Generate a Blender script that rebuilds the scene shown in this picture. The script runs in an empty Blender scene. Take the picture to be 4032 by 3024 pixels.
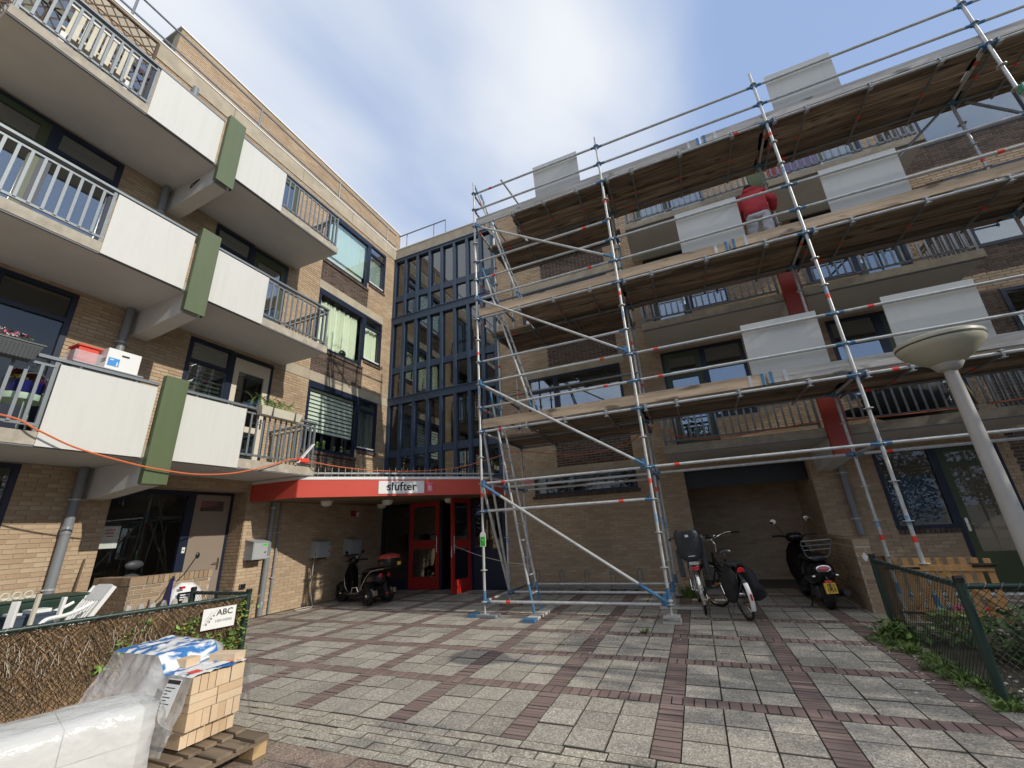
import bpy, math, random
import numpy as np
from mathutils import Vector, Matrix
random.seed(7)
sc = bpy.context.scene
COL = sc.collection
PI = math.pi

# ------------------------------------------------------------------ camera, sky, sun, exposure
CAM = Vector((0.0, 0.0, 1.42))
cam = bpy.data.cameras.new('camera')
cam.sensor_width = 36.0
cam.lens = 1605.04 / 4032 * 36.0
cam.clip_start, cam.clip_end = 0.05, 3000.0
camo = bpy.data.objects.new('camera', cam)
COL.objects.link(camo)
CAMROT = (Matrix.Rotation(math.radians(22.265), 3, 'Z') @ Matrix.Rotation(math.radians(90 + 19.422), 3, 'X')
          @ Matrix.Rotation(math.radians(-3.185), 3, 'Z'))
camo.matrix_world = Matrix.Translation(CAM) @ CAMROT.to_4x4()
sc.camera = camo

SUN = Vector((1.0, -0.10, 0.56)).normalized()
wd = bpy.data.worlds.new('World')
sc.world = wd
wd.use_nodes = True
nt = wd.node_tree
N = nt.nodes
for n in list(N):
    N.remove(n)
out = N.new('ShaderNodeOutputWorld')
bg = N.new('ShaderNodeBackground')
sky = N.new('ShaderNodeTexSky')
sky.sky_type = 'NISHITA'
sky.sun_disc = False
sky.sun_elevation = math.asin(SUN.z)
sky.sun_rotation = math.atan2(SUN.x, SUN.y)
sky.air_density, sky.dust_density, sky.ozone_density = 1.0, 0.6, 1.4
bg.inputs['Strength'].default_value = 0.15
tc = N.new('ShaderNodeTexCoord')
sep = N.new('ShaderNodeSeparateXYZ')
nt.links.new(tc.outputs['Generated'], sep.inputs[0])
def wmath(op, a, b):
    n = N.new('ShaderNodeMath')
    n.operation = op
    for i, x in enumerate((a, b)):
        if isinstance(x, (int, float)):
            n.inputs[i].default_value = x
        else:
            nt.links.new(x, n.inputs[i])
    return n.outputs[0]
zz = wmath('ADD', wmath('MAXIMUM', sep.outputs[2], 0.0), 0.25)
px, py = wmath('DIVIDE', sep.outputs[0], zz), wmath('DIVIDE', sep.outputs[1], zz)
cmb = N.new('ShaderNodeCombineXYZ')
nt.links.new(px, cmb.inputs[0]); nt.links.new(py, cmb.inputs[1])
mp = N.new('ShaderNodeMapping')
mp.inputs['Rotation'].default_value = (0, 0, math.radians(20))
mp.inputs['Scale'].default_value = (1.0, 0.55, 1.0)
mp.inputs['Location'].default_value = (7.7, 3.3, 0.0)
nt.links.new(cmb.outputs[0], mp.inputs[0])
no = N.new('ShaderNodeTexNoise')
no.inputs['Scale'].default_value = 1.15
no.inputs['Detail'].default_value = 6.0
no.inputs['Roughness'].default_value = 0.44
no.inputs['Distortion'].default_value = 0.35
nt.links.new(mp.outputs[0], no.inputs['Vector'])
rp = N.new('ShaderNodeValToRGB')
rp.color_ramp.elements[0].position = 0.44
rp.color_ramp.elements[1].position = 0.66
rp.color_ramp.interpolation = 'EASE'
nt.links.new(no.outputs['Fac'], rp.inputs[0])
mx = N.new('ShaderNodeMix')
mx.data_type = 'RGBA'
fac = wmath('ADD', wmath('MULTIPLY', rp.outputs[0], 0.92), 0.06)
nt.links.new(fac, mx.inputs[0])
hz = N.new('ShaderNodeMix')
hz.data_type = 'RGBA'
hz.inputs[0].default_value = 0.80
nt.links.new(sky.outputs[0], hz.inputs[6])
hz.inputs[7].default_value = (2.2, 3.2, 5.4, 1)
nt.links.new(hz.outputs[2], mx.inputs[6])
mx.inputs[7].default_value = (6.2, 6.4, 6.6, 1)
nt.links.new(mx.outputs[2], bg.inputs['Color'])
nt.links.new(bg.outputs[0], out.inputs[0])

sl = bpy.data.lights.new('sun', 'SUN')
sl.energy = 3.2
sl.angle = math.radians(0.5)
sl.color = (1.0, 0.93, 0.81)
slo = bpy.data.objects.new('sun', sl)
slo.rotation_euler = (-SUN).to_track_quat('-Z', 'Y').to_euler()
slo.location = (20, -2, 15)
COL.objects.link(slo)
vs = sc.view_settings
vs.view_transform = 'Standard'
vs.look = 'None'
vs.exposure = 0.0
vs.gamma = 1.0
vs.use_curve_mapping = False

# ------------------------------------------------------------------ mesh helpers
class MB:
    def __init__(s):
        s.v, s.f = [], []
    def add(s, vs_, fs_):
        n = len(s.v)
        s.v.extend(tuple(p) for p in vs_)
        s.f.extend(tuple(i + n for i in f) for f in fs_)
        return s
    def box(s, a0, a1, b0, b1, c0, c1, F=None, skip=()):
        P = [(a, b, c) for c in (c0, c1) for b in (b0, b1) for a in (a0, a1)]
        if F:
            P = [F(*p) for p in P]
        fs_ = [(0, 2, 3, 1), (4, 5, 7, 6), (0, 1, 5, 4), (2, 6, 7, 3), (0, 4, 6, 2), (1, 3, 7, 5)]
        return s.add(P, [f for i, f in enumerate(fs_) if i not in skip])
    def obox(s, c, d, M=None):
        c = Vector(c)
        P = []
        for z in (-.5, .5):
            for y in (-.5, .5):
                for x in (-.5, .5):
                    p = Vector((x * d[0], y * d[1], z * d[2]))
                    P.append(c + (M @ p if M else p))
        return s.add(P, [(0, 2, 3, 1), (4, 5, 7, 6), (0, 1, 5, 4), (2, 6, 7, 3), (0, 4, 6, 2), (1, 3, 7, 5)])
    def bar(s, p0, p1, w, h, up=(0, 0, 1)):
        p0, p1 = Vector(p0), Vector(p1)
        d = (p1 - p0)
        L = d.length
        d.normalize()
        x = d.cross(Vector(up))
        if x.length < 1e-4:
            x = d.cross(Vector((1, 0, 0)))
        x.normalize()
        z = x.cross(d)
        M = Matrix((x, d, z)).transposed()
        return s.obox((p0 + p1) / 2, (w, L, h), M)
    def tube(s, p0, p1, r, n=8, r1=None, cap=True):
        return s.path([p0, p1], r, n, r1=r1, cap=cap)
    def path(s, pts, r, n=6, r1=None, cap=True, closed=False):
        pts = [Vector(p) for p in pts]
        m = len(pts)
        rs = r if isinstance(r, (list, tuple)) else [r + ((r1 if r1 is not None else r) - r) * i / max(1, m - 1) for i in range(m)]
        T = []
        for i in range(m):
            if closed:
                t = pts[(i + 1) % m] - pts[i - 1]
            else:
                t = pts[min(i + 1, m - 1)] - pts[max(i - 1, 0)]
            T.append(t.normalized() if t.length > 1e-9 else Vector((0, 0, 1)))
        a = Vector((0, 0, 1)) if abs(T[0].z) < .9 else Vector((1, 0, 0))
        nx = T[0].cross(a).normalized()
        ring = []
        for i in range(m):
            nx = (nx - T[i] * nx.dot(T[i])).normalized()
            ny = T[i].cross(nx)
            ring.append([pts[i] + (nx * math.cos(2 * PI * k / n) + ny * math.sin(2 * PI * k / n)) * rs[i] for k in range(n)])
        V = [p for rg in ring for p in rg]
        Fs = []
        for i in range(m if closed else m - 1):
            j = (i + 1) % m
            for k in range(n):
                Fs.append((i * n + k, i * n + (k + 1) % n, j * n + (k + 1) % n, j * n + k))
        if cap and not closed:
            Fs.append(tuple(range(n - 1, -1, -1)))
            Fs.append(tuple((m - 1) * n + k for k in range(n)))
        return s.add(V, Fs)
    def lathe(s, prof, c=(0, 0, 0), n=20, M=None, cap=True):
        c = Vector(c)
        V, Fs = [], []
        for r, z in prof:
            for k in range(n):
                p = Vector((r * math.cos(2 * PI * k / n), r * math.sin(2 * PI * k / n), z))
                V.append(c + (M @ p if M else p))
        m = len(prof)
        for i in range(m - 1):
            for k in range(n):
                Fs.append((i * n + k, i * n + (k + 1) % n, (i + 1) * n + (k + 1) % n, (i + 1) * n + k))
        if cap:
            Fs.append(tuple(range(n - 1, -1, -1)))
            Fs.append(tuple((m - 1) * n + k for k in range(n)))
        return s.add(V, Fs)
    def prism(s, poly, h0, h1, F):
        n = len(poly)
        V = [F(u, v, h0) for u, v in poly] + [F(u, v, h1) for u, v in poly]
        Fs = [tuple(range(n - 1, -1, -1)), tuple(range(n, 2 * n))]
        Fs += [(i, (i + 1) % n, n + (i + 1) % n, n + i) for i in range(n)]
        return s.add(V, Fs)
    def loft(s, rings, cap=True):
        n = len(rings[0])
        V = [p for r in rings for p in r]
        Fs = []
        for i in range(len(rings) - 1):
            for k in range(n):
                Fs.append((i * n + k, i * n + (k + 1) % n, (i + 1) * n + (k + 1) % n, (i + 1) * n + k))
        if cap:
            Fs.append(tuple(range(n - 1, -1, -1)))
            Fs.append(tuple((len(rings) - 1) * n + k for k in range(n)))
        return s.add(V, Fs)
    def ell(s, c, r, n=12, m=8, M=None):
        prof = [(math.sin(PI * i / m), -math.cos(PI * i / m)) for i in range(m + 1)]
        c = Vector(c)
        V, Fs = [], []
        for a, z in prof:
            for k in range(n):
                p = Vector((a * math.cos(2 * PI * k / n) * r[0], a * math.sin(2 * PI * k / n) * r[1], z * r[2]))
                V.append(c + (M @ p if M else p))
        for i in range(m):
            for k in range(n):
                Fs.append((i * n + k, i * n + (k + 1) % n, (i + 1) * n + (k + 1) % n, (i + 1) * n + k))
        return s.add(V, Fs)
    def torus(s, c, R_, r, n=24, m=8, M=None):
        pts = []
        for k in range(n):
            p = Vector((R_ * math.cos(2 * PI * k / n), R_ * math.sin(2 * PI * k / n), 0))
            pts.append(Vector(c) + (M @ p if M else p))
        return s.path(pts, r, m, closed=True)
    def quad(s, *p):
        return s.add(p, [tuple(range(len(p)))])
    def xf(s, M):
        s.v = [tuple(M @ Vector(p)) for p in s.v]
        return s
    def moved(s, o):
        m = MB()
        m.v = [(p[0] + o[0], p[1] + o[1], p[2] + o[2]) for p in s.v]
        m.f = list(s.f)
        return m

OFF = {}
def thing(name, label, cat, loc=(0, 0, 0), rotz=0.0, group=None, world=True, lean=(0, 0)):
    o = bpy.data.objects.new(name, None)
    COL.objects.link(o)
    o.location = loc
    o.rotation_euler = (lean[0], lean[1], rotz)
    o.empty_display_size = 0.1
    o['label'], o['category'] = label, cat
    if group:
        o['group'] = group
    OFF[o] = Vector(loc) if world else Vector((0, 0, 0))
    return o
def mesh(name, mb, mat, off=None, smooth=False):
    me = bpy.data.meshes.new(name)
    v = mb.v
    if off is not None and off.length > 0:
        v = [(p[0] - off[0], p[1] - off[1], p[2] - off[2]) for p in v]
    me.from_pydata([tuple(p) for p in v], [], mb.f)
    me.materials.append(mat)
    if smooth:
        me.shade_smooth()
        try:
            me.set_sharp_from_angle(angle=math.radians(smooth if smooth is not True else 40))
        except Exception:
            pass
    me.update()
    return me
def obj(name, mb, mat, parent=None, smooth=False, kind=None, bevel=0, label=None, loc=None):
    off = OFF.get(parent, Vector((0, 0, 0))) if parent else (Vector(loc) if loc else None)
    me = mb if isinstance(mb, bpy.types.Mesh) else mesh(name, mb, mat, off, smooth)
    o = bpy.data.objects.new(name, me)
    COL.objects.link(o)
    if parent:
        o.parent = parent
        OFF[o] = off
    elif loc:
        o.location = loc
        OFF[o] = off
    else:
        OFF[o] = Vector((0, 0, 0))
    if kind:
        o['kind'] = kind
    if label:
        o['label'] = label
    if bevel:
        m = o.modifiers.new('bevel', 'BEVEL')
        m.width = bevel
        m.segments = 2
        m.limit_method = 'ANGLE'
    return o
def inst(name, me, parent, loc, rot=None):
    """one more object on shared mesh data, placed in world coordinates under a world-built parent"""
    o = bpy.data.objects.new(name, me)
    COL.objects.link(o)
    o.parent = parent
    off = OFF.get(parent, Vector((0, 0, 0)))
    o.location = Vector(loc) - off
    if rot is not None:
        o.rotation_euler = rot
    OFF[o] = off
    return o
def tag(o, label, cat, group=None):
    o['label'], o['category'] = label, cat
    if group:
        o['group'] = group
    return o
def children(o):
    return [c for c in bpy.data.objects if c.parent == o]
KIDS = {}
def copy_tree(o, parent=None):
    c = o.copy()
    COL.objects.link(c)
    if parent:
        c.parent = parent
    for ch in children(o):
        copy_tree(ch, c)
    return c
def text(s_, size, bold=False):
    cu = bpy.data.curves.new('text', 'FONT')
    cu.body = s_
    cu.size = size
    cu.align_x, cu.align_y = 'CENTER', 'CENTER'
    cu.extrude = 0.001
    if bold:
        cu.offset = size * 0.018
    cu.resolution_u = 3
    to = bpy.data.objects.new('text', cu)
    COL.objects.link(to)
    me = bpy.data.meshes.new_from_object(to)
    m = MB()
    m.v = [tuple(v.co) for v in me.vertices]
    m.f = [tuple(p.vertices) for p in me.polygons]
    bpy.data.objects.remove(to)
    bpy.data.meshes.remove(me)
    bpy.data.curves.remove(cu)
    return m
CI = CAMROT.transposed()
def shows(p):
    """apparent size weight of a piece at p: 0 outside the picture"""
    q = CI @ (Vector(p) - CAM)
    if q.z > -0.3:
        return 0.0
    x, y = q.x / -q.z * 1605 / 2016, q.y / -q.z * 1605 / 1512
    if abs(x) > 1.04 or abs(y) > 1.05:
        return 0.0
    return 1.0 / q.length

# ------------------------------------------------------------------ materials
class NT:
    def __init__(s, name):
        s.m = bpy.data.materials.new(name)
        s.m.use_nodes = True
        s.t = s.m.node_tree
        s.b = s.t.nodes['Principled BSDF']
        s.o = s.t.nodes['Material Output']
        s._tc = None
    def n(s, typ, **kw):
        x = s.t.nodes.new(typ)
        for k, v in kw.items():
            setattr(x, k, v)
        return x
    def l(s, a, b):
        s.t.links.new(a, b)
    def co(s):
        if not s._tc:
            s._tc = s.n('ShaderNodeTexCoord')
        return s._tc.outputs['Object']
    def map(s, scale=(1, 1, 1), src=None, rot=(0, 0, 0)):
        m = s.n('ShaderNodeMapping')
        m.inputs['Scale'].default_value = scale
        m.inputs['Rotation'].default_value = rot
        s.l(src or s.co(), m.inputs[0])
        return m.outputs[0]
    def noise(s, scale, detail=4, rough=.55, vec=None, dist=0):
        x = s.n('ShaderNodeTexNoise')
        x.inputs['Scale'].default_value = scale
        x.inputs['Detail'].default_value = detail
        x.inputs['Roughness'].default_value = rough
        x.inputs['Distortion'].default_value = dist
        s.l(vec or s.co(), x.inputs['Vector'])
        return x.outputs['Fac']
    def ramp(s, fac, stops, interp='LINEAR'):
        r = s.n('ShaderNodeValToRGB')
        r.color_ramp.interpolation = interp
        e = r.color_ramp.elements
        while len(e) < len(stops):
            e.new(.5)
        for i, (p, c) in enumerate(stops):
            e[i].position = p
            e[i].color = (c, c, c, 1) if isinstance(c, (int, float)) else (*c, 1)
        s.l(fac, r.inputs[0])
        return r.outputs[0]
    def mix(s, fac, a, b, mode='MIX'):
        x = s.n('ShaderNodeMix', data_type='RGBA', blend_type=mode)
        for i, q in ((0, fac), (6, a), (7, b)):
            if isinstance(q, (int, float)):
                x.inputs[i].default_value = q if i == 0 else (q, q, q, 1)
            elif isinstance(q, tuple):
                x.inputs[i].default_value = (*q, 1)
            else:
                s.l(q, x.inputs[i])
        return x.outputs[2]
    def math(s, op, a, b=0.0):
        x = s.n('ShaderNodeMath', operation=op)
        for i, q in ((0, a), (1, b)):
            if isinstance(q, (int, float)):
                x.inputs[i].default_value = q
            else:
                s.l(q, x.inputs[i])
        return x.outputs[0]
    def rnd(s):
        """random number per mesh island and per object"""
        g = s.n('ShaderNodeNewGeometry')
        oi = s.n('ShaderNodeObjectInfo')
        return s.math('FRACT', s.math('ADD', g.outputs['Random Per Island'], oi.outputs['Random']))
    def bump(s, h, strength=.3, dist=.01):
        b = s.n('ShaderNodeBump')
        b.inputs['Strength'].default_value = strength
        b.inputs['Distance'].default_value = dist
        s.l(h, b.inputs['Height'])
        s.l(b.outputs[0], s.b.inputs['Normal'])
    def col(s, c):
        if isinstance(c, tuple):
            s.b.inputs['Base Color'].default_value = (*c, 1)
        else:
            s.l(c, s.b.inputs['Base Color'])
    def set(s, **kw):
        for k, v in kw.items():
            i = s.b.inputs[k.replace('_', ' ')]
            if hasattr(v, 'is_linked') or not isinstance(v, (int, float, tuple)):
                s.l(v, i)
            else:
                i.default_value = v
        return s

def sc_(c, k):
    return tuple(x * k for x in c)
def plain(name, c, rough=.6, metal=0.0, var=.12, scale=6.0, bump=0.0, bscale=60.0, spec=.5, dirt=0.0, isl=0.0, streak=0.0):
    t = NT(name)
    f = t.noise(scale, 5)
    k = t.mix(f, sc_(c, 1 - var * 1.6), sc_(c, 1 + var * 1.2))
    if dirt:
        d = t.ramp(t.noise(scale * .6, 8, .65), [(.42, 0), (.72, 1)])
        k = t.mix(t.math('MULTIPLY', d, dirt), k, sc_(c, .35))
    if streak:
        d = t.ramp(t.noise(1.0, 6, .65, t.map((9, 9, .7))), [(.46, 0), (.8, 1)])
        k = t.mix(t.math('MULTIPLY', d, streak), k, sc_(c, .45))
    if isl:
        r = t.ramp(t.rnd(), [(0, 1 - isl), (1, 1 + isl * .6)])
        k = t.mix(1.0, k, r, 'MULTIPLY')
    t.col(k)
    t.set(Roughness=rough, Metallic=metal, Specular_IOR_Level=spec)
    if bump:
        t.bump(t.noise(bscale, 4), bump, .004)
    return t.m
def brick_mat(name, c1, c2, c3, dark=.18):
    t = NT(name)
    r = t.rnd()
    k = t.ramp(r, [(0, c1), (.5, c2), (1, c3)])
    f = t.noise(38, 5, .7)
    k = t.mix(t.ramp(f, [(.35, .0), (.75, dark * 2)]), k, sc_(c1, .45))
    big = t.noise(.9, 4, .6)
    k = t.mix(1.0, k, t.ramp(big, [(.3, .80), (.7, 1.12)]), 'MULTIPLY')
    t.col(k)
    t.set(Roughness=.85, Specular_IOR_Level=.25)
    t.bump(t.noise(90, 4, .7), .5, .004)
    return t.m
def wood_mat(name, c1, c2, axis=0, rough=.75, isl=.25, knots=True, grain=1.0, blotch=0.0):
    t = NT(name)
    sc3 = [22 * grain] * 3
    sc3[axis] = 1.1 * grain
    off = t.n('ShaderNodeVectorMath', operation='ADD')
    t.l(t.co(), off.inputs[0])
    cmb = t.n('ShaderNodeCombineXYZ')
    rr = t.math('MULTIPLY', t.rnd(), 37.0)
    for i in range(3):
        t.l(rr, cmb.inputs[i])
    t.l(cmb.outputs[0], off.inputs[1])
    v = t.map(tuple(sc3), off.outputs[0])
    f = t.noise(1.0, 6, .62, v, .7)
    k = t.mix(t.ramp(f, [(.2, .0), (.8, 1)]), c1, c2)
    if knots:
        s3 = [7.0] * 3
        s3[axis] = 2.2
        kn = t.noise(1.0, 2, .4, t.map(tuple(s3), off.outputs[0]))
        k = t.mix(t.ramp(kn, [(.62, 0), (.70, .75)]), k, sc_(c1, .3))
    if blotch:
        b3 = [9.0] * 3
        b3[axis] = .9
        bn_ = t.noise(1.0, 7, .68, t.map(tuple(b3), off.outputs[0]), .9)
        k = t.mix(1.0, k, t.ramp(bn_, [(.34, 1 - blotch), (.5, .95), (.68, 1 + blotch * .8)]), 'MULTIPLY')
    k = t.mix(1.0, k, t.ramp(t.rnd(), [(0, 1 - isl), (1, 1 + isl * .6)]), 'MULTIPLY')
    t.col(k)
    t.set(Roughness=rough, Specular_IOR_Level=.25)
    t.bump(f, .35, .004)
    return t.m
def glass_mat(name, tint=(.86, .9, .9), ior=1.75, rough=.004, extra=0.0, pw=4.0):
    t = NT(name)
    t.t.nodes.remove(t.b)
    tr = t.n('ShaderNodeBsdfTransparent')
    tr.inputs[0].default_value = (*tint, 1)
    gl = t.n('ShaderNodeBsdfGlossy')
    gl.inputs['Roughness'].default_value = rough
    gl.inputs[0].default_value = (.93, .97, 1, 1)
    fw = t.n('ShaderNodeLayerWeight')
    fw.inputs['Blend'].default_value = .5
    f0 = ((ior - 1) / (ior + 1)) ** 2
    fr = t.math('ADD', t.math('MULTIPLY', t.math('POWER', fw.outputs['Facing'], pw), 1 - f0 - extra), f0 + extra)
    wob = t.noise(.9, 2)
    b = t.n('ShaderNodeBump')
    b.inputs['Strength'].default_value = .06
    b.inputs['Distance'].default_value = .02
    t.l(wob, b.inputs['Height'])
    t.l(b.outputs[0], gl.inputs['Normal'])
    mx_ = t.n('ShaderNodeMixShader')
    t.l(fr, mx_.inputs[0])
    t.l(tr.outputs[0], mx_.inputs[1])
    t.l(gl.outputs[0], mx_.inputs[2])
    t.l(mx_.outputs[0], t.o.inputs[0])
    return t.m
def foil_mat(name, white=.35, col=(.85, .87, .88)):
    t = NT(name)
    t.t.nodes.remove(t.b)
    tr = t.n('ShaderNodeBsdfTransparent')
    tr.inputs[0].default_value = (.95, .96, .97, 1)
    p = t.n('ShaderNodeBsdfPrincipled')
    p.inputs['Base Color'].default_value = (*col, 1)
    p.inputs['Roughness'].default_value = .16
    p.inputs['Specular IOR Level'].default_value = .8
    w1 = t.noise(2.4, 3, .5, t.map((1, 1, 1.6)), .6)
    w2 = t.noise(7, 3, .5, None, .8)
    w3n = t.n('ShaderNodeTexNoise', noise_type='RIDGED_MULTIFRACTAL')
    w3n.inputs['Scale'].default_value = 3.4
    w3n.inputs['Detail'].default_value = 2.5
    w3n.inputs['Distortion'].default_value = .5
    t.l(t.map((1, 1, .55)), w3n.inputs['Vector'])
    h = t.math('ADD', t.math('ADD', w1, t.math('MULTIPLY', w2, .35)), t.math('MULTIPLY', w3n.outputs['Fac'], .30))
    b = t.n('ShaderNodeBump')
    b.inputs['Strength'].default_value = .8
    b.inputs['Distance'].default_value = .05
    t.l(h, b.inputs['Height'])
    t.l(b.outputs[0], p.inputs['Normal'])
    mx_ = t.n('ShaderNodeMixShader')
    f = t.ramp(w1, [(.3, max(0, white - .15)), (.7, min(1, white + .2))])
    t.l(f, mx_.inputs[0])
    t.l(tr.outputs[0], mx_.inputs[1])
    t.l(p.outputs[0], mx_.inputs[2])
    t.l(mx_.outputs[0], t.o.inputs[0])
    return t.m
def tile_mat(name, c, speck, isl=.16, warm=(.30, .26, .20)):
    t = NT(name)
    v = t.n('ShaderNodeTexVoronoi')
    v.inputs['Scale'].default_value = 95
    geo = t.n('ShaderNodeNewGeometry')
    t.l(geo.outputs['Position'], v.inputs['Vector'])
    sepc = t.n('ShaderNodeSeparateColor')
    t.l(v.outputs['Color'], sepc.inputs[0])
    k = t.ramp(sepc.outputs[0], [(0, sc_(c, .62)), (.45, c), (.8, sc_(c, 1.25)), (.97, speck)])
    big = t.noise(.55, 6, .65, geo.outputs['Position'])
    k = t.mix(t.ramp(big, [(.35, 0), (.7, .4)]), k, warm)
    st = t.noise(2.6, 8, .7, geo.outputs['Position'])
    k = t.mix(t.ramp(st, [(.52, 0), (.8, .6)]), k, sc_(c, .42))
    du = t.noise(1.3, 9, .72, t.map((1, 1, 1), geo.outputs['Position'], (0, 0, 1.1)))
    k = t.mix(t.ramp(du, [(.56, 0), (.74, .55)]), k, (.52, .475, .40))
    k = t.mix(1.0, k, t.ramp(t.rnd(), [(0, 1 - isl), (1, 1 + isl)]), 'MULTIPLY')
    t.col(k)
    t.set(Roughness=.88, Specular_IOR_Level=.25)
    t.bump(v.outputs['Distance'], .5, .004)
    return t.m

M = {}
M['brick'] = brick_mat('tan_brick', (.44, .318, .208), (.495, .37, .245), (.545, .42, .29), .05)
M['darkbrick'] = brick_mat('dark_brick', (.085, .065, .055), (.12, .09, .075), (.17, .12, .095))
M['lowbrick'] = brick_mat('garden_wall_brick', (.30, .215, .135), (.40, .29, .19), (.46, .35, .23))
M['mortar'] = plain('mortar', (.40, .325, .235), .95, var=.15, scale=9, bump=.4)
M['mortar2'] = plain('light_mortar', (.50, .45, .38), .95, var=.15, scale=9, bump=.4)
M['concrete'] = plain('concrete', (.47, .41, .31), .9, var=.22, scale=3.5, bump=.45, bscale=70, dirt=.35)
M['slab'] = plain('slab_concrete', (.48, .435, .355), .9, var=.25, scale=8, bump=.6, bscale=45, dirt=.4, streak=.3)
M['soffit'] = plain('painted_soffit', (.68, .685, .67), .9, var=.08, scale=1.4, dirt=.16)
M['panel'] = plain('cream_panel', (.635, .64, .605), .55, var=.03, scale=40, streak=.16)
M['panelgrey'] = plain('pale_grey_panel', (.60, .605, .575), .5, var=.05, scale=3, streak=.10)
M['green'] = plain('green_cladding', (.105, .140, .066), .42, var=.06, scale=2, streak=.25)
M['redclad'] = plain('red_cladding', (.40, .055, .04), .45, var=.06, scale=2)
M['red'] = plain('red_paint', (.62, .085, .055), .45, var=.05, scale=2)
M['reddoor'] = plain('red_door_paint', (.42, .022, .018), .4, var=.05, scale=2)
M['navy'] = plain('navy_frame', (.012, .020, .045), .35, var=.08, scale=3)
M['navy2'] = plain('blue_steel_frame', (.045, .075, .125), .38, var=.08, scale=3)
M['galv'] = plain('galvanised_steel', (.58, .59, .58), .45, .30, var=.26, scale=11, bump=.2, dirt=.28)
M['galvdark'] = plain('dark_galvanised', (.24, .26, .28), .5, .6, var=.18, scale=12)  # darker steel tone, used on rear and under-deck tubes among others
M['rail'] = plain('railing_steel', (.20, .225, .245), .45, .35, var=.12, scale=10)
M['pipe'] = plain('grey_pvc_pipe', (.23, .25, .27), .4, var=.06, scale=3)
M['white'] = plain('white_paint', (.80, .80, .78), .5, var=.03)
M['cream'] = plain('cream_door_paint', (.66, .60, .48), .5, var=.04)
M['taupe'] = plain('taupe_door_paint', (.27, .22, .175), .5, var=.04)
M['gdoor'] = plain('dark_green_door', (.055, .075, .035), .4, var=.05)
M['black'] = plain('black_plastic', (.012, .012, .013), .35, var=.1)
M['rubber'] = plain('tyre_rubber', (.018, .018, .018), .8, var=.1)
M['gloss'] = plain('gloss_black_paint', (.010, .010, .011), .12, var=.05)
M['matblack'] = plain('grey_black_paint', (.04, .042, .046), .35, var=.08)
M['chrome'] = plain('chrome', (.75, .76, .77), .14, 1.0, var=.03)
M['mirror'] = plain('mirror_glass', (.9, .92, .95), .02, 1.0, var=.0)
M['greybox'] = plain('grey_steel_cabinet', (.40, .42, .43), .45, var=.04)
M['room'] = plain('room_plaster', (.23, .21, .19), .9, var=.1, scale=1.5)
M['skyblind'] = plain('sky_tint_blind', (.62, .80, .78), .8, var=.05)  # pale cyan puts the bright sky mirrored in the top bay pane into colour
M['glassm'] = glass_mat('bay_window_glass', (.95, .97, .96), 1.6, .004, .06)
M['curtain'] = plain('pale_green_curtain', (.80, .86, .68), .9, var=.06)
M['blind'] = plain('pale_blind', (.80, .88, .76), .8, var=.04)
M['dblind'] = plain('dark_blind', (.10, .13, .11), .8, var=.08)
M['glass'] = glass_mat('window_glass', (.84, .88, .88), 1.7, .004, .16)
M['glassc'] = glass_mat('clear_window_glass', (.95, .97, .96), 1.5, .004, .0, 6.0)
M['glassd'] = glass_mat('tinted_glass', (.42, .42, .43), 1.9, .004, .05)
M['tgrey'] = plain('bulkhead_lamp_glass', (.75, .74, .70), .3, var=.02)
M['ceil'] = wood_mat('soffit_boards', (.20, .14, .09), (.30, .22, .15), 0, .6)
M['blue'] = plain('blue_paint', (.07, .20, .36), .4, var=.1, dirt=.12)
M['tape'] = plain('red_tape', (.80, .07, .04), .5, var=.05)
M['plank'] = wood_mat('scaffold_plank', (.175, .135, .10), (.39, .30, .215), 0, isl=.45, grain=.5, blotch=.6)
M['toe'] = wood_mat('toe_board_wood', (.50, .35, .22), (.76, .60, .43), 0, isl=.12, grain=.8, blotch=.25)
M['toegrey'] = wood_mat('weathered_toe_board', (.36, .34, .31), (.62, .595, .56), 0, isl=.1, grain=.8, blotch=.3)
M['toebar'] = plain('grey_paint', (.22, .24, .27), .6)
M['tile'] = tile_mat('washed_concrete_tile', (.375, .345, .295), (.62, .58, .52))
M['slabp'] = tile_mat('pebble_slab', (.41, .37, .30), (.72, .68, .60), .12)
M['pink'] = tile_mat('pinkish_paver', (.30, .22, .175), (.52, .42, .36), .08)
M['klinker'] = brick_mat('red_paver', (.225, .158, .142), (.265, .188, .170), (.305, .222, .20), .06)
M['sand'] = plain('jointing_sand', (.135, .12, .096), .95, var=.3, scale=12, bump=.5)
M['sticker'] = plain('blue_white_sticker', (.28, .45, .64), .5, var=.5, scale=30)
M['street'] = plain('street_paving', (.24, .205, .17), .95, var=.2, scale=2, bump=.3)
M['soil'] = plain('garden_soil', (.085, .068, .048), .95, var=.35, scale=7, bump=.8, bscale=30)
M['grass'] = plain('grass_blades', (.125, .20, .045), .7, var=.35, scale=3, isl=.35)
M['lawn'] = plain('lawn', (.10, .17, .04), .9, var=.3, scale=4, bump=.6)
M['leaf'] = plain('leaf', (.085, .15, .040), .55, var=.3, scale=4, isl=.45)
M['leafl'] = plain('ivy_leaf', (.22, .34, .075), .55, var=.3, scale=4, isl=.45)
M['leafo'] = plain('autumn_leaf', (.60, .30, .05), .6, var=.2, isl=.3)
M['twig'] = plain('twig', (.17, .115, .07), .9, var=.3, scale=20, isl=.35)
M['reed'] = plain('heather_brushwood', (.36, .235, .135), .9, var=.3, scale=14, isl=.5)
M['reedl'] = plain('dry_stalk', (.62, .55, .44), .8, var=.15, isl=.2)
M['fence'] = plain('green_coated_steel', (.018, .042, .034), .4, var=.12, scale=8)
M['wire'] = plain('green_wire', (.022, .036, .028), .5, var=.15)
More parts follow.
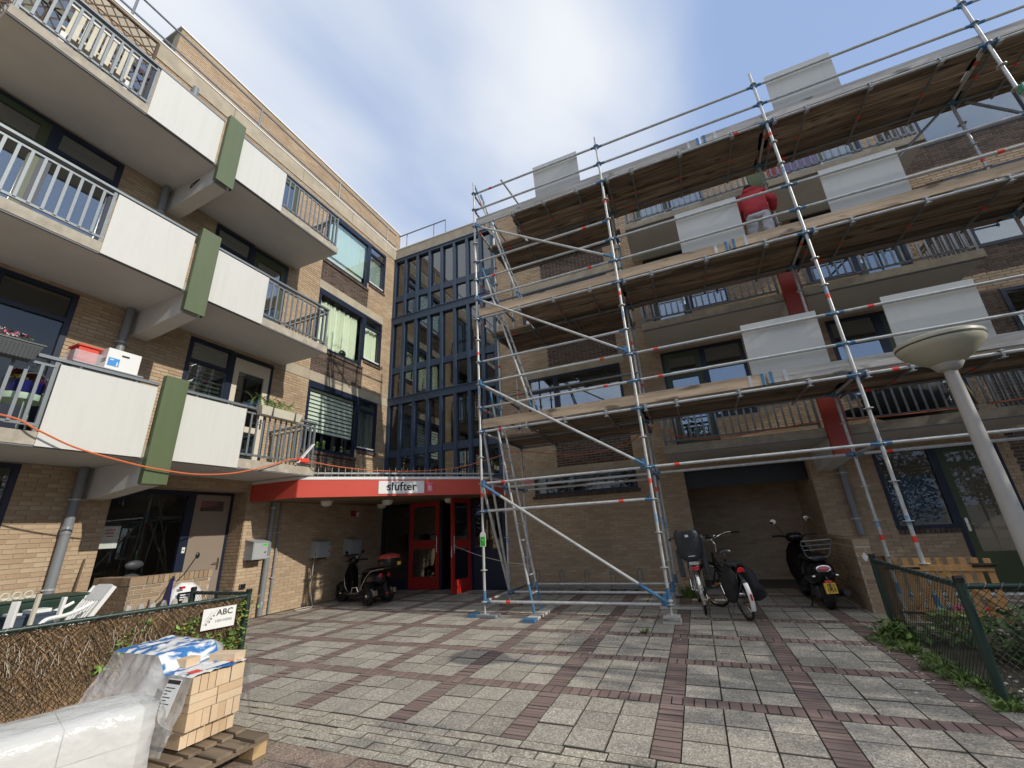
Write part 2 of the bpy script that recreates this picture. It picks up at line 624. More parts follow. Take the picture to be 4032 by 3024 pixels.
M['picket'] = wood_mat('picket_wood', (.44, .225, .08), (.66, .39, .17), 2, isl=.2)
M['picketd'] = wood_mat('dark_post_wood', (.12, .055, .025), (.20, .095, .045), 2)
M['hard'] = plain('black_iron', (.012, .012, .012), .5)
M['fbrick'] = brick_mat('yellow_facing_brick', (.64, .46, .29), (.72, .54, .36), (.76, .60, .42), .06)
M['pallet'] = wood_mat('pallet_wood', (.16, .12, .085), (.30, .235, .165), 0)
M['palletl'] = wood_mat('pallet_block_wood', (.44, .30, .15), (.60, .43, .23), 1)
M['foil'] = foil_mat('clear_foil', .40)
M['foilw'] = foil_mat('milky_foil', .45, (.86, .87, .86))
M['block'] = plain('white_building_block', (.80, .79, .75), .85, var=.05, bump=.2)
M['blueprint'] = NT('blue_foil_print').m
M['lampy'] = plain('cream_lamp_shade', (.44, .425, .33), .35, var=.06)
M['post'] = plain('lamp_post_paint', (.40, .385, .365), .5, var=.10, scale=9, dirt=.1, bump=.12)
M['orange'] = plain('orange_cable', (.70, .17, .06), .5, var=.05)
M['rope'] = plain('pale_rope', (.62, .58, .50), .9)
M['plate'] = plain('yellow_plate', (.85, .52, .06), .4)
M['ink'] = plain('black_ink', (.02, .02, .022), .6)
M['redlens'] = plain('red_lens', (.55, .02, .03), .15)
M['pinklens'] = plain('pale_red_lens', (.62, .16, .18), .18)
M['white2'] = plain('white_plastic', (.82, .82, .80), .35, var=.03)
M['ivory'] = plain('dirty_white_plastic', (.66, .62, .50), .5, var=.12, dirt=.25)
M['gplast'] = plain('dark_green_plastic', (.022, .05, .036), .45, var=.12)
M['tub'] = plain('slate_blue_plastic', (.05, .075, .11), .5, var=.1)
M['seatg'] = plain('dark_grey_seat', (.055, .06, .068), .5, var=.08, bump=.1)
M['skin'] = plain('skin', (.52, .32, .24), .5, var=.05)
M['hoodie'] = plain('red_hoodie', (.50, .05, .06), .9, var=.12, scale=9, bump=.5, bscale=14)
M['trousers'] = plain('pale_grey_trousers', (.60, .60, .63), .9, var=.14, scale=8, bump=.5, bscale=12)
M['hair'] = plain('dark_hair', (.03, .022, .016), .6)
M['magenta'] = plain('pink_petals', (.72, .10, .28), .6, isl=.4)
M['yellow'] = plain('yellow_petals', (.82, .62, .08), .6, isl=.3)
M['navyp'] = plain('glazed_blue_pot', (.012, .014, .12), .15)
M['mint'] = plain('mint_paint', (.42, .58, .45), .5)
M['dgrey'] = plain('dark_grey_plastic', (.085, .095, .10), .45, var=.06)
M['redp'] = plain('red_crate_plastic', (.68, .06, .03), .4)
M['signpink'] = plain('pink_plaque', (.60, .05, .12), .35)
M['signgreen'] = plain('green_label', (.05, .62, .06), .5)
M['bluebox'] = plain('blue_print', (.05, .30, .72), .5)
M['lattice'] = plain('brown_lattice', (.10, .065, .045), .8, var=.15)
M['lilac'] = plain('lilac_cloth', (.42, .34, .58), .9, var=.15)
M['signdark'] = plain('mid_green_paint', (.10, .34, .20), .6, var=.1)
M['shell'] = plain('white_shells', (.72, .70, .66), .7, isl=.3)
M['bag'] = plain('black_nylon', (.020, .021, .023), .8, var=.2, scale=8, bump=.5, bscale=10)
M['spark'] = plain('amber_reflector', (.75, .25, .02), .2)
M['straw'] = plain('paper', (.78, .78, .76), .8, var=.04)

t = NT('blue_print_foil')
t.col(t.mix(t.ramp(t.noise(2.6, 3, .5, t.map((3.0, 1.2, 1), rot=(0, 0, .5)), 1.4), [(.46, 0), (.52, 1)]), (.80, .81, .80), (.045, .19, .48)))
t.set(Roughness=.25)
t.bump(t.noise(12, 5, .6, None, 1.0), .6, .02)
M['blueprint'] = t.m

# ------------------------------------------------------------------ setting: ground, pavement
XA, YB = -8.475, 10.1
FA = lambda u, v, w: (XA + w, u, v)          # left wing facade: u along +y, v up, w out
FB = lambda u, v, w: (u, YB - w, v)          # right wing and tower facade: u along +x, v up, w out

g = MB().box(-400, 400, -300, 500, -.30, -.085)
o = obj('ground', g, M['street'])
o['kind'] = 'structure'

bed = MB().box(-8.47, 9.0, .2, 10.3, -.08, -.022)
pav = obj('pavement', bed, M['sand'])
pav['kind'] = 'structure'
PX, PY, SW, SH = -.4535, 4.248, .187, .168    # grid of paver strips: centre lines, widths
MX, MY = 1.0425, 1.055
Y0 = 3.27
def in_garden(x, y):
    return (x < -5.62 and y < 4.08) or (x > 1.95 and y < 7.0) or x < -8.47 or y > 12
def under(x, y):
    return (x > 5.6) or (y > 10.1 and not (-.09 < x < 2.25)) or (x > 2.15 and y > 7.0 and y < 7.05)
tiles, kl = [], []
for i in range(-8, 7):
    for j in range(-1, 7):
        x0 = PX + MX * i + SW / 2
        y0 = PY + MY * j + SH / 2
        tx, ty = (MX - SW) / 3, (MY - SH) / 3
        for a in range(3):
            for b in range(3):
                c = (x0 + tx * (a + .5), y0 + ty * (b + .5))
                if c[1] < Y0 or in_garden(*c) or under(*c):
                    continue
                tiles.append((c, tx - .008, ty - .009))
        n = 17
        for k in range(n):                     # strip running away, bricks laid across it
            c = (PX + MX * i, y0 + (MY - SH) * (k + .5) / n)
            if c[1] > Y0 + .02 and not in_garden(*c) and not under(*c):
                kl.append((c, SW - .006, (MY - SH) / n - .006))
        n = 12
        for k in range(n):
            c = (PX + MX * i - SW / 2 + MX * (k + .5) / n, PY + MY * j)
            if c[1] > Y0 + .02 and not in_garden(*c) and not under(*c):
                kl.append((c, MX / n - .008, SH - .010))
def slab_mb(w, h, t=.04, e=.006):
    m = MB()
    P = [(-w / 2, -h / 2), (w / 2, -h / 2), (w / 2, h / 2), (-w / 2, h / 2)]
    m.loft([[(x, y, -t) for x, y in P], [(x, y, -e) for x, y in P],
            [(x * (1 - 2 * e / w), y * (1 - 2 * e / h), 0) for x, y in P]])
    return m
def edge(me):
    """jointing sand lies against the sides and worn arrises of every piece"""
    me.materials.append(M['sand'])
    for p in me.polygons:
        if p.normal.z < .97:
            p.material_index = 1
    return me
def lay(items, name, stuffname, mat, limit=300, zj=.0035, e=.003):
    """the pieces that show largest as objects on shared meshes, the rest as one part"""
    order = sorted(items, key=lambda q: -shows((q[0][0], q[0][1], 0)))
    cache, rest = {}, MB()
    for idx, (c, w, h) in enumerate(order):
        z = random.uniform(-zj, zj)
        if idx < limit and shows((c[0], c[1], 0)) > 0:
            key = (round(w, 3), round(h, 3))
            if key not in cache:
                cache[key] = edge(mesh(name, slab_mb(*key, e=e), mat))
            inst(name, cache[key], pav, (c[0], c[1], z), (random.uniform(-.007, .007), random.uniform(-.007, .007), random.uniform(-.012, .012)))
        else:
            q = slab_mb(w, h, e=e).moved((c[0], c[1], z))
            rest.add(q.v, q.f)
    o_ = obj(stuffname, rest, mat, pav)
    edge(o_.data)
    o_['kind'] = 'stuff'
lay(tiles, 'paving_tile', 'far_paving_tiles', M['tile'])
lay(kl, 'paver_brick', 'far_paver_bricks', M['klinker'], e=.0025)
sl_, pk = [], []
for r in range(5):                              # pebble slabs in front of the grid
    y = Y0 - .052 - r * .105
    x = -5.6 + (r % 2) * .15
    while x < 1.8:
        if not in_garden(x + .15, y):
            sl_.append(((x + .15, y), .293, .099))
        x += .30
for r in range(9):
    y = Y0 - .576 - r * .21
    x = -5.6 + (r % 2) * .2
    while x < 1.8:
        (pk if x < -.9 else sl_).append(((x + .2, y - .05), .394, .204))
        x += .40
lay(sl_, 'pebble_slab', 'far_pebble_slabs', M['slabp'], e=.003)
lay(pk, 'concrete_slab', 'far_concrete_slabs', M['pink'])

# ------------------------------------------------------------------ masonry
def free(a, b, cuts):
    segs = [(a, b)]
    for c0, c1 in cuts:
        nx = []
        for s0, s1 in segs:
            if c1 <= s0 or c0 >= s1:
                nx.append((s0, s1))
            else:
                if c0 > s0:
                    nx.append((s0, c0))
                if c1 < s1:
                    nx.append((c1, s1))
        segs = nx
    return segs
BL, BH, CO = .212, .0505, .0625
def courses(zones, holes):
    """stretcher bond over the zones (u0,u1,v0,v1) around the holes: list of (u0,u1,v0,v1)"""
    res = []
    for u0, u1, v0, v1 in zones:
        r = 0
        k0 = int(round(v0 / CO))
        v = v0 + .006
        while v + BH < v1 + .012:
            top = min(v + BH, v1 - .004)
            mid = (v + top) / 2
            off = (.0 if (k0 + r) % 2 else -.111)
            for s0, s1 in free(u0, u1, [(h[0], h[1]) for h in holes if h[2] < mid < h[3]]):
                u = s0 - ((s0 - off) % .222)
                while u < s1:
                    a, b = max(u, s0) + .004, min(u + BL, s1) - .002
                    if b - a > .03:
                        res.append((a, b, v, top))
                    u += .222
            v += CO
            r += 1
    return res
def lay_bricks(parent, F, lst, mat, limit, w=.009, name='brick', stuff='brickwork'):
    c_ = [((a + b) / 2, (c + d) / 2) for a, b, c, d in lst]
    sh_ = [shows(F(u, v, 0)) for u, v in c_]
    order = sorted(range(len(lst)), key=lambda i: -sh_[i])
    cache, rest = {}, MB()
    for k, i in enumerate(order):
        a, b, c, d = lst[i]
        ww = w + random.uniform(-.0025, .0015)
        if k < limit and sh_[i] > 0:
            key = (round(b - a, 2), round(d - c, 3))
            if key not in cache:
                cache[key] = mesh(name, MB().box(-key[0] / 2, key[0] / 2, -key[1] / 2, key[1] / 2, -.006, w, F=lambda u, v, w_: tuple(Vector(F(u, v, w_)) - Vector(F(0, 0, 0)))), mat)
            inst(name, cache[key], parent, F((a + b) / 2, (c + d) / 2, random.uniform(-.0025, .001)))
        else:
            rest.box(a, b, c, d, -.001, ww, F, skip=(0,))
    if rest.v:
        o_ = obj(stuff, rest, mat, parent)
        o_['kind'] = 'stuff'
def core(F, u0, u1, v0, v1, holes, depth=.30):
    """wall body with the openings left out, split on their edges"""
    us = sorted({u0, u1, *[x for h in holes for x in h[:2] if u0 < x < u1]})
    m = MB()
    for a, b in zip(us, us[1:]):
        mu = (a + b) / 2
        for s0, s1 in free(v0, v1, [(h[2], h[3]) for h in holes if h[0] < mu < h[1]]):
            m.box(a, b, s0, s1, -depth, 0, F)
    return m

# ------------------------------------------------------------------ windows and doors
def window(parent, F, u0, u1, v0, v1, mull=(), trans=(), w=-.05, fr=.065, mat='navy', gl='glass', name='window', d=.07, light=()):
    """frame with mullions at u and transoms (u index, v); panes are its children"""
    m = MB()
    m.box(u0, u0 + fr, v0, v1, w, w + d, F).box(u1 - fr, u1, v0, v1, w, w + d, F)
    m.box(u0 + fr, u1 - fr, v0, v0 + fr, w, w + d, F).box(u0 + fr, u1 - fr, v1 - fr, v1, w, w + d, F)
    us = [u0 + fr / 2, *mull, u1 - fr / 2]
    cells = []
    for i, (a, b) in enumerate(zip(us, us[1:])):
        if i:
            m.box(a - fr / 2, a + fr / 2, v0 + fr, v1 - fr, w, w + d, F)
        vs_ = [v0 + fr / 2, *[t_[1] for t_ in trans if t_[0] == i], v1 - fr / 2]
        for j, (c, e) in enumerate(zip(vs_, vs_[1:])):
            if j:
                m.box(a + fr / 2, b - fr / 2, c - fr / 2, c + fr / 2, w, w + d, F)
            cells.append((a + fr / 2, b - fr / 2, c + fr / 2, e - fr / 2))
    o_ = obj(name, m, M[mat], parent)
    for a, b, c, e in cells:
        obj('pane', MB().box(a - .005, b + .005, c - .005, e + .005, w + .028, w + .034, F), M[gl], o_)
    return o_
def door(parent, F, u0, u1, v0, v1, mat, w=-.05, gz=None, hinge=1, gl='glass', name='door', handle=True, panes=None):
    """door leaf in a navy frame; pane and handle are its children"""
    fr = .06
    fm = MB().box(u0, u0 + fr, v0, v1, w, w + .07, F).box(u1 - fr, u1, v0, v1, w, w + .07, F).box(u0 + fr, u1 - fr, v1 - fr, v1, w, w + .07, F)
    obj(name + '_frame', fm, M['navy'], parent)
    a, b, c, e = u0 + fr, u1 - fr, v0 + .02, v1 - fr
    gz = panes or [gz or (c + .95, e - .14)]
    m = MB()
    st = .115
    m.box(a, a + st, c, e, w + .008, w + .058, F).box(b - st, b, c, e, w + .008, w + .058, F)
    edges = [c, *[x for z in gz for x in z], e]
    for k in range(0, len(edges), 2):
        m.box(a + st, b - st, edges[k], edges[k + 1], w + .008, w + .058, F)
    o_ = obj(name, m, M[mat], parent)
    for z in gz:
        obj('pane', MB().box(a + st - .005, b - st + .005, z[0] - .005, z[1] + .005, w + .03, w + .036, F), M[gl], o_)
    if handle:
        hu = a + .055 if hinge > 0 else b - .055
        h = MB().box(hu - .02, hu + .02, v0 + .95, v0 + 1.17, w + .058, w + .066, F)
        s_ = 1 if hinge > 0 else -1
        h.tube(F(hu, v0 + 1.08, w + .06), F(hu, v0 + 1.08, w + .11), .009, 8)
        h.tube(F(hu, v0 + 1.08, w + .108), F(hu + s_ * .12, v0 + 1.08, w + .108), .009, 8)
        obj('handle', h, M['chrome'], o_)
    return o_
def sill(parent, F, u0, u1, v, mat='darkbrick'):
    """sloping brick sill, bricks on edge"""
    m = MB()
    n = max(1, int((u1 - u0) / .07))
    for k in range(n):
        a = u0 + (u1 - u0) * k / n
        b = u0 + (u1 - u0) * (k + 1) / n - .009
        m.box(a, b, v - .075, v - .005, -.02, .045 + random.uniform(-.003, .003), F)
    o_ = obj('window_sill', m, M[mat], parent)
    o_['kind'] = 'stuff'

# ------------------------------------------------------------------ balcony
def balcony(parent, F, c, b, depth=1.425, half=2.79, fin='green', panels=True, zones=None, railmat='rail', finw=.0, baluster_gap=.122):
    hb = half
    m = MB().box(c - hb, c + hb, b + .012, b + .17, .0, depth, F)
    slab = obj('balcony', m, M['slab'], parent)
    obj('soffit', MB().box(c - hb + .004, c + hb - .004, b, b + .012, .002, depth - .05, F), M['soffit'], slab)
    obj('drip_groove_strip', MB().box(c - hb + .002, c + hb - .002, b - .006, b + .012, depth - .05, depth - .012, F), M['toebar'], slab)  # dark-coloured strip in place of the dark drip groove
    P = [(.0, b - .47), (.35, b - .46), (depth - .03, b - .37), (depth - .03, b - .002), (.0, b - .002)]
    obj('support_beam', MB().prism(P, c - .115, c + .125, lambda w, v, u: F(u, v, w)), M['soffit'], slab)
    f = MB()
    f.box(c - .15, c + .16, b - .36, b + 1.235, depth + .085, depth + .10, F)
    f.box(c - .15, c - .135, b - .36, b + 1.235, depth + .002, depth + .085, F)
    f.box(c + .145, c + .16, b - .36, b + 1.235, depth + .002, depth + .085, F)
    f.box(c - .135, c + .145, b + 1.22, b + 1.235, depth + .002, depth + .085, F)
    obj('fin_cladding', f, M[fin], slab)
    w = depth - .045
    r = MB()
    for p_, q_ in ((c - hb + .03, c - .16), (c + .17, c + hb - .03)):
        obj('handrail', MB().box(p_, q_, b + 1.085, b + 1.125, w - .035, w + .035, F), M[railmat], slab)
    zones = zones or [(c - hb + .05, c - 1.27), (c + 1.21, c + hb - .05)]
    r = MB()
    bm_ = mesh('baluster', MB().box(-.016, .016, 0, .745, -.007, .007, lambda u, v, w_: tuple(Vector(F(u, v, w_)) - Vector(F(0, 0, 0)))), M[railmat])
    for z0, z1 in zones:
        r = MB()
        r.box(z0, z1, b + .24, b + .275, w - .012, w + .018, F).box(z0, z1, b + .995, b + 1.025, w - .012, w + .018, F)
        for q in (z0, z1):
            r.box(q - .02, q + .02, b + .17, b + 1.085, w - .028, w + .012, F)
        n = max(1, int(round((z1 - z0) / baluster_gap)))
        for k in range(1, n):
            inst('baluster', bm_, slab, F(z0 + (z1 - z0) * k / n, b + .26, w + .024))
        obj('railing_frame', r, M[railmat], slab)['kind'] = 'stuff'
    bs = mesh('baluster', MB().box(-.007, .007, 0, .745, -.016, .016, lambda u, v, w_: tuple(Vector(F(u, v, w_)) - Vector(F(0, 0, 0)))), M[railmat])
    for s_ in (-1, 1):                          # return to the wall at both ends
        u = c + s_ * (hb - .045)
        r = MB()
        r.box(u - .015, u + .015, b + .24, b + .275, .02, w - .03, F).box(u - .015, u + .015, b + .995, b + 1.025, .02, w - .03, F)
        r.box(u - .03, u + .03, b + 1.085, b + 1.125, .02, w - .036, F)
        n = int((w - .1) / .122)
        for k in range(1, n + 1):
            inst('baluster', bs, slab, F(u, b + .26, .02 + (w - .05) * k / (n + 1)))
        obj('railing_frame', r, M[railmat], slab)['kind'] = 'stuff'
    if panels:
        for a, e in ((c - 1.25, c - .19), (c + .18, c + 1.19)):
            obj('parapet_panel', MB().box(a, e, b + .0, b + 1.04, depth + .003, depth + .018, F), M['panel'], slab, bevel=.002)
            for q in (a + .2, e - .25):
                obj('rail_spacer', MB().tube(F(q, b + 1.0, w), F(q, b + 1.085, w), .022, 10), M[railmat], slab)
    return slab

# ------------------------------------------------------------------ left wing
LV = [2.63, 5.37, 8.08]                         # undersides of the balcony slabs
wingA = thing('apartment_wing', 'sunlit tan brick apartment wing with cream balcony panels and green fins', 'building', (XA, 4.0, 0))
holes = [(.80, 2.57, .10, 2.61), (3.66, 5.9, 0, 2.42)]
for b in LV:
    holes += [(.80, 2.57, b + .17, b + 2.67), (4.23, 6.02, b + .17, b + 2.67), (7.02, 8.75, b + .87, b + 2.64), (8.75, 9.57, b + 1.10, b + 2.64)]
wall = obj('brick_wall', core(FA, -4.0, 10.4, 0, 10.86, holes), M['mortar'], wingA)
bands = [(6.02, 10.12, 5.275, 5.535), (6.98, 9.60, 8.005, 8.27), (-4.0, 10.12, 10.86, 11.29)]
dark = [(7.0, 8.84, 5.54, 6.24), (7.0, 8.84, 8.275, 8.95), (7.0, 8.84, 2.56, 3.50)]
allh = holes + bands
tan_z = courses([(-4.0, 10.11, 0, 10.86)], allh + dark)
lay_bricks(wall, FA, tan_z, M['brick'], 300)
lay_bricks(wall, FA, courses(dark, holes), M['darkbrick'], 300, name='dark_brick', stuff='dark_brickwork')
for i, (a, b_, c, d) in enumerate(bands):
    m = MB()
    us = [a] + [x for x in (1.35, 4.05, 6.02, 7.9, 9.6) if a + .3 < x < b_ - .3] + [b_] if i == 2 else [a, 7.0, b_] if i == 0 else [a, b_]
    for p, q in zip(us, us[1:]):
        m.box(p + .004, q - .004, c, d, -.02 if i < 2 else -.35, .014 if i < 2 else .03, FA)
    o = obj('concrete_band', m, M['concrete'], wingA)
    if i == 2:
        o['kind'] = 'stuff'
obj('roof_trim', MB().box(-4.0, 10.11, 11.292, 11.33, -.36, .045, FA), M['white'], wingA)
# rooms behind the windows
rm = MB()
rm.box(-4.0, 10.4, -.1, 11.2, -4.2, -4.0, FA)
for z in (.0, 2.72, 5.44, 8.15, 10.9):
    rm.box(-4.0, 10.4, z - .1, z, -4.0, -.31, FA)
for u in (-.3, 3.4, 6.6, 10.2):
    rm.box(u, u + .1, .0, 10.8, -4.0, -.31, FA)
o = obj('interior', rm, M['room'], wingA)
# recessed ground floor entrance of the flat
rc = MB().box(3.66, 5.9, -.05, 0, -.62, -.3, FA).box(3.60, 3.66, 0, 2.5, -.62, -.301, FA).box(5.9, 5.96, 0, 2.5, -.62, -.301, FA)
rc.box(3.60, 5.96, 2.42, 2.5, -.62, -.301, FA)
obj('porch_lining', rc, M['mortar'], wingA)
hl = [(5.10, 5.90, 0, 2.42), (3.66, 5.10, .62, 2.42)]
FP = lambda u, v, w: (XA - .45 + w, u, v)
pw = obj('porch_wall', core(FP, 3.60, 5.96, 0, 2.5, hl, .15), M['mortar'], wingA)
FP = lambda u, v, w: (XA - .45 + w, u, v)
lay_bricks(pw, FP, courses([(3.66, 5.1, 0, .62)], []), M['brick'], 60)
window(wingA, FP, 3.66, 5.10, .70, 2.42, mat='navy', fr=.085, gl='glassc')
sill(wingA, FP, 3.66, 5.10, .70)
door(wingA, FP, 5.10, 5.90, 0, 2.42, 'taupe', panes=[(2.05, 2.25)], hinge=-1)
# ends of the recess get brick faces too
FE = lambda u, v, w: (XA - .45 + u, 5.9 - w, v)
lay_bricks(pw, FE, courses([(0, .445, 0, 2.42)], []), M['brick'], 90)
window(wingA, FA, .80, 2.57, .10, 2.61, mull=(1.70,), trans=((0, 2.1), (1, .85)), gl='glassc')
for k, b in enumerate(LV):
    w_ = window(wingA, FA, .80 + .9, 2.57, b + .90, b + 2.67, trans=((0, b + 2.2),), fr=.07, gl='glassc' if k == 0 else 'glass')
    door(wingA, FA, .80, 1.70, b + .17, b + 2.67, 'cream' if k == 0 else 'gdoor', hinge=1, panes=[(b + .45, b + 2.05), (b + 2.18, b + 2.5)], gl='glassc' if k == 0 else 'glass')
    obj('spandrel_panel', MB().box(1.70, 2.57, b + .17, b + .90, -.05, .0, FA), M['navy'], wingA)
    w_ = window(wingA, FA, 4.23, 5.08, b + .90, b + 2.67, trans=((0, b + 2.2),), fr=.07)
    if k == 0:
        m = MB()
        for z in range(18):
            m.box(4.30, 5.02, b + 1.0 + z * .088, b + 1.05 + z * .088, -.14, -.13, FA)
        o = obj('venetian_blind', m, M['dblind'], w_)
        o['kind'] = 'stuff'
    obj('spandrel_panel', MB().box(4.23, 5.08, b + .17, b + .90, -.05, .0, FA), M['navy'], wingA)
    door(wingA, FA, 5.08, 6.02, b + .17, b + 2.62, 'cream' if k == 0 else 'gdoor', hinge=-1, panes=[(b + .40, b + 1.0), (b + 1.12, b + 2.28)] if k == 0 else [(b + .42, b + 2.35)])
    # bay of two windows
    wb = window(wingA, FA, 7.02, 8.75, b + .87, b + 2.64, fr=.075, gl='glassm' if k == 2 else 'glassc')
    ws = window(wingA, FA, 8.75, 9.57, b + 1.10, b + 2.64, trans=((0, b + 2.28),), fr=.075, gl='glass' if k == 2 else 'glassc')
    ins = MB().box(8.83, 9.49, b + 1.165, b + 1.20, -.02, .03, FA)
    obj('vent_sash_rail', ins, M['white'], ws)
    obj('window_head', MB().box(7.02, 8.75, b + 2.47, b + 2.56, .021, .03, FA), M['navy'], wb)
    sill(wingA, FA, 7.0, 8.83, b + .87)
    sill(wingA, FA, 8.83, 9.6, b + 1.10)
    if k == 1:                                  # pale green drapes
        for u0, u1, par, z0 in ((7.1, 8.68, wb, b + .95), (8.83, 9.5, ws, b + 1.2)):
            m = MB()
            n = int((u1 - u0) / .022)
            pts = [(u0 + (u1 - u0) * i / n, -.16 + .035 * math.sin(i * 1.13 + math.sin(i * .31) * 2)) for i in range(n + 1)]
            for p, q in zip(pts, pts[1:]):
                m.quad(FA(p[0], z0, p[1]), FA(q[0], z0, q[1]), FA(q[0], b + 2.4, q[1]), FA(p[0], b + 2.4, p[1]))
            obj('curtain', m, M['curtain'], par, smooth=60)
        m = MB().ell(FA(8.1, b + 1.06, -.08), (.06, .12, .10), 10, 6)
        obj('ornament', m, M['black'], wb, smooth=True)
    elif k == 0:                                # striped roller blind
        m = MB()
        for i in range(11):
            z = b + 1.37 + i * .105
            m.box(7.09, 8.69, z, z + .067, -.105, -.10, FA)
        o = obj('striped_blind', m, M['blind'], wb)
        o['kind'] = 'stuff'
        obj('blind_lining', MB().box(7.09, 8.69, b + 1.36, b + 2.52, -.125, -.12, FA), M['dblind'], wb)
        obj('curtain', MB().box(8.85, 9.48, b + 1.18, b + 2.5, -.16, -.15, FA), M['dblind'], ws)
        m = MB()
        for u, h, r in ((7.55, .14, .05), (7.75, .20, .045), (8.1, .1, .06), (8.35, .13, .06)):
            m.lathe([(.03, 0), (.045, .07), (.02, .09), (r, h), (.01, h + .05)], FA(u, b + .945, -.07), 8)
        o = obj('window_plants', m, M['leafl'], wb)
        o['kind'] = 'stuff'
    else:
        obj('blind', MB().box(7.09, 8.69, b + 1.25, b + 2.5, -.13, -.12, FA), M['skyblind'], wb)  # the mirrored sky is coloured onto this sheet
        obj('curtain', MB().box(7.09, 8.69, b + .94, b + 1.6, -.19, -.18, FA), M['curtain'], wb)
        obj('curtain', MB().box(8.83, 9.49, b + 1.17, b + 2.2, -.15, -.14, FA), M['blind'], ws)
    balcony(wingA, FA, 3.43, b)
# brick storey set back on the roof
FR = lambda u, v, w: (-10.0 + w, u, v)
pent = obj('penthouse_wall', MB().box(3.22, 12.15, 11.2, 14.08, -.3, 0, FR).box(3.22, 12.15, 11.2, 14.0, -3.0, -2.9, FR), M['mortar'], wingA)
lay_bricks(pent, FR, courses([(3.22, 12.15, 11.3, 14.08)], []), M['brick'], 0)
obj('penthouse_coping', MB().box(3.17, 12.2, 14.082, 14.13, -3.0, .035, FR), M['white'], wingA)
obj('roof', MB().box(-4, 10.4, 11.12, 11.22, -9, -.35, FA), M['soil'], wingA)
rr = thing('roof_railing', 'grey two-rail guard along the roof edge of the sunlit wing', 'railing', (XA, 4.71, 11.33))
m = MB()
for z in (11.62, 12.13):
    m.tube((XA - .12, -4, z), (XA - .12, 10.2, z), .022, 8)
obj('rail', m, M['rail'], rr)['kind'] = 'stuff'
for y in (2.0, 4.71, 7.41, 9.71):
    obj('post', MB().tube((XA - .12, y, 11.2), (XA - .12, y, 12.13), .022, 8), M['rail'], rr)
rr = thing('roof_railing', 'short grey guard rail on the roof above the glazed stair tower', 'railing', (-8.3, 10.35, 11.33))
m = MB()
for z in (11.50, 12.18):
    m.tube((-8.58, 10.35, z), (-6.5, 10.35, z), .022, 8)
m.tube((-6.5, 10.35, 11.5), (-6.5, 10.35, 12.18), .022, 8)
obj('rail', m, M['rail'], rr)['kind'] = 'stuff'
for x in (-8.2, -7.0):
    obj('post', MB().tube((x, 10.35, 11.2), (x, 10.35, 12.18), .022, 8), M['rail'], rr)
# vent stub on the roof edge
0 and obj('roof_vent', MB().lathe([(.075, 10.9), (.075, 11.45), (.10, 11.46), (.10, 11.52), (.02, 11.54)], (XA + .12, 2.85, 0), 14), M['pipe'], wingA, smooth=True)

# ------------------------------------------------------------------ stair tower
tower = thing('stair_tower', 'glazed stair tower in blue steel frames above the red entrance canopy', 'building', (-6.5, YB, 0))
MUL = [-8.42, -7.96, -7.46, -6.95, -6.46, -5.97, -5.48, -4.99, -4.56]
GL = [(2.82, 3.63, 3.85, 5.30), (5.54, 6.38, 6.60, 8.20), (8.46, 9.09, 9.31, 10.74)]
for i, x in enumerate(MUL):
    obj('mullion', MB().box(x - .05, x + .05, 2.56, 10.80, -.10, .07, FB), M['navy2'], tower)
for k, (a, b, c, d) in enumerate(GL):
    for i, (x0, x1) in enumerate(zip(MUL, MUL[1:])):
        obj('transom', MB().box(x0 + .05, x1 - .05, b, c, -.06, .035, FB), M['navy2'], tower)
        for z0, z1 in ((a, b), (c, d)):
            obj('glass_pane', MB().box(x0 + .045, x1 - .045, z0 - .02, z1 + .02, -.03, -.02, FB), M['glassd'], tower)
for z0, z1 in ((2.56, 2.82), (5.30, 5.54), (8.20, 8.46), (10.74, 10.86)):
    m = MB().box(MUL[0] - .03, MUL[-1] + .03, z0, z1, -.08, .075, FB)
    m.box(MUL[0] - .03, MUL[-1] + .03, z1 - .03, z1, .076, .10, FB)
    obj('spandrel', m, M['navy2'], tower)
m = MB()
for a, b in ((-8.47, -7.82), (-7.815, -6.02), (-6.015, -4.53)):
    m.box(a, b, 10.863, 11.30, -.30, .035, FB)
o = obj('concrete_band', m, M['concrete'], tower)
o['kind'] = 'stuff'
obj('roof_trim', MB().box(-8.43, -4.53, 11.303, 11.335, -.32, .05, FB), M['white'], tower)
rm = MB().box(-8.7, -4.4, -.1, 11.2, -4.2, -4.0, FB).box(-8.78, -8.70, -.1, 11.2, -4.0, -.12, FB).box(-4.48, -4.40, 2.5, 11.2, -4.0, -.12, FB)
rm.box(-8.7, -4.4, 11.0, 11.1, -4.0, -.12, FB)
for z in (2.70, 5.42, 8.16):
    rm.box(-8.7, -4.4, z - .18, z, -1.5, -.12, FB).box(-8.7, -4.4, z + 1.2, z + 1.36, -4.0, -2.9, FB)
    for s in range(8):
        rm.box(-8.6, -6.7, z + .15 * s, z + .15 * s + .06, -1.5 - .175 * (s + 1), -1.5 - .175 * s, FB)
        rm.box(-6.5, -4.6, z - 1.3 + .15 * s, z - 1.24 + .15 * s, -1.5 - .175 * (8 - s), -1.5 - .175 * (7 - s), FB)
o = obj('staircase', rm, M['room'], tower)
o['kind'] = 'stuff'
obj('roof', MB().box(-8.7, -4.4, 11.12, 11.2, -4.2, -.31, FB), M['soil'], tower)
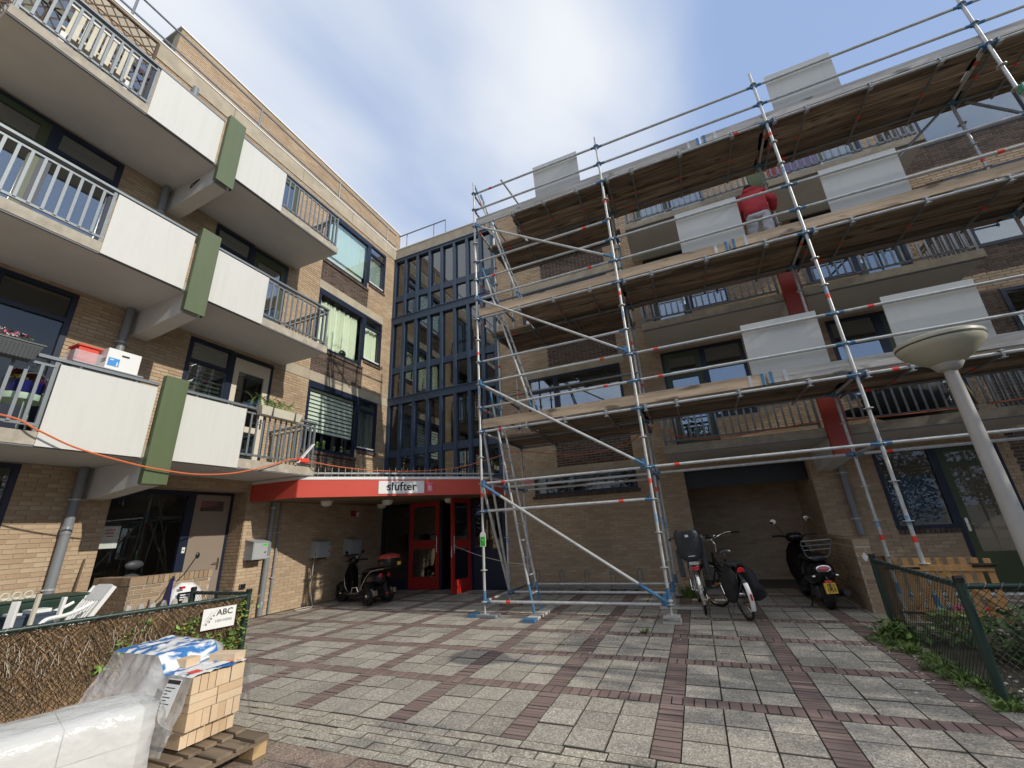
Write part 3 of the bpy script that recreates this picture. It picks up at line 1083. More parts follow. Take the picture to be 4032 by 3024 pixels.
# a few things standing on the landings behind the glass
m = MB()
for x, z in ((-7.55, 8.17), (-7.35, 8.17)):
    m.box(x, x + .04, z, z + 1.0, -.4, -.36, FB)
for q in range(3):
    m.box(-7.51, -7.35, 8.35 + q * .28, 8.43 + q * .28, -.4, -.36, FB)
obj('landing_chair', m, M['ivory'], tower)['kind'] = 'stuff'
obj('draped_cover', MB().lathe([(.20, 0), (.17, .25), (.09, .5), (.01, .62)], (-5.75, YB + .5, 5.43), 9), M['straw'], tower, smooth=True)
# entrance on the ground floor
em = MB()
for x in (-8.44, -7.50, -6.45, -5.52, -4.58):
    em.box(x - .035, x + .035, 0, 2.5, -.06, .03, FB)
em.box(-8.47, -4.54, 2.36, 2.56, -.07, .031, FB)
em.box(-5.48, -4.62, 0, .95, -.05, .012, FB)
em.box(-8.40, -7.54, 0, .25, -.05, .012, FB)
em.box(-5.48, -4.62, 1.95, 2.02, -.05, .012, FB)
o = obj('entrance_frame', em, M['navy'], tower)
o['kind'] = 'stuff'
for a, b, c, d in ((-8.41, -7.53, .24, 2.37), (-5.49, -4.61, .94, 2.37)):
    obj('glass_pane', MB().box(a, b, c, d, -.03, -.024, FB), M['glassd'], tower)
def red_door(F, label=None):
    m = MB()
    W, H = .98, 2.26
    m.box(0, .13, 0, H, 0, .05, F).box(W - .13, W, 0, H, 0, .05, F).box(.13, W - .13, 0, .30, 0, .05, F)
    m.box(.13, W - .13, 1.0, 1.22, 0, .05, F).box(.13, W - .13, H - .16, H, 0, .05, F)
    o_ = obj('red_door', m, M['reddoor'], tower, label=label)
    for z0, z1 in ((.30, 1.0), (1.22, H - .16)):
        obj('pane', MB().box(.125, W - .125, z0 - .005, z1 + .005, .02, .028, F), M['glassd'], o_)
    h = MB().tube(F(W - .07, 1.08, .05), F(W - .07, 1.08, .11), .011, 8).tube(F(W - .07, 1.08, .105), F(W - .19, 1.08, .105), .011, 8)
    h.tube(F(W - .07, .9, .065), F(W - .07, 1.3, .065), .012, 8)
    obj('handle', h, M['chrome'], o_)
red_door(lambda u, v, w: (-7.47 + u, YB - .005 - w, v + .01), 'closed red entrance door')
aa = math.radians(-97)
red_door(lambda u, v, w: (-5.56 + u * .80 * math.cos(aa) + w * math.sin(-aa), YB - .05 + u * .80 * math.sin(aa) + w * math.cos(aa), v + .01), 'open red entrance door tied back with a rope')
# lobby behind: back door with daylight on a grass bank
lb = MB().box(-8.7, -5.5, 0, 2.5, -4.0, -3.9, FB).box(-5.5, -4.45, 0, .9, -4.0, -3.9, FB).box(-5.5, -4.45, 2.0, 2.5, -4.0, -3.9, FB)
obj('lobby_wall', lb, M['room'], tower)
# ------------------------------------------------------------------ canopy
CP = [(-8.46, 5.95), (-7.22, 6.02), (-4.46, 8.99), (-4.46, 10.02), (-8.46, 10.02)]
canopy = thing('entrance_canopy', 'red angular canopy with white top strip over the entrance doors', 'canopy', (-6.5, 8.0, 2.21))
FZ = lambda u, v, w: (u, v, w)
ins = [(-8.46, 6.06), (-7.26, 6.12), (-4.58, 9.02), (-4.58, 10.0), (-8.46, 10.0)]
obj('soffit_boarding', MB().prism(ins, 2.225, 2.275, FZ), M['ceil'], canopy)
obj('roof_deck', MB().prism(ins, 2.46, 2.52, FZ), M['soil'], canopy)
def strip(poly, z0, z1, t_):
    m = MB()
    for p, q in zip(poly, poly[1:]):
        p, q = Vector((*p, 0)), Vector((*q, 0))
        d = (q - p).normalized()
        n = Vector((d.y, -d.x, 0))
        V = [p, q, q + n * t_, p + n * t_]
        m.prism([(v.x, v.y) for v in V], z0, z1, FZ)
    return m
for i, (p, q) in enumerate(zip(CP[:4], CP[1:4])):
    obj('fascia', strip([p, q], 2.21, 2.555, .02), M['red'], canopy)
    obj('roof_edge_strip', strip([p, q], 2.558, 2.615, .03), M['white'], canopy)
dg = (Vector((*CP[2], 0)) - Vector((*CP[1], 0))).normalized()
dn = Vector((dg.y, -dg.x, 0))
D0 = Vector((*CP[1], 0))
FD = lambda u, v, w: tuple(D0 + dg * u + dn * w + Vector((0, 0, v)))
rl = thing('anti_climb_rail', 'galvanised tube with a row of upright spikes along the canopy edge', 'rail', FD(.2, 2.68, .0))
obj('tube', MB().tube(FD(-.15, 2.705, -.16), FD(4.3, 2.705, -.16), .022, 8), M['galv'], rl)
sp = mesh('spike', MB().path([(0, 0, -.085), (0, 0, .10), tuple(dn * .02 + Vector((0, 0, .115)))], .0055, 5), M['galv'])
for k in range(33):
    inst('spike', sp, rl, FD(-.05 + k * .131, 2.71, -.135))
sg = thing('name_sign', 'white sign lettered slufter on the red canopy', 'sign', FD(2.03, 2.39, .03))
obj('board', MB().box(1.55, 2.53, 2.255, 2.525, .021, .032, FD), M['white'], sg)
def on_plane(mb, F, u, v, w):
    m = MB()
    m.v = [F(u + p[0], v + p[1], w + p[2]) for p in mb.v]
    m.f = mb.f
    return m
obj('lettering', on_plane(text('slufter', .25, True), FD, 2.04, 2.40, .0325), M['ink'], sg)
m = MB()
for u in (1.58, 1.75, 1.93, 2.12, 2.32, 2.50):
    for v in (2.275, 2.505):
        m.box(u - .006, u + .006, v - .006, v + .006, .032, .036, FD)
obj('screws', m, M['galv'], sg)['kind'] = 'stuff'
pq = thing('wall_plaque', 'small pink plaque with a white house emblem right of the slufter sign', 'plaque', FD(2.65, 2.38, .03))
obj('plate', MB().box(2.56, 2.745, 2.285, 2.485, .021, .030, FD), M['signpink'], pq)
m = MB()
for u in (2.615, 2.665):
    m.box(u, u + .006, 2.32, 2.41, .0305, .033, FD).box(u + .034, u + .04, 2.32, 2.41, .0305, .033, FD)
    m.prism([(u, 2.41), (u + .02, 2.44), (u + .04, 2.41), (u + .034, 2.41), (u + .02, 2.43), (u + .006, 2.41)], .0305, .033, FD)
for v in (2.335, 2.36, 2.385):
    m.box(2.621, 2.699, v, v + .005, .0305, .033, FD)
m.box(2.575, 2.73, 2.465, 2.469, .0305, .033, FD).box(2.575, 2.73, 2.298, 2.302, .0305, .033, FD)
obj('emblem', m, M['straw'], pq)
for k, (x, y, l) in enumerate(((-7.72, 7.26, 'white dome ceiling lamp nearest the left wall under the canopy'), (-6.93, 8.40, 'white dome ceiling lamp behind the slufter sign'),
                               (-7.9, 9.35, 'white dome ceiling lamp deepest in the canopy corner'), (-5.80, 9.45, 'white dome ceiling lamp above the open red door'))):
    t_ = thing('ceiling_lamp', l, 'lamp', (x, y, 2.2), group='dome lamps under the canopy')
    obj('base', MB().lathe([(.135, 2.20), (.135, 2.225)], (x, y, 0), 20), M['white'], t_)
    obj('dome', MB().lathe([(.02, 2.105), (.075, 2.115), (.115, 2.145), (.13, 2.2)], (x, y, 0), 20), M['tgrey'], t_, smooth=True)

# ------------------------------------------------------------------ right wing
wingB = thing('apartment_wing', 'shaded brick apartment wing behind the scaffold with red and green fins', 'building', (3.0, YB, 0))
CB, HB = 2.50, 2.86
holesB = [(-3.66, -1.12, 2.14, 2.63), (-.09, 2.27, 0, 2.42), (3.34, 5.14, 0, 2.45)]
for b in LV:
    holesB += [(-3.66, -2.86, b + 1.10, b + 2.65), (-2.86, -1.12, b + .87, b + 2.65), (-.12, .80, b + .17, b + 2.67), (.80, 1.68, b + .90, b + 2.67),
               (3.32, 4.20, b + .90, b + 2.67), (4.20, 5.12, b + .17, b + 2.67), (6.15, 8.7, b + .87, b + 2.65)]
bandsB = [(-3.9, -1.0, b_, b_ + .25) for b_ in (5.285, 8.01)] + [(-3.72, -1.05, 2.635, 2.80)]
darkB = [(-3.02, -1.12, b + .15, b + .87) for b in LV[1:]] + [(-3.02, -1.12, 2.805, 3.5)] + [(5.45, 6.15, b + .3, b + 2.66) for b in LV] + [(6.15, 9, b + .3, b + .86) for b in LV] + [(5.3, 9.0, 0, 2.6)]
wall = obj('brick_wall', core(FB, -4.53, 9.4, 0, 11.25, holesB), M['mortar'], wingB)
lay_bricks(wall, FB, courses([(-4.52, 9.0, 0, 11.2)], holesB + bandsB + darkB), M['brick'], 300)
lay_bricks(wall, FB, courses(darkB, holesB), M['darkbrick'], 300, name='dark_brick', stuff='dark_brickwork')
for a, b_, c, d in bandsB:
    obj('concrete_band', MB().box(a, b_, c, d, -.02, .014, FB), M['concrete'], wingB)
rm = MB().box(-4.4, 9.4, -.1, 11.2, -4.2, -4.0, FB)
for z in (2.72, 5.44, 8.15, 11.1):
    rm.box(-4.4, 9.4, z - .1, z, -4.0, -.31, FB)
for u in (-.4, 2.45, 5.5, 9.3):
    rm.box(u, u + .1, 2.62, 11.0, -4.0, -.31, FB)
rm.box(3.0, 9.4, -.1, 0, -4.0, -.31, FB).box(3.0, 3.1, 0, 2.6, -4, -.31, FB)
obj('interior', rm, M['room'], wingB)
# storage alcove at ground level
al = MB().box(-.16, 2.34, 0, 2.5, -1.75, -1.65, FB)
for a, b_ in ((-.24, -.09), (2.27, 2.42)):
    al.box(a, b_, 0, 2.5, -1.65, -.301, FB)
al.box(-.24, 2.42, 2.42, 2.5, -1.75, -.301, FB)
alc = obj('alcove_wall', al, M['mortar'], wingB)
FK = lambda u, v, w: (u, YB + 1.65 - w, v)
lay_bricks(alc, FK, courses([(-.09, 2.27, 0, 2.10)], []), M['brick'], 0)
obj('alcove_fascia', MB().box(-.09, 2.27, 2.05, 2.42, -.25, -.20, FB), M['black'], wingB)
FL = lambda u, v, w: (2.27 - w, YB + .01 + u, v)
lay_bricks(alc, FL, courses([(0, 1.63, 0, 2.42)], []), M['brick'], 0)
obj('alcove_floor', MB().box(-.09, 2.27, -.05, .004, -1.65, -.3, FB), M['sand'], wingB)
window(wingB, FB, -3.66, -1.12, 2.14, 2.63, mull=(-2.86,), fr=.06, gl='glassc')
sill(wingB, FB, -3.72, -1.06, 2.14)
wg = window(wingB, FB, 3.34, 4.22, 1.02, 2.45, fr=.06, gl='glassc')
obj('curtain', MB().box(3.42, 4.14, 1.1, 1.95, -.15, -.14, FB), M['navy2'], wg)
m = core(FB, 3.34, 4.22, 0, 1.02, [], .28)
pl = obj('sill_wall', m, M['mortar'], wingB)
lay_bricks(pl, FB, courses([(3.34, 4.22, 0, .95)], []), M['brick'], 40)
sill(wingB, FB, 3.36, 4.22, 1.02)
door(wingB, FB, 4.22, 5.14, 0, 2.45, 'gdoor', panes=[(.62, 2.05), (2.14, 2.32)], gl='glassc')
for k, b in enumerate(LV):
    wb = window(wingB, FB, -3.66, -2.86, b + 1.10, b + 2.65, trans=((0, b + 2.25),), fr=.07)
    wb = window(wingB, FB, -2.86, -1.12, b + .87, b + 2.65, fr=.07)
    m = MB()
    for z in range(14):
        m.box(-2.8, -1.18, b + 2.0 + z * .042, b + 2.028 + z * .042, -.14, -.128, FB)
    obj('venetian_blind', m, M['dblind'], wb)['kind'] = 'stuff'
    sill(wingB, FB, -2.88, -1.1, b + .87)
    sill(wingB, FB, -3.7, -2.88, b + 1.10)
    door(wingB, FB, -.12, .80, b + .17, b + 2.67, 'gdoor', hinge=-1, panes=[(b + .55, b + 1.95), (b + 2.1, b + 2.5)])
    window(wingB, FB, .80, 1.68, b + .90, b + 2.67, trans=((0, b + 2.1),), fr=.07)
    window(wingB, FB, 3.32, 4.20, b + .90, b + 2.67, trans=((0, b + 2.1),), fr=.07)
    door(wingB, FB, 4.20, 5.12, b + .17, b + 2.67, 'gdoor', hinge=1, panes=[(b + .55, b + 1.95), (b + 2.1, b + 2.5)])
    window(wingB, FB, 6.15, 8.7, b + .87, b + 2.65, mull=(7.9,), fr=.07)
    balcony(wingB, FB, CB, b, 1.42, HB, 'green' if k == 2 else 'redclad', False, [(CB - HB + .05, CB - .2), (CB + .2, CB + HB - .05)], 'galvdark')
obj('roof', MB().box(-4.5, 9.4, 11.12, 11.24, -5, -.31, FB), M['soil'], wingB)

# ------------------------------------------------------------------ pipes, cabinets and lines on the walls
def downpipe(label, x, y, z0, z1, r, clamps, mat='pipe', sock=(), group=None, d=(1, 0), name='downpipe'):
    t_ = thing(name, label, 'pipe', (x, y, z0), group=group)
    obj('pipe', MB().tube((x, y, z0), (x, y, z1), r, 14), M[mat], t_, smooth=True)
    for z in clamps:
        m = MB().lathe([(r + .002, z - .012), (r + .008, z - .012), (r + .008, z + .012), (r + .002, z + .012)], (x, y, 0), 14)
        m.box(x - r - .03 if d[0] == 0 else x - .02, x + r + .03 if d[0] == 0 else x + .02, y - r - .03 if d[0] else y - .02, y + r + .03 if d[0] else y + .02, z - .008, z + .008)
        obj('clamp', m, M['galv'], t_)
    for z in sock:
        obj('socket', MB().lathe([(r, z - .06), (r + .007, z - .055), (r + .007, z + .05), (r, z + .06)], (x, y, 0), 14, cap=False), M[mat], t_, smooth=True)
    return t_
gp = 'grey downpipes on the sunlit wing'
for k, (b, t2) in enumerate(((2.81, 5.36), (5.55, 8.07), (8.26, 10.85))):
    downpipe(('grey downpipe at the wall behind the lowest cream balcony', 'grey downpipe at the wall behind the middle cream balcony', 'grey downpipe at the wall behind the top cream balcony')[k],
             XA + .095, 3.20, b, t2, .058, [b + .75, b + 1.9], group=gp)
downpipe('tall grey downpipe from the lowest balcony down to the garden', XA + .095, 3.20, .02, 2.62, .058, [.95, 2.15], sock=[1.72], group=gp)
downpipe('grey downpipe rising to the canopy beside the left steel cabinet', XA + .08, 6.46, .02, 2.22, .05, [1.12, 2.1], sock=[.22], group=gp)
downpipe('thin grey conduit on the brick wall right of the canopy downpipe', XA + .04, 6.68, .02, 2.22, .022, [.7, 1.6], name='conduit')
downpipe('grey downpipe above the low brick wall behind the black moped', 2.76, YB - .09, .96, 2.24, .055, [1.25, 2.1], d=(0, 1))
for k, (y0, y1, z0, z1, l) in enumerate(((5.99, 6.31, 1.09, 1.41, 'grey steel wall cabinet in sunlight left of the canopy downpipe'), (7.60, 7.98, 1.0, 1.33, 'grey steel wall cabinet with a cable hanging from it'),
                                         (8.62, 9.02, 1.0, 1.34, 'grey steel wall cabinet in shade behind the three-wheeled scooter'))):
    t_ = thing('wall_cabinet', l, 'cabinet', (XA, (y0 + y1) / 2, z0), group='steel cabinets on the entrance wall')
    x1 = XA + .26
    poly = [(XA + .012, z0), (x1, z0), (x1, z1), (XA + .012, z1 + .05)]
    obj('housing', MB().prism(poly, y0, y1, lambda a, b, c: (a, c, b)), M['greybox'], t_)
    obj('lid', MB().prism([(XA + .012, z1 + .052), (x1 + .015, z1 + .002), (x1 + .015, z1 + .014), (XA + .012, z1 + .066)], y0 - .012, y1 + .012, lambda a, b, c: (a, c, b)), M['greybox'], t_)
    obj('door_panel', MB().box(x1 + .001, x1 + .008, y0 + .015, y1 - .015, z0 + .015, z1 - .015), M['greybox'], t_)
    obj('lock', MB().tube((x1 + .008, y1 - .06, z0 + .13), (x1 + .018, y1 - .06, z0 + .13), .014, 10), M['black'], t_)
    obj('vent', MB().box(XA + .05, x1 - .04, y0 + .05, y1 - .08, z0 - .03, z0 - .001), M['black'], t_)
    if k < 2:
        obj('sticker', MB().box(x1 + .008, x1 + .0095, y1 - .12, y1 - .03, z1 - .065, z1 - .025), M['signgreen'], t_)
t_ = thing('wall_socket', 'small dark double socket low on the sunlit brick wall', 'socket', (XA + .02, 6.04, .60))
obj('housing', MB().box(XA + .01, XA + .05, 5.99, 6.10, .57, .66), M['dgrey'], t_, bevel=.006)
obj('flap', MB().box(XA + .051, XA + .058, 6.0, 6.04, .575, .65).box(XA + .051, XA + .058, 6.05, 6.09, .575, .65), M['black'], t_)['kind'] = 'stuff'
t_ = thing('hanging_cable', 'pale cable loops hanging from the middle steel cabinet to the paving', 'cable', (XA + .2, 7.7, 1.1))
pts = [(XA + .2, 7.62, 1.12), (XA + .12, 7.64, .9), (XA + .09, 7.66, .5), (XA + .12, 7.66, .2), (XA + .25, 7.6, .03), (XA + .45, 7.35, .012), (XA + .38, 7.1, .012), (XA + .2, 7.2, .012), (XA + .3, 7.5, .016), (XA + .55, 7.5, .012)]
def smooth_pts(p, n=6):
    p = [Vector(q) for q in p]
    r = []
    for i in range(len(p) - 1):
        a, b, c, d = p[max(i - 1, 0)], p[i], p[i + 1], p[min(i + 2, len(p) - 1)]
        for k in range(n):
            t_ = k / n
            r.append(.5 * ((2 * b) + (c - a) * t_ + (2 * a - 5 * b + 4 * c - d) * t_ * t_ + (3 * b - a - 3 * c + d) * t_ ** 3))
    r.append(p[-1])
    return r
obj('cord', MB().path(smooth_pts(pts), .008, 6), M['rope'], t_, smooth=True)
pts = [(XA + .2, 7.64, 1.1), (XA + .10, 7.60, .85), (XA + .07, 7.56, .5), (XA + .07, 7.60, .40), (XA + .08, 7.64, .55), (XA + .12, 7.68, .8), (XA + .22, 7.7, 1.06)]
obj('cord', MB().path(smooth_pts(pts), .006, 6), M['dgrey'], t_, smooth=True)
obj('coil', MB().torus((XA + .2, 7.66, 1.08), .055, .014, 16, 6, Matrix.Rotation(PI / 2, 3, 'Y')), M['black'], t_, smooth=True)
t_ = thing('wall_device', 'small red box with a white cover high on the shaded entrance wall', 'alarm box', (XA + .03, 8.95, 2.0))
obj('housing', MB().box(XA + .012, XA + .06, 8.80, 8.95, 1.93, 2.08), M['reddoor'], t_)
obj('cover', MB().box(XA + .012, XA + .055, 8.96, 9.06, 1.93, 2.04), M['white'], t_)

# orange extension line slung along the balcony and over the canopy
t_ = thing('extension_cable', 'orange cable slung from the lowest balcony over the canopy to the scaffold', 'cable', (-6.95, 3.2, 2.5))
pts = [(-7.0, 1.0, 2.96), (-6.98, 1.86, 2.92), (-6.93, 2.13, 2.80), (-6.92, 2.5, 2.645), (-6.90, 3.0, 2.53), (-6.89, 3.4, 2.47), (-6.9, 3.9, 2.445), (-6.92, 4.4, 2.50), (-6.95, 4.83, 2.61), (-6.98, 5.3, 2.78), (-7.0, 5.62, 2.90), (-7.0, 5.80, 2.91)]
obj('cord', MB().path(smooth_pts(pts), .011, 6), M['orange'], t_, smooth=True)
pts = [(-7.0, 5.95, 2.91), (-6.6, 6.5, 2.80), (-6.1, 7.1, 2.735), (-5.5, 7.75, 2.735), (-4.9, 8.4, 2.82), (-4.2, 8.75, 3.0), (-3.63, 9.18, 3.16), (-2.4, 9.7, 3.0), (-1.2, 9.4, 3.05), (-.5, 8.66, 3.2), (.2, 8.6, 2.86), (1.2, 8.6, 2.84), (2.2, 8.6, 2.90), (3.0, 8.6, 2.86), (4.2, 8.6, 2.85), (5.4, 8.6, 2.9), (8.0, 8.6, 2.95)]
obj('cord', MB().path(smooth_pts(pts), .009, 6), M['orange'], t_, smooth=True)
obj('plug', MB().box(-7.03, -6.95, 5.76, 6.0, 2.86, 2.95), M['tape'], t_, bevel=.02)
t_ = thing('loose_board', 'short white board leaning in the corner of the lowest balcony railing', 'board', (-6.99, 6.0, 2.85))
obj('board', MB().bar((-6.985, 5.75, 2.84), (-6.985, 6.08, 3.26), .02, .07, (1, 0, 0)), M['white2'], t_)

# ------------------------------------------------------------------ scaffold
XS = [-3.63, -.585, 2.48, 5.55, 8.62]
Y1, Y2, Y3 = 7.07, 8.14, 9.22
LVS = [3.24, 5.757, 8.24]
scf = thing('scaffold', 'galvanised tube scaffold with plank decks in front of the right wing', 'scaffold', (-3.63, Y1, .05))
R_ = .0242
ros = MB().lathe([(.026, -.005), (.061, -.005), (.061, .005), (.026, .005)], n=14, cap=False)
ros.tube((0, 0, -.012), (0, 0, .012), .028, 10)
ros = mesh('rosette', ros, M['galv'])
wedge = MB().tube((0, 0, 0), (.07, 0, 0), .0262, 8).box(-.055, .0, -.022, .022, -.034, .034).box(-.035, -.022, -.006, .006, -.075, .085)
wedge = mesh('wedge_head', wedge, M['blue'])
tape_m = mesh('marking_tape', MB().tube((0, 0, -.038), (0, 0, .038), R_ + .0018, 10), M['tape'])
stick_m = mesh('sticker', MB().tube((0, 0, -.06), (0, 0, .06), R_ + .0018, 10), M['sticker'])
def standard(x, y, z0, z1, tapes=(), stickers=(), mat='galv', foot=True):
    m = MB().tube((x, y, z0 + .19), (x, y, z1), R_, 10)
    s_ = obj('standard', m, M[mat], scf, smooth=True)
    z = .24
    while z < z1 - .05:
        if z > z0 + .1:
            inst('rosette', ros, s_, (x, y, z))
        z += .5
    for q in tapes:
        inst('marking_tape', tape_m, s_, (x, y, q))
    for q in stickers:
        inst('sticker', stick_m, s_, (x, y, q))
    if foot:
        f = MB().tube((x, y, z0), (x, y, z0 + .21), .018, 8).box(x - .075, x + .075, y - .075, y + .075, z0, z0 + .008)
        f.lathe([(.03, z0 + .17), (.05, z0 + .175), (.05, z0 + .20), (.03, z0 + .205)], (x, y, 0), 8)
        obj('base_jack', f, M['galv'], s_)
        obj('base_collar', MB().tube((x, y, z0 + .21), (x, y, z0 + .36), .029, 10), M['blue'], s_)
    return s_
def ledger(p, q, name='ledger', heads=(1, 1), tape=0.0, mat='galv'):
    p, q = Vector(p), Vector(q)
    d = (q - p).normalized()
    a, b = p + d * .05, q - d * .05
    s_ = obj(name, MB().tube(a, b, R_, 8), M[mat], scf, smooth=True)
    ang = math.atan2(d.y, d.x)
    el = math.asin(max(-1, min(1, d.z)))
    for h, pt, extra in ((heads[0], a, 0), (heads[1], b, PI)):
        if h:
            o_ = inst('wedge_head', wedge, s_, pt)
            o_.rotation_euler = (0, -el if extra == 0 else el, ang + extra)
    if tape:
        o_ = inst('marking_tape', tape_m, s_, p + d * tape)
        o_.rotation_euler = d.to_track_quat('Z', 'Y').to_euler()
    return s_
z4 = .05
standard(XS[0], Y1, .05, 9.58, (2.03, 4.93, 7.25), (4.1,))
standard(XS[1], Y1, .10, 9.50, (2.02, 5.5, 7.7), (1.45, 5.05))
standard(XS[2], Y1, .03, 9.55, (1.02, 4.55, 7.95), (1.25, 4.65, 7.1))
standard(XS[3], Y1, .03, 9.85, (7.2,), (6.2,))
standard(XS[0], Y2, .05, 9.45, (2.05, 5.0), (1.2,))
standard(XS[1], Y2, .05, 8.5, (1.95, 4.9), (1.4,))
standard(XS[2], Y2, .03, 8.5, (1.0, 4.4), (1.2,))
standard(XS[3], Y2, .03, 8.5, (6.9,), (5.9,))
standard(XS[0], Y3, .05, 9.0, (1.2, 5.1), (1.35,))
standard(XS[1], Y3, .05, 8.5, (4.3,), (1.3,))
random.seed(11)
for i in range(4):
    x0, x1 = XS[i], XS[i + 1]
    zs = [.24, 1.74, 2.24, 3.24, 3.735, 4.26, 4.73, 5.757, 6.25, 6.75, 7.22, 8.24, 8.72, 9.22] if i == 0 else [2.24, 3.24, 3.74, 4.25, 5.757, 6.24, 6.755, 8.24, 8.72, 9.2]
    if i >= 2:
        zs = [.24] + zs
    for z in zs:
        ledger((x0, Y1, z), (x1, Y1, z), tape=random.choice((0, 0, 0, .45, 2.55)), mat='galv')
    for z in [.24] * (i != 1) + [2.24, 3.24, 5.757, 8.24] + ([4.25, 6.75] if i == 0 else []):
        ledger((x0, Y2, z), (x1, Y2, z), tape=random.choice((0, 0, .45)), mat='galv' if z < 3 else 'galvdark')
    if i == 0:
        for z in (.24, 2.24, 3.24, 5.757, 8.24):
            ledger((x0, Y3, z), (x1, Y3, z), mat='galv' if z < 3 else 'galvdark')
    for k, L in enumerate(LVS):                  # plank decks, transoms, toe boards
        for dx in (.12, .62, 1.55, 2.48) if i else (1.0, 1.75, 2.5):
            x = x0 + dx
            m = MB().tube((x, Y1 - .05, L - .03), (x, Y2 + .16, L - .03), .02, 8)
            tr = obj('transom', m, M['galvdark'], scf)
            c = MB().box(x - .012, x + .012, Y1 - .045, Y1 - .026, L - .06, L + .045).box(x - .035, x + .035, Y1 - .05, Y1 + .03, L + .026, L + .032).box(x - .035, x + .035, Y1 - .05, Y1 + .03, L - .070, L - .064)
            obj('coupler', c, M['galv'], tr)
            obj('marking_tape', MB().tube((x, Y1 + .55, L - .03), (x, Y1 + .62, L - .03), .0215, 8), M['tape'], tr)
        a = x0 + .92 if i == 0 else x0 - .02
        for r in range(5 + (i > 0)):
            y = Y1 + .045 + r * .213
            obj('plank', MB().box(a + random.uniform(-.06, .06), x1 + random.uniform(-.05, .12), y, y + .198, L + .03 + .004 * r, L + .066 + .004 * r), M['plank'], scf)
        if i == 0:
            obj('plank', MB().box(x0 - .1, x0 + .9, Y2 - .19, Y2 + .02, L + .03, L + .07), M['plank'], scf)
            for r in range(5):
                y = Y2 + .06 + r * .208
                obj('plank', MB().box(x0 - .1 + random.uniform(0, .08), x1 + random.uniform(-.03, .1), y, y + .2, L + .034 + .002 * r, L + .07 + .002 * r), M['plank'], scf)
            for dx in (.9, 1.9):
                obj('transom', MB().tube((x0 + dx, Y2 - .05, L - .03), (x0 + dx, Y3 + .08, L - .03), .02, 8), M['galvdark'], scf)
for k, L in enumerate(LVS):
    joints = [(-3.60, 1.36), (1.40, 6.3), (6.34, 9.2)]
    for j, (a, b) in enumerate(joints):
        mt = 'toegrey' if k == 2 or (k == 0 and j) else 'toe'
        dz = .0 if j == 0 else .012
        tb = obj('toe_board', MB().box(a, b, Y1 + .030, Y1 + .062, L + .072 + dz, L + .255 + dz), M[mt], scf, bevel=.004)
        for u in (a + .03, a + .22, b - .22, b - .05)[(0 if j else 2):]:
            obj('end_band', MB().box(u, u + .045, Y1 + .027, Y1 + .065, L + .070 + dz, L + .257 + dz), M['galv' if u < b - .06 and u > a + .04 else 'blue'], tb)
for i, x in enumerate(XS[:4]):
    zs = [.24, 2.24, 3.24, 3.74, 4.25, 5.757, 6.25, 6.75, 8.24, 8.72, 9.2] if i == 0 else [2.24, 3.24, 5.757, 8.24] + [.24] * (i == 1)
    for z in zs:
        ledger((x, Y1, z), (x, Y2, z), 'cross_tube', tape=.3 if z < 1 or z > 3.5 else 0)
        if i < 1 or (i == 1 and z > 2):
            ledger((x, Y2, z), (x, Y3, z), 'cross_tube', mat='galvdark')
for za, zb in ((2.24, .26), (4.26, 2.26), (6.25, 4.28), (8.24, 6.30)):
    s_ = obj('diagonal_brace', MB().tube((XS[0] + .05, Y1 - .045, za - .03), (XS[1] - .05, Y1 - .045, zb + .03), R_, 8), M['galv'], scf, smooth=True)
    d = Vector((XS[1] - XS[0] - .1, 0, zb - za + .06)).normalized()
    for pt, s in ((Vector((XS[0] + .05, Y1 - .045, za - .03)), 1), (Vector((XS[1] - .05, Y1 - .045, zb + .03)), -1)):
        m = MB().tube(pt, pt + d * s * (.42 if za < 3 else .16), R_ + .002, 8)
        m.box(pt.x - .025, pt.x + .025, Y1 - .06, Y1 - .02, pt.z - .03, pt.z + .09)
        obj('blue_end', m, M['blue'], s_)
for p, q in (((XS[0] + .05, Y1 + .06, 3.2), (XS[0] + .05, Y2 - .1, .30)), ((XS[0], Y1 + .05, 2.2), (XS[0] + .02, Y2 - .06, .28)), ((XS[2] + .03, Y2, 5.7), (XS[3] - .1, Y2 - .02, 8.2)), ((XS[3] + .2, Y2 + .02, 8.2), (XS[3] + 2.4, Y2 + .02, 5.8))):
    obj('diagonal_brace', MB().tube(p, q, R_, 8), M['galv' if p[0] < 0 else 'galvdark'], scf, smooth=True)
m = MB().tube((-2.87, Y1 - .05, 9.30), (-2.55, Y1 + .75, 8.75), R_, 8)
obj('tube_stub', m, M['galvdark'], scf)
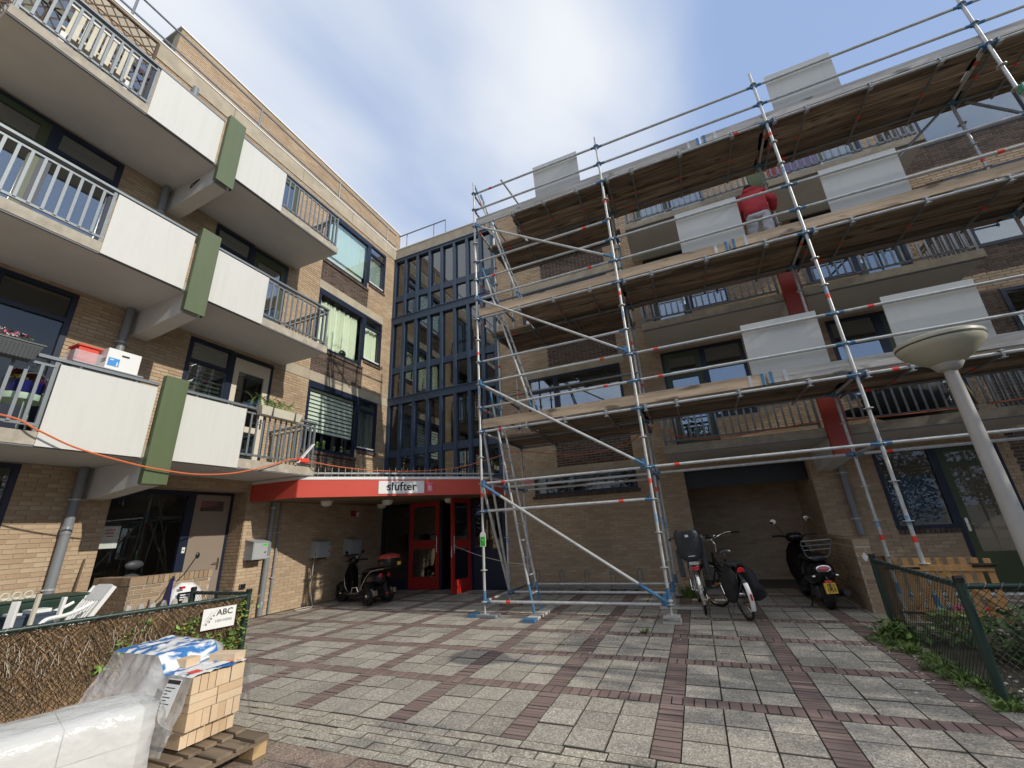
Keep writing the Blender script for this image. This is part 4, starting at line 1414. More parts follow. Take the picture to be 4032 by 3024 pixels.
# feet rest on timber pads
for x, y, lx, ly, h, l, mt in ((XS[0] - .02, Y1 + .01, .52, .2, .045, 'long flat board under the front left scaffold foot', 'toebar'), (XS[1], Y1 - .01, .25, .25, .095, 'pale square block pair under the front right scaffold foot', 'toegrey'),
                               (XS[0] + .02, Y2, .42, .2, .045, 'dark board under the left scaffold foot nearest the doors', 'plank'), (XS[1] + .1, Y2, .7, .2, .045, 'board under the scaffold foot beside the child seat bicycle', 'toegrey'),
                               (XS[0], Y3, .4, .2, .045, 'board under the scaffold foot against the brick wall', 'toegrey'), (-2.72, 7.42, .2, 1.3, .04, 'long timber pad with a blue end under the ladder feet', 'toegrey')):
    t_ = thing('foot_board', l, 'board', (x, y, .003), group='timber pads under the scaffold')
    if h > .09:
        obj('board', MB().box(x - lx / 2, x + lx / 2, y - ly / 2, y + ly / 2, .003, .05), M[mt], t_, bevel=.004)
        obj('board', MB().box(x - lx / 2 + .01, x + lx / 2 - .01, y - ly / 2 - .01, y + ly / 2 - .015, .051, h + .003), M[mt], t_, bevel=.004)
    else:
        obj('board', MB().box(x - lx / 2, x + lx / 2, y - ly / 2, y + ly / 2, .003, h + .003), M[mt], t_, bevel=.004)
        if 'blue end' in l:
            obj('painted_end', MB().box(x - lx / 2 - .003, x + lx / 2 + .003, y - ly / 2 - .003, y - ly / 2 + .16, .004, h + .006), M['blue'], t_)
        if 'front left' in l:
            obj('painted_end', MB().box(x - lx / 2 - .003, x - lx / 2 + .15, y - ly / 2 - .003, y + ly / 2 + .003, .004, h + .006), M['blue'], t_)
def ladder(p, q, label, y0=7.24, w=.36):
    t_ = thing('ladder', label, 'ladder', (p[0], y0 + w / 2, p[1]), group='ladders between the scaffold decks')
    P0, P1 = Vector((p[0], 0, p[1])), Vector((q[0], 0, q[1]))
    d = P1 - P0
    for y in (y0, y0 + w):
        a, b = P0 + Vector((0, y, 0)), P1 + Vector((0, y, 0))
        st = obj('stile', MB().tube(a, b, .022, 8), M['galv'], t_, smooth=True)
        obj('painted_end', MB().tube(a, a + d.normalized() * .45, .0235, 8).tube(b - d.normalized() * .35, b, .0235, 8), M['blue'], st)['kind'] = 'stuff'
    n = int(d.length / .28)
    rg = mesh('rung', MB().tube((0, 0, 0), (0, w, 0), .014, 6), M['galv'])
    for k in range(1, n):
        inst('rung', rg, t_, P0 + d * (k / n) + Vector((0, y0, 0)))
ladder((-2.79, .045), (-3.46, 4.10), 'galvanised ladder with blue feet from the paving to the first deck')
ladder((-2.50, 3.33), (-3.55, 7.15), 'galvanised ladder between the first and second scaffold decks')
ladder((-2.62, 5.85), (-3.70, 9.70), 'galvanised ladder from the second deck up past the top deck')
t_ = thing('inspection_tag', 'white and green tag hanging on the front left scaffold post', 'tag', (XS[0], Y1 - .04, 1.2))
obj('holder', MB().prism([(-.055, 0), (.055, 0), (.055, .21), (.03, .25), (-.03, .25), (-.055, .21)], 0, .008, lambda u, v, w: (XS[0] + .015 + u, Y1 - .035 - w, 1.13 + v)), M['white2'], t_)
obj('card', MB().box(XS[0] - .032, XS[0] + .062, Y1 - .0465, Y1 - .0435, 1.14, 1.30), M['signgreen'], t_)
m = MB()
for r in range(5):
    m.box(XS[0] - .02, XS[0] + .045 - (r % 3) * .015, Y1 - .0485, Y1 - .047, 1.16 + r * .026, 1.167 + r * .026)
obj('print', m, M['gdoor'], t_)['kind'] = 'stuff'
t_ = thing('tie_rope', 'thin pale rope tying the open red door to the scaffold', 'rope', (-5.6, 9.3, 1.1))
obj('cord', MB().path(smooth_pts([(-5.63, 9.30, 1.1), (-4.6, 8.75, .88), (-3.65, Y2 - .03, .78), (-2.95, Y1 + .6, .72), (-2.93, Y1 + .6, .40)]), .006, 5), M['rope'], t_, smooth=True)
obj('tassel', MB().lathe([(.008, .82), (.022, .86), (.016, .92), (.006, 1.08)], (-5.63, 9.27, 0), 8), M['rope'], t_, smooth=True)
t_ = thing('deck_sign', 'small pink notice tied to the back scaffold post by the brick wall', 'sign', (XS[0] + .1, Y3 - .04, 2.4))
obj('plate', MB().box(XS[0] + .02, XS[0] + .26, Y3 - .045, Y3 - .035, 2.38, 2.52), M['pinklens'], t_)

# panels stored on the decks
for k, (x0, l, lb_) in enumerate(((1.22, 0, 'pale grey panel leaning on the first deck railing left of the middle post'), (3.09, 0, 'pale grey panel on the first deck directly behind the street lamp'),
                                  (.63, 1, 'pale grey panel on the second deck beside the worker in red'), (2.95, 1, 'pale grey panel on the second deck right of the worker in red'),
                                  (-2.09, 2, 'pale grey panel on the top deck near the glazed stair tower'), (2.70, 2, 'pale grey panel on the top deck over the middle of the scaffold'))):
    t_ = thing('cladding_sheet', lb_, 'panel', (x0 + .52, 7.16, LVS[l] + .08), group='parapet panels standing on the scaffold decks')
    z = LVS[l] + .078
    P = [(7.195, z), (7.115, z + 1.06), (7.133, z + 1.061), (7.213, z + .001)]
    obj('board', MB().prism(P, x0, x0 + 1.05, lambda a, b, c: (c, a, b)), M['panelgrey'], t_)

# ------------------------------------------------------------------ worker on the second deck
def skin(name, V, E, R, mat, parent=None, sub=2, root=0, kind=None):
    me = bpy.data.meshes.new(name)
    me.from_pydata(V, E, [])
    me.materials.append(mat)
    o_ = bpy.data.objects.new(name, me)
    COL.objects.link(o_)
    if parent:
        o_.parent = parent
    m = o_.modifiers.new('skin', 'SKIN')
    m.use_smooth_shade = True
    for i, r in enumerate(R):
        r = r if isinstance(r, tuple) else (r, r)
        me.skin_vertices[0].data[i].radius = r
    for i in range(len(V)):
        me.skin_vertices[0].data[i].use_root = (i == root)
    s_ = o_.modifiers.new('subdivision', 'SUBSURF')
    s_.levels = s_.render_levels = sub
    return o_
# local frame: +y is the way he faces (towards the wall), feet on the deck at z = 0
V = [(0, 0, .93), (0, .02, 1.10), (0, .06, 1.28), (0, .11, 1.43), (0, .17, 1.52), (0, .25, 1.60), (0, .28, 1.70),
     (.10, .0, .88), (.12, .02, .48), (.12, -.02, .09), (.13, .13, .035), (-.10, .0, .88), (-.13, .10, .50), (-.14, .08, .09), (-.15, .23, .035),
     (.19, .11, 1.42), (.31, .13, 1.20), (.30, .36, 1.12), (.28, .44, 1.11), (-.19, .11, 1.42), (-.27, .20, 1.17), (-.20, .43, 1.14), (-.17, .50, 1.14)]
E = [(0, 1), (1, 2), (2, 3), (3, 4), (4, 5), (5, 6), (0, 7), (7, 8), (8, 9), (9, 10), (0, 11), (11, 12), (12, 13), (13, 14), (3, 15), (15, 16), (16, 17), (17, 18), (3, 19), (19, 20), (20, 21), (21, 22)]
Rr = [(.15, .11), (.14, .10), (.16, .11), (.15, .10), .065, (.085, .095), (.075, .09), .085, .062, .042, .04, .085, .062, .042, .04, .062, .048, .036, .03, .062, .048, .036, .03]
pz = LVS[1] + .072
person = skin('person', V, E, Rr, M['skin'])
person.location = (2.06, 7.62, pz)
person.rotation_euler = (0, 0, math.radians(-8))
tag(person, 'person in red hoodie and grey trousers working on the second scaffold deck', 'person')
hv = [(0, -.02, .80), (0, .0, 1.10), (0, .05, 1.28), (0, .10, 1.42), (0, .15, 1.515), (.19, .105, 1.41), (.325, .12, 1.20), (.30, .36, 1.12), (-.19, .105, 1.41), (-.285, .19, 1.17), (-.20, .42, 1.14)]
he = [(0, 1), (1, 2), (2, 3), (3, 4), (3, 5), (5, 6), (6, 7), (3, 8), (8, 9), (9, 10)]
hr = [(.22, .175), (.225, .17), (.225, .165), (.19, .14), (.11, .10), .10, .092, .062, .10, .092, .062]
skin('hoodie', hv, he, hr, M['hoodie'], person)
skin('hood', [(-.12, .12, 1.50), (-.08, .05, 1.525), (0, .02, 1.535), (.08, .05, 1.525), (.12, .12, 1.50)], [(0, 1), (1, 2), (2, 3), (3, 4)], [.05, .065, .075, .065, .05], M['hoodie'], person, root=2)
skin('trousers', [(0, 0, .93), (.105, 0, .84), (.125, .02, .48), (.12, -.02, .07), (-.105, 0, .84), (-.135, .10, .50), (-.14, .08, .07)], [(0, 1), (1, 2), (2, 3), (0, 4), (4, 5), (5, 6)],
     [(.145, .115), .112, .086, .07, .118, .086, .07], M['trousers'], person)
folds = bpy.data.textures.new('cloth_folds', 'CLOUDS')
folds.noise_scale = .11
folds.noise_depth = 2
for o_ in children(person):
    dm = o_.modifiers.new('folds', 'DISPLACE')
    dm.texture = folds
    dm.strength = .05
    dm.mid_level = .5
    dm.texture_coords = 'LOCAL'
    o_.modifiers['subdivision'].levels = o_.modifiers['subdivision'].render_levels = 3
for s, p in ((1, (.125, .04)), (-1, (-.145, .14))):
    o_ = obj('work_shoe', MB().ell((p[0], p[1], .045), (.048, .135, .05), 12, 8), M['black'], None, smooth=True)
    o_.parent = person
o_ = obj('hair', MB().ell((0, .255, 1.70), (.088, .105, .105), 14, 10), M['hair'], None, smooth=True)
o_.parent = person
for s, hp, fw in ((1, Vector((.275, .47, 1.11)), Vector((-.1, 1, 0))), (-1, Vector((-.165, .53, 1.14)), Vector((.15, 1, 0)))):
    fw.normalize()
    sd = Vector((0, 0, 1)).cross(fw)
    m = MB().ell(hp + fw * .03, (.040, .05, .018), 10, 6)
    for k, (o2, ln) in enumerate(((-.030, .062), (-.010, .072), (.010, .068), (.028, .052))):
        b0 = hp + fw * .07 + sd * o2
        m.path([b0, b0 + fw * ln * .55 - Vector((0, 0, .012)), b0 + fw * ln * .8 - Vector((0, 0, .04))], [.010, .009, .007], 6)
    b0 = hp + fw * .03 - sd * s * .035
    m.path([b0, b0 - sd * s * .03 + fw * .03, b0 - sd * s * .02 + fw * .06 - Vector((0, 0, .02))], [.012, .010, .008], 6)
    o_ = obj('hand', m, M['skin'], None, smooth=True)
    o_.parent = person

# ------------------------------------------------------------------ plants
from mathutils import noise as mn
def leaves(mb, c, r, n, size, rng, flat=.0):
    for _ in range(n):
        while True:
            p = Vector((rng.uniform(-1, 1), rng.uniform(-1, 1), rng.uniform(-1, 1)))
            if p.length < 1:
                break
        p = Vector(c) + Vector((p.x * r[0], p.y * r[1], p.z * r[2]))
        if p.z < .01:
            p.z = .01 + rng.random() * .03
        a = Vector((rng.uniform(-1, 1), rng.uniform(-1, 1), rng.uniform(-.7, .7))).normalized()
        b = a.cross(Vector((rng.uniform(-.6, .6), rng.uniform(-.6, .6), 1))).normalized()
        s = size * rng.uniform(.6, 1.3)
        n_ = a.cross(b) * s * .12
        mb.add([p - a * s * .5, p + b * s * .3 + n_, p + a * s * .55, p - b * s * .3 + n_], [(0, 1, 2), (0, 2, 3)])
def tuft(mb, c, n, h, spread, rng, w=.006):
    for _ in range(n):
        a = rng.uniform(0, 2 * PI)
        d = Vector((math.cos(a), math.sin(a), 0))
        q = Vector(c) + d * rng.uniform(0, spread * .4)
        t_ = h * rng.uniform(.5, 1.1)
        e = d * spread * rng.uniform(.3, 1.0)
        s = Vector((-d.y, d.x, 0)) * w
        mb.add([q - s, q + s, q + e * .5 + Vector((0, 0, t_ * .7)) + s * .6, q + e * .5 + Vector((0, 0, t_ * .7)) - s * .6, q + e + Vector((0, 0, t_))],
               [(0, 1, 2, 3), (3, 2, 4)])
rng = random.Random(5)

# ------------------------------------------------------------------ chain link fences
def chain(a, b, z0, z1, step=.055, r=.0021):
    """diamond wire mesh from a to b"""
    a, b = Vector((*a, 0)), Vector((*b, 0))
    L = (b - a).length
    d = (b - a) / L
    nrm = Vector((d.y, -d.x, 0))
    H = z1 - z0
    m = MB()
    k = int(-H / step) - 1
    while k * step < L:
        for s in (1, -1):
            u0 = k * step
            u1 = u0 + H
            za, zb = (z0, z1) if s > 0 else (z1, z0)
            if u0 < 0:
                za += s * (-u0); u0 = 0
            if u1 > L:
                zb -= s * (u1 - L); u1 = L
            if u1 - u0 > .01:
                m.tube(a + d * u0 + Vector((0, 0, za)) + nrm * .002 * s, a + d * u1 + Vector((0, 0, zb)) + nrm * .002 * s, r, 4, cap=False)
        k += 1
    return m
def fence(name, label, pts, h, posts, wrap=True, z0=.03):
    t_ = thing(name, label, 'fence', (*pts[0], 0))
    for p in posts:
        m = MB().tube((*p, 0), (*p, h + .03), .034, 12)
        o_ = obj('post', m, M['fence'], t_, smooth=True)
        obj('post_cap', MB().lathe([(.037, h + .0), (.037, h + .035), (.03, h + .045)], (*p, 0), 12), M['black'], o_)
    for p, q in zip(pts, pts[1:]):
        obj('top_rail', MB().tube((*p, h - .03), (*q, h - .03), .022, 10), M['fence'], t_, smooth=True)
        obj('wire_mesh', chain(p, q, z0, h - .02), M['wire'], t_)['kind'] = 'stuff'
        P, Q = Vector((*p, h - .03)), Vector((*q, h - .03))
        L = (Q - P).length
        d = (Q - P) / L
        sd = Vector((d.y, -d.x, 0))
        m = MB()
        n = int(L / .1)
        pp = []
        for k in range(n * 8 + 1):
            a = 2 * PI * k / 8
            pp.append(P + d * (L * k / (n * 8)) + (sd * math.cos(a) + Vector((0, 0, 1)) * math.sin(a)) * .0255)
        m.path(pp, .0022, 4)
        obj('tie_wire', m, M['galvdark'], t_)['kind'] = 'stuff'
    return t_
LA, LB_ = (-5.58, 4.10), (-6.45, -.05)
fence('chain_link_fence', 'green chain link fence backed with heather screening beside the stacked bricks', [LA, LB_], .80, [LA, (-6.02, 2.0)])
fence('chain_link_fence', 'short green chain link fence running from the ivy corner post towards the house', [(-5.62, 4.11), (-6.76, 4.12)], .82, [(-6.76, 4.12)])
fence('chain_link_fence', 'green chain link fence at the right garden with weeds along its foot', [(1.97, 7.02), (1.85, 4.75)], .82, [(1.97, 7.02), (1.85, 4.75)])
fence('chain_link_fence', 'green chain link fence running off to the right behind the street lamp', [(1.88, 4.75), (5.2, 4.72)], .82, [(4.3, 4.73)])
# heather screening behind the left fence
fd = (Vector((*LB_, 0)) - Vector((*LA, 0)))
FL_ = fd.length
fd.normalize()
fn = Vector((fd.y, -fd.x, 0))                   # towards the garden (-x)
if fn.x > 0:
    fn = -fn
scr = thing('heather_screen', 'brown heather brushwood screen tied behind the left chain link fence', 'screen', (*LA, 0))
m, m2 = MB(), MB()
for k in range(2300):
    u = .03 + rng.random() ** 1.15 * (FL_ - .1)
    z = rng.uniform(.0, .66)
    ln = rng.uniform(.15, .42)
    lean_ = rng.uniform(-.75, .75)
    p = Vector((*LA, 0)) + fd * u + fn * rng.uniform(.012, .05) + Vector((0, 0, z))
    q = p + fd * lean_ * ln + Vector((0, 0, min(ln, .76 - z)))
    m.tube(p, q, rng.uniform(.0018, .0045), 3, cap=False)
for k in range(110):
    u = rng.uniform(.9, 2.9)
    z = rng.uniform(.25, .6)
    p = Vector((*LA, 0)) + fd * u + fn * rng.uniform(-.004, .006) + Vector((0, 0, z))
    m2.tube(p, p + fd * rng.uniform(-.03, .05) + Vector((0, 0, rng.uniform(.04, .12))), .0024, 4, cap=False)
b_ = MB()
p0, p1 = Vector((*LA, 0)) + fn * .055, Vector((*LB_, 0)) + fn * .055
b_.add([p0, p1, p1 + fn * .008, p0 + fn * .008, p0 + Vector((0, 0, .73)), p1 + Vector((0, 0, .73)), p1 + fn * .008 + Vector((0, 0, .73)), p0 + fn * .008 + Vector((0, 0, .73))],
       [(0, 1, 5, 4), (1, 2, 6, 5), (2, 3, 7, 6), (3, 0, 4, 7), (4, 5, 6, 7)])
obj('brushwood', m, M['reed'], scr)['kind'] = 'stuff'
obj('backing_mat', b_, plain('brushwood_mat', (.33, .21, .12), .95, var=.4, scale=18, bump=.9, bscale=45), scr)
obj('dry_stalks', m2, M['reedl'], scr)['kind'] = 'stuff'
ivy = thing('ivy', 'green ivy with a few orange leaves climbing the fence corner post', 'ivy', (*LA, 0))
m, mo, ms = MB(), MB(), MB()
def on_fence(u, z, o_=.02):
    return Vector((*LA, 0)) + fd * u - fn * o_ + Vector((0, 0, z))
for k in range(420):
    u = abs(rng.gauss(0, .42))
    z = rng.uniform(.03, .72) * (1 - min(.6, u * .35))
    if .10 < u < .54 and z > .40:
        continue
    leaves(m if rng.random() < .9 else mo, on_fence(u, z, rng.uniform(.0, .06)), (.02, .02, .02), 1, .066, rng)
for (cu, cz, n) in ((.62, .55, 26), (.72, .2, 22), (.35, .22, 30), (.2, .3, 26), (1.0, .2, 14), (1.35, .3, 10), (1.15, .55, 12), (1.22, .42, 14), (1.05, .62, 6), (.95, .33, 12), (2.75, .62, 10), (2.8, .5, 8), (2.9, .3, 3), (2.2, .35, 2), (.6, .3, 22), (.75, .4, 12)):
    for _ in range(n):
        leaves(m, on_fence(cu + rng.gauss(0, .05), cz + rng.gauss(0, .04), .02), (.015, .015, .015), 1, .06, rng)
for k in range(16):
    u0 = rng.uniform(0, .9)
    ms.path([on_fence(u0, .02), on_fence(u0 + rng.uniform(-.1, .1), .3), on_fence(u0 + rng.uniform(-.2, .2), .62)], .003, 4)
for p in range(30):
    leaves(m, Vector((*LA, 0)) + Vector((rng.uniform(-.05, .12), rng.uniform(-.06, .08), rng.uniform(.1, .78))), (.02, .02, .02), 1, .05, rng)
obj('leaves', m, M['leafl'], ivy)['kind'] = 'stuff'
obj('orange_leaves', mo, M['leafo'], ivy)['kind'] = 'stuff'
obj('stems', ms, M['twig'], ivy)['kind'] = 'stuff'
FF = lambda u, v, w: tuple(Vector((*LA, 0)) + fd * u - fn * w + Vector((0, 0, v)))   # u away from the corner
sg = thing('fence_sign', 'white sign lettered ABC on the left chain link fence', 'sign', FF(.31, .6, .03))
obj('board', MB().box(.14, .50, .455, .685, .028, .032, FF), M['white2'], sg)
FFm = lambda u, v, w: FF(.32 - u, .57 + v, .0325 + w)
obj('lettering', on_plane(text('ABC', .092, True), FFm, .055, .055, 0), M['ink'], sg)
obj('lettering', on_plane(text('HEKWERK', .040), FFm, .055, -.035, 0), M['dgrey'], sg)
m = MB()
for dx, dz in ((-.10, -.03), (-.13, -.055), (-.085, -.0), (-.06, .03)):
    m.ell(FFm(dx, dz, .001), (.004, .009, .011), 8, 4)
for a, b in (((-.16, -.06), (-.03, .09)), ((-.15, -.02), (-.08, .08)), ((-.13, -.055), (-.10, .02))):
    m.tube(FFm(*a, .001), FFm(*b, .001), .0016, 4)
obj('logo_mark', m, M['dgrey'], sg)['kind'] = 'stuff'

# right garden: wooden gate, planting, weeds
gt = thing('picket_gate', 'orange-brown wooden picket gate with black hinges standing open behind the right fence', 'gate', (2.12, 7.12, 0))
ga, gb = Vector((2.16, 7.13, 0)), Vector((3.06, 7.02, 0))
gd = (gb - ga).normalized()
gn_ = Vector((gd.y, -gd.x, 0))
FG = lambda u, v, w: tuple(ga + gd * u + gn_ * w + Vector((0, 0, v)))
GW = .92
for k in range(9):
    u = .02 + k * .105
    top = .80 if k != 8 else .79
    obj('picket', MB().box(u, u + .062, .10, top, .022, .038, FG), M['picket'], gt, bevel=.003)
for v in (.16, .655):
    obj('cross_rail', MB().box(0, GW, v, v + .065, -.008, .020, FG), M['picket'], gt)
    obj('front_rail', MB().box(.0, GW + .0, v, v + .062, .040, .056, FG), M['picket'], gt)
    obj('hinge', MB().box(-.08, .27, v + .02, v + .045, .057, .062, FG), M['hard'], gt)
obj('diagonal_rail', MB().bar(FG(.05, .22, .048), FG(.50, .645, .048), .05, .016, gn_), M['picket'], gt)
obj('diagonal_rail', MB().bar(FG(.50, .62, .049), FG(.90, .27, .049), .05, .016, gn_), M['picket'], gt)
obj('latch', MB().box(GW - .18, GW + .02, .70, .725, .057, .075, FG).tube(FG(GW - .2, .735, .066), FG(GW + .04, .735, .066), .008, 6), M['hard'], gt)
gp_ = obj('gate_post', MB().box(-.13, -.03, .0, .83, -.05, .05, FG), M['picketd'], gt)
ls = thing('low_brick_wall', 'low tan brick wall beside the parked black moped', 'wall', (2.19, 9.0, 0))
cw = obj('wall_core', MB().box(2.094, 2.285, 8.086, 10.08, 0, .965), M['mortar2'], ls)
lay_bricks(cw, lambda u, v, w: (u, 8.086 - w, v), courses([(2.094, 2.285, 0, .90)], []), M['lowbrick'], 60)
lay_bricks(cw, lambda u, v, w: (2.094 - w, 10.08 - u, v), courses([(0, 1.99, 0, .90)], []), M['lowbrick'], 230)
m = MB()
for k in range(26):
    y = 8.075 + k * .077
    obj('coping_brick', MB().box(2.085, 2.295, y, y + .070, .905, .985), M['lowbrick'], ls)
pt_ = [(2.185 + .035 * math.cos(a) * (1 + .35 * math.sin(a * 5 + 1) * .6), .74 + .05 * math.sin(a) * (1 + .3 * math.cos(a * 4))) for a in [2 * PI * k / 18 for k in range(18)]]
obj('paint_splash', MB().prism(pt_, 0, .002, lambda u, v, w: (u, 8.0755 - w, v)), M['white2'], ls)
gd_ = MB().box(1.99, 9.0, 4.6, 6.98, -.084, -.004)
gdn = obj('garden_bed', gd_, M['soil'])
gdn['kind'] = 'structure'
sh = MB()
for _ in range(420):
    x, y = rng.uniform(1.95, 3.6), 4.68 + abs(rng.gauss(0, .35))
    sh.ell((x, y, .006), (rng.uniform(.008, .022), rng.uniform(.008, .022), .008), 6, 4, Matrix.Rotation(rng.uniform(0, 3), 3, 'Z'))
for _ in range(70):
    sh.ell((rng.uniform(-2.2, .3), rng.gauss(6.1, .35), .005), (rng.uniform(.005, .012), .007, .005), 5, 3)
for _ in range(60):
    sh.ell((rng.uniform(1.2, 1.9), rng.uniform(4.7, 6.4), .005), (rng.uniform(.006, .018), .01, .005), 5, 3)
o = obj('shells_and_grit', sh, M['shell'])
o['kind'] = 'stuff'; tag(o, 'white shells and grit scattered by the right fence and over the paving', 'shells')
wd_ = MB()
for _ in range(115):
    y = rng.uniform(4.6, 6.75)
    x = 1.94 - abs(rng.gauss(0, .13)) - (.08 if y > 6.0 else 0)
    tuft(wd_, (x, y, 0), 16, rng.uniform(.04, .09), .10, rng, .004)
    if rng.random() < .6:
        leaves(wd_, (x + rng.uniform(-.06, .06), y, .03), (.06, .06, .03), 9, .05, rng)
for cx_, cy_, n, h in ((1.86, 6.62, 60, .24), (1.93, 6.45, 60, .20), (1.8, 6.7, 30, .2)):
    tuft(wd_, (cx_, cy_, 0), n // 2, h, .24, rng, .010)
    leaves(wd_, (cx_, cy_, h * .45), (.2, .2, h * .4), n, .085, rng)
for cx_, n in ((-2.6, 40), (-2.3, 30), (-1.9, 45), (-1.7, 40), (-1.4, 30), (-3.1, 20), (-.45, 60), (-.35, 60), (-.2, 40)):
    tuft(wd_, (cx_, 9.75 if cx_ < -.6 else 9.2, 0), n, .14 if cx_ < -.6 else .26, .20, rng, .008)
tuft(wd_, (-.92, 6.42, 0), 40, .07, .12, rng)
for _ in range(26):
    i, j = rng.randint(-7, 2), rng.randint(0, 5)
    tuft(wd_, (PX + MX * i + rng.choice((-1, 1)) * SW / 2, PY + MY * j + rng.uniform(0, 1), 0), 8, .03, .03, rng, .003)
o = obj('weeds', wd_, M['grass'])
o['kind'] = 'stuff'; tag(o, 'green weeds growing along the right fence and in the paving joints', 'weeds')
for (cx_, cy_, cz, r, n, sz, mt, l) in ((2.75, 5.9, .20, (.55, .5, .26), 700, .09, 'leaf', 'low dark green leafy plant filling the right garden behind the fence post'),
                                        (2.35, 6.45, .16, (.28, .25, .2), 200, .09, 'leafl', 'pale green flowering plant below the wooden gate latch'),
                                        (3.4, 5.3, .22, (.6, .5, .3), 600, .10, 'leaf', 'broad green leaves under the right garden fence rail'),
                                        (3.45, 6.5, .62, (.26, .24, .40), 700, .035, 'leafl', 'tall grey-green twiggy shrub beside the dark green garden door')):
    p_ = thing('garden_plant', l, 'plant', (cx_, cy_, 0))
    m, ms = MB(), MB()
    leaves(m, (cx_, cy_, cz), r, n, sz, rng)
    for _ in range(26):
        a, q = rng.uniform(0, 2 * PI), rng.uniform(.2, .8)
        ms.path([(cx_ + rng.uniform(-.06, .06), cy_ + rng.uniform(-.06, .06), 0), (cx_ + math.cos(a) * r[0] * q * .6, cy_ + math.sin(a) * r[1] * q * .6, cz), (cx_ + math.cos(a) * r[0] * q, cy_ + math.sin(a) * r[1] * q, cz + r[2] * .7)], .005, 4)
    obj('leaves', m, M[mt], p_)['kind'] = 'stuff'
    obj('stems', ms, M['twig'], p_)['kind'] = 'stuff'
    if cz == .16:
        f = MB()
        for _ in range(4):
            c = Vector((2.42 + rng.uniform(-.05, .05), 6.42, .36))
            leaves(f, c, (.03, .03, .02), 6, .05, rng)
        obj('flower', f, M['magenta'], p_)['kind'] = 'stuff'

# ------------------------------------------------------------------ garden on the left
gdn = obj('garden_terrace', MB().box(-8.47, -5.66, -1.5, 4.06, -.079, .0), M['sand'])
gdn['kind'] = 'structure'
gw = thing('patio_wall', 'low brick patio wall with a soldier course in front of the dark ground floor window', 'wall', (-7.5, 3.7, 0))
cw = obj('wall_core', MB().box(-8.46, -7.51, 3.71, 3.89, 0, .925).box(-7.70, -7.51, 3.89, 4.80, 0, .925), M['mortar2'], gw)
lay_bricks(cw, lambda u, v, w: (u, 3.71 - w, v), courses([(-8.46, -7.51, 0, .92)], []), M['lowbrick'], 150)
lay_bricks(cw, lambda u, v, w: (-7.51 + w, u, v), courses([(3.71, 4.80, 0, .92)], []), M['lowbrick'], 150)
for k in range(14):
    x = -8.45 + k * .068
    obj('coping_brick', MB().box(x, x + .060, 3.695, 3.90, .93, 1.035), M['lowbrick'], gw)
for k in range(13):
    y = 3.905 + k * .070
    obj('coping_brick', MB().box(-7.71, -7.495, y, y + .062, .93, 1.035), M['lowbrick'], gw)
# reclining white garden chair
ch = thing('garden_chair', 'white slatted plastic garden chair leaning back behind the left fence', 'chair', (-6.8, 2.9, 0))
A0, A1 = Vector((0, 2.80, .46)), Vector((0, 3.10, 1.01))
for x in (-7.02, -6.60):
    obj('back_stile', MB().bar((x, A0.y, A0.z), (x, A1.y, A1.z), .045, .03, (1, 0, 0)), M['white2'], ch)
    obj('armrest', MB().path(smooth_pts([(x, 2.93, .86), (x, 2.84, .81), (x, 2.72, .77), (x, 2.57, .755), (x, 2.52, .70)]), [.021] * 25, 8), M['white2'], ch, smooth=True)
    obj('front_leg', MB().bar((x, 2.52, .70), (x, 2.44, 0), .05, .035), M['white2'], ch)
    obj('back_leg', MB().bar((x, 2.72, .42), (x, 2.95, 0), .05, .035), M['white2'], ch)
for k in range(7):
    x = -6.97 + k * .0545
    obj('back_slat', MB().bar((x, A0.y, A0.z), (x, A1.y - .077, A1.z - .14), .030, .012, (1, 0, 0)), M['white2'], ch)
obj('head_panel', MB().prism([(-7.02, 0), (-6.60, 0), (-6.62, .15), (-6.68, .18), (-6.94, .18), (-7.0, .15)], -.012, .012,
    lambda u, v, w: (u, A1.y - .077 + v * .48 + w * .88, A1.z - .14 + v * .88 - w * .48)), M['white2'], ch)
for k in range(6):
    obj('seat_slat', MB().box(-7.02, -6.60, 2.36 + k * .062, 2.41 + k * .062, .40 + k * .004, .42 + k * .004), M['white2'], ch)
tb = thing('planter_trough', 'long dark green plastic trough behind the left fence', 'trough', (-7.25, 2.3, 0))
P = [(-7.42, .58), (-7.08, .58), (-7.0, .90), (-7.0, .93), (-7.5, .93), (-7.5, .90)]
obj('basin', MB().prism(P, 1.2, 3.02, lambda a, b, c: (a, c, b)), M['gplast'], tb, bevel=.01)
obj('rim', MB().box(-7.53, -6.98, 1.19, 3.05, .931, .95), M['gplast'], tb)
for y in (1.4, 2.9):
    for x in (-7.4, -7.1):
        obj('leg', MB().box(x - .02, x + .02, y - .02, y + .02, 0, .575), M['gplast'], tb)
tr_ = thing('white_trellis', 'weathered cream ornamental strip lying on the dark green trough', 'trellis', (-7.2, 2.2, .96))
m = MB().box(-7.30, -7.12, 1.3, 2.62, .953, .985)
obj('board', m, M['ivory'], tr_)
m = MB()
for k in range(14):
    m.torus((-7.118, 1.36 + k * .092, .995), .034, .010, 12, 5, Matrix.Rotation(PI / 2, 3, 'Y'))
obj('scrollwork', m, M['ivory'], tr_)['kind'] = 'stuff'
